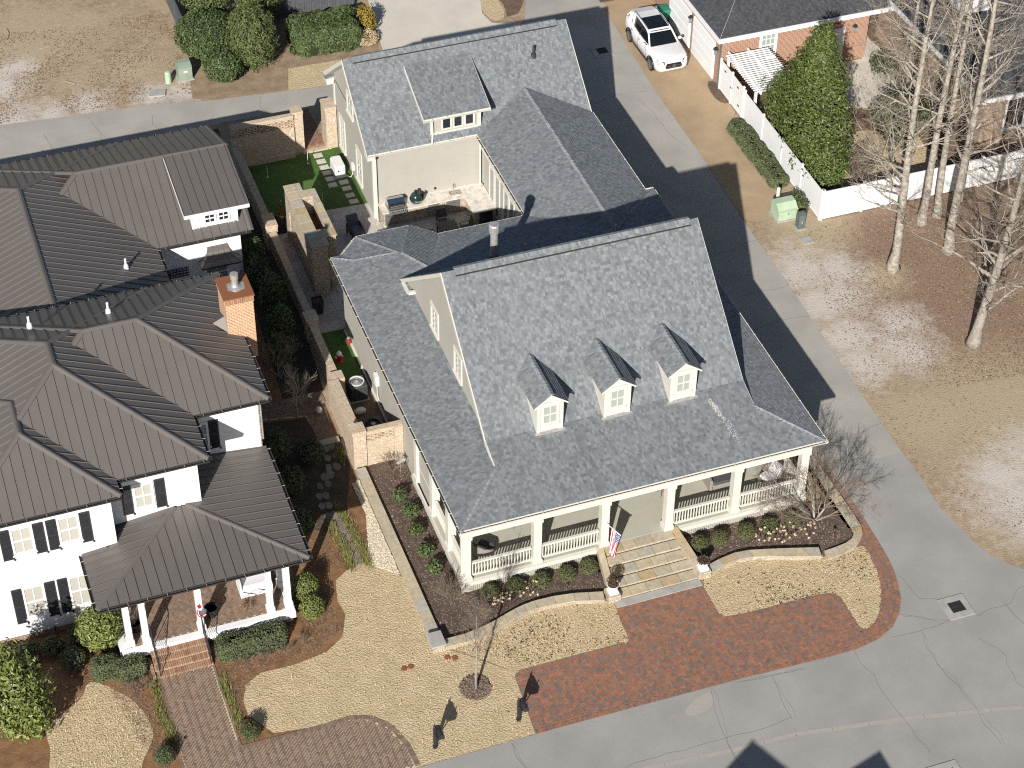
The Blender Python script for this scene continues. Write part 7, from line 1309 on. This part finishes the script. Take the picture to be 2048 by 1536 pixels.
# front beds of the grey roofed house
BX_ = [('left', x, y) for x, y in ((.9, -.62), (2.0, -.66), (3.06, -.72), (4.16, -.7), (5.15, -.6))]+[('right', x, y) for x, y in ((9.95, -.95), (10.85, -.92), (12.05, -.92), (13.1, -.95), (14.15, -.92))]
for i, (sd_, x, y) in enumerate(BX_): shrub('boxwood', x, y, (.40, .38), .66, 1500, .04, 'leaf_box', 'round boxwood in the %s front bed, %s from the left' % (sd_, ['first', 'second', 'third', 'fourth', 'fifth'][i % 5]), group='boxwood balls along the front porch', lump=.12)
for i, (x, y) in enumerate(((-.85, 5.9), (-.68, 4.85), (-.8, 3.75), (-.82, 2.5), (-.75, 1.45))): shrub('gardenia', x, y, (.34, .33), .55, 420, .075, 'leaf_holly', 'small glossy shrub in the side mulch bed, %s from the back' % ['first', 'second', 'third', 'fourth', 'fifth'][i], group='small shrubs along the side bed', lump=.35, core=.5)
def hydr(x, y, sd, label):
    rnd = random.Random(sd); t = thing('dried_hydrangea', (x, y, 0), label, 'shrub', 'dried hydrangeas in the front beds'); st_, fl2 = MB(), MB()
    for k in range(11):
        a = rnd.uniform(0, 6.28); r_ = rnd.uniform(.12, .48); tip = Vector((x+r_*math.cos(a), y+r_*math.sin(a), rnd.uniform(.35, .62))); st_.tube([(x, y, 0), (x+r_*.5*math.cos(a), y+r_*.5*math.sin(a), tip.z*.6), tip], .006, 3, False)
        for q in range(16): d = Vector((rnd.gauss(0, 1), rnd.gauss(0, 1), rnd.gauss(0, 1))).normalized(); leaf(fl2, tip+d*.045, d, .028, rnd, .8)
    mk('stems', st_, 'twig', t); stuff(mk('flower_heads', fl2, 'hydrangea', t))
for i, (x, y) in enumerate(((.8, -1.15), (1.5, -1.2), (2.45, -1.1), (12.6, -1.45), (13.1, -1.75), (13.75, -1.5), (14.5, -1.9))): hydr(x, y, i+70, 'dried tan hydrangea in the %s front bed, %s from the left' % ('left' if i < 3 else 'right', ['first', 'second', 'third', 'first', 'second', 'third', 'fourth'][i]))
for x, lb in ((5.55, 'left'), (9.5, 'right')): shrub('urn_plant', x, -2.25, (.27, .27), .5 if lb == 'left' else .14, 500, .035, 'leaf_dead', 'dark wiry plant in the %s step urn' % lb, 'plant', z0=.74, lump=.2, core=.5, stem=False)
# top left evergreens
shrub('holly_shrub', -.35, 42.3, (1.75, 1.9), 2.3, 8000, .085, 'leaf_holly', 'broad clipped holly next to the grey board fence', lump=.1, core=.85); shrub('holly_shrub', -.15, 39.6, (1.1, 1.3), 1.7, 4200, .08, 'leaf_holly', 'rounded clipped holly beside the olive transformer box', lump=.1, core=.85)
cyp = lambda t: .55+.45*math.sqrt(max(0, 1-t*t)) if t < 0 else max(.25, 1-.62*t)
shrub('arborvitae', 1.75, 40.4, (1.3, 1.6), 3.5, 9000, .09, 'leaf_cypress', 'tall feathery arborvitae between the hollies and the hedge', 'tree', lump=.25, freq=1.8, core=.75, thin=.3); shrub('arborvitae', .4, 45.6, (1.4, 1.5), 3.6, 6000, .09, 'leaf_cypress', 'feathery arborvitae behind the grey fence, left one', 'tree', lump=.3, freq=1.8, core=.7, thin=.3); shrub('arborvitae', 2.9, 44.0, (1.3, 1.4), 3.6, 6000, .09, 'leaf_cypress', 'feathery arborvitae behind the grey fence, right one', 'tree', lump=.3, freq=1.8, core=.7, thin=.3)
shrub('arborvitae', 3.9, 46.3, (1.0, 1.1), 3.2, 3500, .09, 'leaf_cypress', 'feathery arborvitae at the top edge left of the bare trunk', 'tree', lump=.3, freq=1.8, core=.7, thin=.3)
hedgebox('holly_hedge', 4.0, 7.9, 39.9, 42.6, 1.5, 12000, .08, 'leaf_holly', 'large clipped holly hedge behind the garage', .7, .12)
shrub('gold_shrub', 8.45, 41.6, (.55, .75), 1.5, 1500, .06, 'leaf_gold', 'golden yellow conifer beside the concrete driveway', lump=.3); shrub('straw_grass', 8.1, 40.3, (.6, .6), .8, 900, .11, 'grass_straw', 'straw coloured ornamental grass below the golden conifer', 'grass', lump=.2, core=.4, thin=.1)
talltree(5.6, 46.6, 6, .2, (0, 0), 'pale trunk at the top edge behind the holly hedge', 29, .8, 3, 'bare trees at the top', 1.5)
hedgebox('groundcover_hedge', 23.4, 24.5, 20.75, 26.6, .55, 9000, .06, 'leaf_yew', 'low green hedge between the tan driveway and white fence', .35, .06); shrub('fence_shrub', 24.0, 18.9, (.35, .75), .9, 900, .06, 'leaf_yew', 'dark shrub at the white fence corner by the transformer', lump=.3)
shrub('fence_shrub', 23.2, 40.8, (1.2, .7), 1.0, 1500, .08, 'leaf_yew', 'dark shrub behind the white car', lump=.3); shrub('yard_holly', 31.5, 23.0, (1.4, 1.4), 2.6, 2600, .1, 'leaf_yew', 'dark evergreen in the neighbour yard behind the bare trees', lump=.4); shrub('yard_shrub', 33.6, 28.6, (.7, .7), 1.2, 700, .08, 'leaf_yew', 'dark shrub at the back corner of the neighbour patio', lump=.4); shrub('yard_shrub', 33.4, 23.4, (.7, 1.2), 1.5, 900, .08, 'leaf_yew', 'shrub against the brown brick house', lump=.4)
smallbare('bare_shrub', 27.6, 19.4, 9, 2.6, 'tangled bare shrub behind the white fence', 47, 'twig', 'twig', .7, .025, 4, cat='shrub', blen=.4)
shrub('planter_conifer', -.75, 25.45, (.2, .2), 1.15, 700, .05, 'grass_tuft', 'pale variegated conifer in the tall dark planter', 'plant', z0=.72, lump=.2, core=.5, thin=.25)
smallbare('iron_sculpture', -.05, 24.9, 5, .1, 'small twig bundle behind the fireplace', 48, 'twig', 'twig', .5, .01, 1, cat='plant')
for i, (x, y) in enumerate(((-9.2, -.75), (-8.5, -.8), (-7.6, -.75), (-6.8, -.5))): smallbare('low_twig_shrub', x, y, 8, .45, 'low reddish twig shrub in pine straw, %s from the left, before the long hedge' % ['first', 'second', 'third', 'fourth'][i], 80+i, 'twig', 'twig', .9, .008, 2, 'twig shrubs in pine straw', 'shrub', .6)
for i, (x, y) in enumerate(((-13.6, -.9), (-13.1, -.75), (-13.75, -.35))): smallbare('low_twig_shrub', x, y, 8, .5, 'low bare twig shrub left of the brick steps, %s' % ['left one', 'near the steps', 'back one'][i], 90+i, 'twig', 'twig', .9, .008, 2, 'twig shrubs in pine straw', 'shrub', .6)
for i, (x, y) in enumerate(((34.5, 14.5), (32.2, 10.5))): smallbare('bare_shrub', x, y, 7, 3.0, 'scrubby bare sapling clump in the wooded lot, %s' % ['far one', 'near one'][i], 95+i, 'bark_grey', 'twig', .5, .03, 4, None, 'shrub', .4)
for k in range(5):
    rnd = random.Random(k+200); mb = MB(); x, y = [(-9, 45.5), (-6.5, 43.2), (-7.8, 41.5), (-3.8, 44), (-10.5, 47)][k]; a = rnd.uniform(0, 3.1)
    one('fallen_stick', mb.tube([(x, y, .03), (x+.6*math.cos(a), y+.6*math.sin(a), .06), (x+1.3*math.cos(a+.2), y+1.3*math.sin(a+.2), .03)], [.025, .02, .008], 5), 'twig_pale', 'fallen pale stick in the bare lot, %s' % ['left of centre', 'in the middle', 'nearest the back road', 'closest to the fence', 'in the upper left corner'][k], 'stick', 'fallen sticks in the bare lot', loc=(x, y, 0))
# ---------------------------------------------------------------- small things
def mailbox(x, y, label):
    t = thing('mailbox', (x, y, 0), label, 'mailbox', 'black mailboxes at the street'); mk('post', MB().box(x-.05, x+.05, y-.05, y+.05, 0, 1.15), 'black_metal', t); mk('finial', MB().lathe(x, y, [(.05, 1.15), (.03, 1.2), (.055, 1.26), (.02, 1.33), (.005, 1.42)], 8), 'black_metal', t)
    yb = y-.12; bx = MB(); pr = [(-.1, 0), (.1, 0), (.1, .13)]+[(.1*math.cos(a*.3927), .13+.1*math.sin(a*.3927)) for a in range(1, 8)]+[(-.1, .13)]; bx.slab([(x+.16+a, yb-.28, .93+b_) for a, b_ in pr], (0, .52, 0)); mk('box', bx, 'black_metal', t); mk('door', MB().slab([(x+.16+a*1.06, yb-.295, .928+b_*1.05) for a, b_ in pr], (0, .015, 0)), 'black_metal', t)
    mk('flag', MB().box(x+.265, x+.275, yb-.1, yb-.06, .98, 1.2), 'black_metal', t); mk('arm', MB().box(x-.02, x+.24, y-.3, y+.1, .87, .925), 'black_metal', t); mk('brace', MB().tube([(x+.04, y-.02, .45), (x+.12, y-.2, .87)], .022, 5), 'black_metal', t); mk('scroll', MB().tube([(x+.02+.07*math.cos(a*.5), y-.09, .78+.07*math.sin(a*.5)) for a in range(13)], .01, 4), 'black_metal', t)
    mk('post_base', MB().box(x-.07, x+.07, y-.07, y+.07, 0, .14), 'black_metal', t)
mailbox(-3.57, -7.12, 'black mailbox on a post in the lawn, left one'); mailbox(-.17, -6.93, 'black mailbox on a post beside the red brick forecourt, right one')
# flag on the porch column: striped cloth hanging in folds
def flagmat():
    m, nt, b = _new('flag_cloth'); tc = _n(nt, 'ShaderNodeTexCoord'); sp = _n(nt, 'ShaderNodeSeparateXYZ'); nt.links.new(tc.outputs['UV'], sp.inputs[0])
    def mth(op, a, b_=None):
        n = _n(nt, 'ShaderNodeMath', operation=op)
        for i, v in enumerate((a, b_)):
            if v is None: continue
            if isinstance(v, (int, float)): n.inputs[i].default_value = v
            else: nt.links.new(v, n.inputs[i])
        return n.outputs[0]
    u, v = sp.outputs[0], sp.outputs[1]
    stripe = mth('LESS_THAN', mth('FRACT', mth('MULTIPLY', v, 6.5)), .5)
    col = _mix(nt, stripe, (.78, .74, .74), (.50, .045, .10))
    canton = mth('MULTIPLY', mth('LESS_THAN', u, .4), mth('LESS_THAN', v, 7/13))
    su = mth('SUBTRACT', mth('FRACT', mth('MULTIPLY', u, 15)), .5); sv = mth('SUBTRACT', mth('FRACT', mth('MULTIPLY', v, 9.3)), .5)
    star = mth('LESS_THAN', mth('ADD', mth('MULTIPLY', su, su), mth('MULTIPLY', sv, sv)), .075)
    col = _mix(nt, canton, col, _mix(nt, star, (.025, .04, .17), (.75, .75, .78))); nt.links.new(col, b.inputs['Base Color']); b.inputs['Roughness'].default_value = .85
flagmat()
FG = thing('porch_flag', (6.1, -.06, 2.1), 'american flag hanging from a pole on the porch column', 'flag')
pa, pb = Vector((6.08, -.07, 1.97)), Vector((6.36, -.98, 2.04)); mk('pole', MB().tube([pa, pb], .016, 8), 'white_paint', FG); mk('pole_tip', MB().ball(pb, .035, 8), 'chrome', FG); mk('bracket', MB().tube([(6.08, -.03, 1.98), (6.08, -.1, 1.99)], .035, 8), 'white_paint', FG)
fc = MB(); nu, nv = 26, 18; A0, A1 = pa.lerp(pb, .97), pa.lerp(pb, .28)
for i in range(nu+1):
    for j in range(nv+1):
        u, v = i/nu, j/nv; top = A0.lerp(A1, v*.92); gath = 1-.5*u
        x = top.x*(gath)+(6.2)*(1-gath)-.12*u; y = top.y*gath+(-.62)*(1-gath)+.05*math.sin(v*15+u*3)*(.3+u); z = top.z-1.32*u*(1+.06*math.sin(v*9))
        fc.v.append((x+.03*math.sin(v*11+1)*u, y, z))
for i in range(nu):
    for j in range(nv): a = i*(nv+1)+j; fc.f.append((a, a+1, a+nv+2, a+nv+1)); fc.uv.append([(i/nu, j/nv), (i/nu, (j+1)/nv), ((i+1)/nu, (j+1)/nv), ((i+1)/nu, j/nv)])
fc.has_uv = True; fo = mk('cloth', fc, 'flag_cloth', FG, True); md = fo.modifiers.new('thickness', 'SOLIDIFY'); md.thickness = .004
# patriotic swag on the white porch column
sw = thing('patriotic_wreath', (-10.45, .8, 1.9), 'small red white and blue flag bow on the white porch column', 'decoration')
for k, (m, r0) in enumerate((('hydrant_red', .20), ('white_paint', .16), ('hydrant_red', .12), ('blue_cushion', .08))): mk('band', MB().tube([(-10.42+r0*math.cos(a*.2618+.6), .84-.01*k, 1.75+r0*1.5*math.sin(a*.2618+.6)) for a in range(8, 20)], .022, 5), m, sw)
mk('bow', MB().ball((-10.36, .8, 1.8), .12, 8, (1, .4, 1.3)), 'blue_cushion', sw); mk('ribbon', MB().slab([(-10.6, .84, 2.15), (-10.5, .84, 2.2), (-10.44, .84, 2.0), (-10.55, .84, 1.98)], (0, -.02, 0)), 'hydrant_red', sw)
# porch furniture of the grey roofed house
def wickerchair(x, y, rz, label, fm, cm):
    t = thing('wicker_armchair', (x, y, .612), label, 'chair', 'wicker armchairs on the front porch'); z = .612; b = MB(); n = 16
    for i in range(n+1):
        a = math.pi*(i/n); ca, sa = math.cos(a), math.sin(a); h = .58+.22*sa
        for r_, zz in ((.42, z+.1), (.47, z+h), (.40, z+h), (.36, z+.32)): b.v.append((x+r_*ca, y+r_*sa*.95-.05, zz))
    for i in range(n):
        for k in range(3): q = i*4+k; b.f.append((q, q+1, q+5, q+4)); b.uv.append(None)
    b.f += [(0, 1, 2, 3), (n*4+3, n*4+2, n*4+1, n*4)]; b.uv += [None, None]
    mk('shell', b, fm, t); mk('seat_base', MB().rbox(x-.38, x+.38, y-.42, y+.28, z+.1, z+.33, .04), fm, t); mk('seat_cushion', MB().rbox(x-.33, x+.33, y-.44, y+.2, z+.33, z+.47, .05), cm, t); mk('back_cushion', MB().slab([(x-.3, y+.08, z+.45), (x+.3, y+.08, z+.45), (x+.27, y+.28, z+.86), (x-.27, y+.28, z+.86)], (0, .1, .03)), cm, t)
    for sx in (-.32, .32):
        for sy in (-.36, .22): mk('leg', MB().tube([(x+sx, y+sy, z), (x+sx, y+sy, z+.12)], .025, 5), fm, t)
    t.rotation_euler.z = rz
wickerchair(1.2, 1.1, 2.3, 'dark wicker armchair with white seat at the left end of the front porch', 'wicker', 'dark_cushion'); wickerchair(14.1, 1.15, -1.2, 'grey wicker armchair with white cushions at the right end of the front porch', 'wicker', 'white_cushion'); wickerchair(13.4, 2.9, -2.6, 'wicker armchair at the back right of the front porch', 'dark_wicker', 'dark_cushion')
so_ = thing('wicker_sofa', (12.0, 2.1, .612), 'grey wicker sofa behind the second right porch column', 'sofa'); mk('base', MB().rbox(11.45, 12.75, 1.4, 2.3, .62, .95, .04), 'wicker', so_); mk('back', MB().rbox(11.45, 12.75, 2.1, 2.35, .95, 1.45, .05), 'wicker', so_); mk('cushion', MB().rbox(11.55, 12.65, 1.4, 2.1, .95, 1.08, .05), 'dark_cushion', so_); mk('arm', MB().rbox(11.4, 11.55, 1.4, 2.3, .62, 1.2, .04), 'wicker', so_); mk('arm', MB().rbox(12.65, 12.8, 1.4, 2.3, .62, 1.2, .04), 'wicker', so_)
def ironchair(x, y, lb):
    t = thing('iron_side_table', (x, y, .612), lb, 'table', 'small black iron tables on the porch'); mk('top', MB().lathe(x, y, [(.26, 1.12), (.27, 1.13), (.26, 1.15)], 14), 'black_metal', t)
    for k in range(3): a = k*2.094; mk('leg', MB().tube([(x+.22*math.cos(a), y+.22*math.sin(a), .615), (x+.06*math.cos(a), y+.06*math.sin(a), .88), (x+.22*math.cos(a), y+.22*math.sin(a), 1.12)], .014, 5), 'black_metal', t)
ironchair(3.0, 2.3, 'black iron table behind the second porch column'); ironchair(9.45, 2.0, 'black iron table right of the front steps')
# white porch bench, pots of the white house
bn = thing('porch_bench', (-8.0, 2.5, .66), 'white cross back porch bench with cushion', 'bench'); mk('seat', MB().box(-8.6, -7.35, 2.05, 2.75, 1.0, 1.08), 'white_paint', bn); mk('front_panel', MB().box(-8.6, -7.35, 2.0, 2.049, .66, 1.06), 'white_paint', bn); mk('cushion', MB().rbox(-8.5, -7.45, 2.1, 2.7, 1.08, 1.18, .04), 'white_cushion', bn); mk('end_panel', MB().box(-8.66, -8.601, 2.0, 2.85, .66, 1.5), 'white_paint', bn); mk('back', MB().box(-8.6, -7.35, 2.75, 2.82, 1.0, 1.6), 'white_paint', bn)
for sx in (-8.55, -7.95): mk('cross', MB().tube([(sx, 1.99, .72), (sx+.52, 1.99, 1.0)], .02, 4).tube([(sx+.52, 1.98, .72), (sx, 1.98, 1.0)], .02, 4), 'black_metal', bn)
def pot(x, y, z, r, h, lb, m='black_metal'):
    t = thing('porch_pot', (x, y, z), lb, 'pot', 'pots on the white house porch'); mk('pot', MB().lathe(x, y, [(r*.65, z), (r, z+h), (r*1.08, z+h), (r*1.08, z+h+.04), (r*.9, z+h+.04), (r*.85, z+h-.05)], 14), m, t); mk('soil', MB().lathe(x, y, [(r*.86, z+h-.07), (r*.87, z+h-.05)], 12), 'mulch_brown', t); return t
pot(-9.95, 1.55, .64, .27, .42, 'black pot with dead leaves behind the right stair rail'); pot(-12.95, 1.75, .64, .22, .4, 'dark pot in the shaded left corner of the white porch')
smallbare('dried_fern', -8.6, 1.35, 12, .45, 'brown dried fern standing on the white house porch', 60, 'twig_pale', 'leaf_litter', 1.0, .008, 2, cat='plant', blen=.55, z0=.645)
smallbare('porch_plant', -12.95, 1.75, 6, .9, 'grey leggy plant in the dark pot on the white porch', 61, 'twig', 'twig_pale', .5, .012, 3, cat='plant', blen=.45, z0=1.0)
# low garden lights
for i, (x, y) in enumerate(((4.0, -1.2), (5.35, -1.1), (-10.15, -3.75), (-12.5, -3.9), (12.35, -1.25), (15.6, -2.0))):
    g = thing('path_light', (x, y, 0), ['black path light in the left front bed', 'black path light beside the left step wall', 'dark path light right of the brick walk', 'dark path light left of the brick walk', 'black path light in the right front bed', 'black path light near the lane wall curve'][i], 'path light', 'low path lights'); mk('stake', MB().tube([(x, y, 0), (x, y, .26)], .015, 6), 'black_metal', g); mk('hood', MB().lathe(x, y, [(.07, .24), (.03, .3), (.01, .31)], 10), 'black_metal', g)
one('hose_spigot', MB().tube([(-15.9, 3.25, .1), (-15.9, 3.2, .45), (-15.85, 3.12, .45)], .025, 6), 'black_metal', 'dark outdoor tap under the white house windows', 'tap')
# the house across the street: out of frame, its roof shadow falls on the street
N_ = thing('house_across_street', (3, -27, 0), 'house across the street whose gabled roof shadow falls on the road', 'house'); w = MB(); w.box(-6, 9, -38, -26, 0, 5); mk('wall', w, 'white_brick', N_)
def gable(xc, hw, y0, y1, z0, z1): return MB().slab([(xc-hw, y1, z0), (xc+hw, y1, z0), (xc, y1, z1)], (0, y0-y1, 0))
hh = 8.2; tipx, tipy = 7.86-.985*hh, -10.7-1.565*hh; mk('gable_roof', gable(tipx, 4.2, tipy-10, tipy, hh-2.6, hh), 'shingle_dark', N_, uv=True)
hh = 7.0; tx2, ty2 = 12.17-.985*hh, -12.75-1.565*hh; mk('gable_roof', MB().slab([(tx2-4.0, ty2, hh-.9), (tx2, ty2, hh), (tx2+.5, ty2, hh-1.2), (tx2+.5, ty2, hh-2), (tx2-4, ty2, hh-2)], (0, -9, 0)), 'shingle_dark', N_, uv=True)
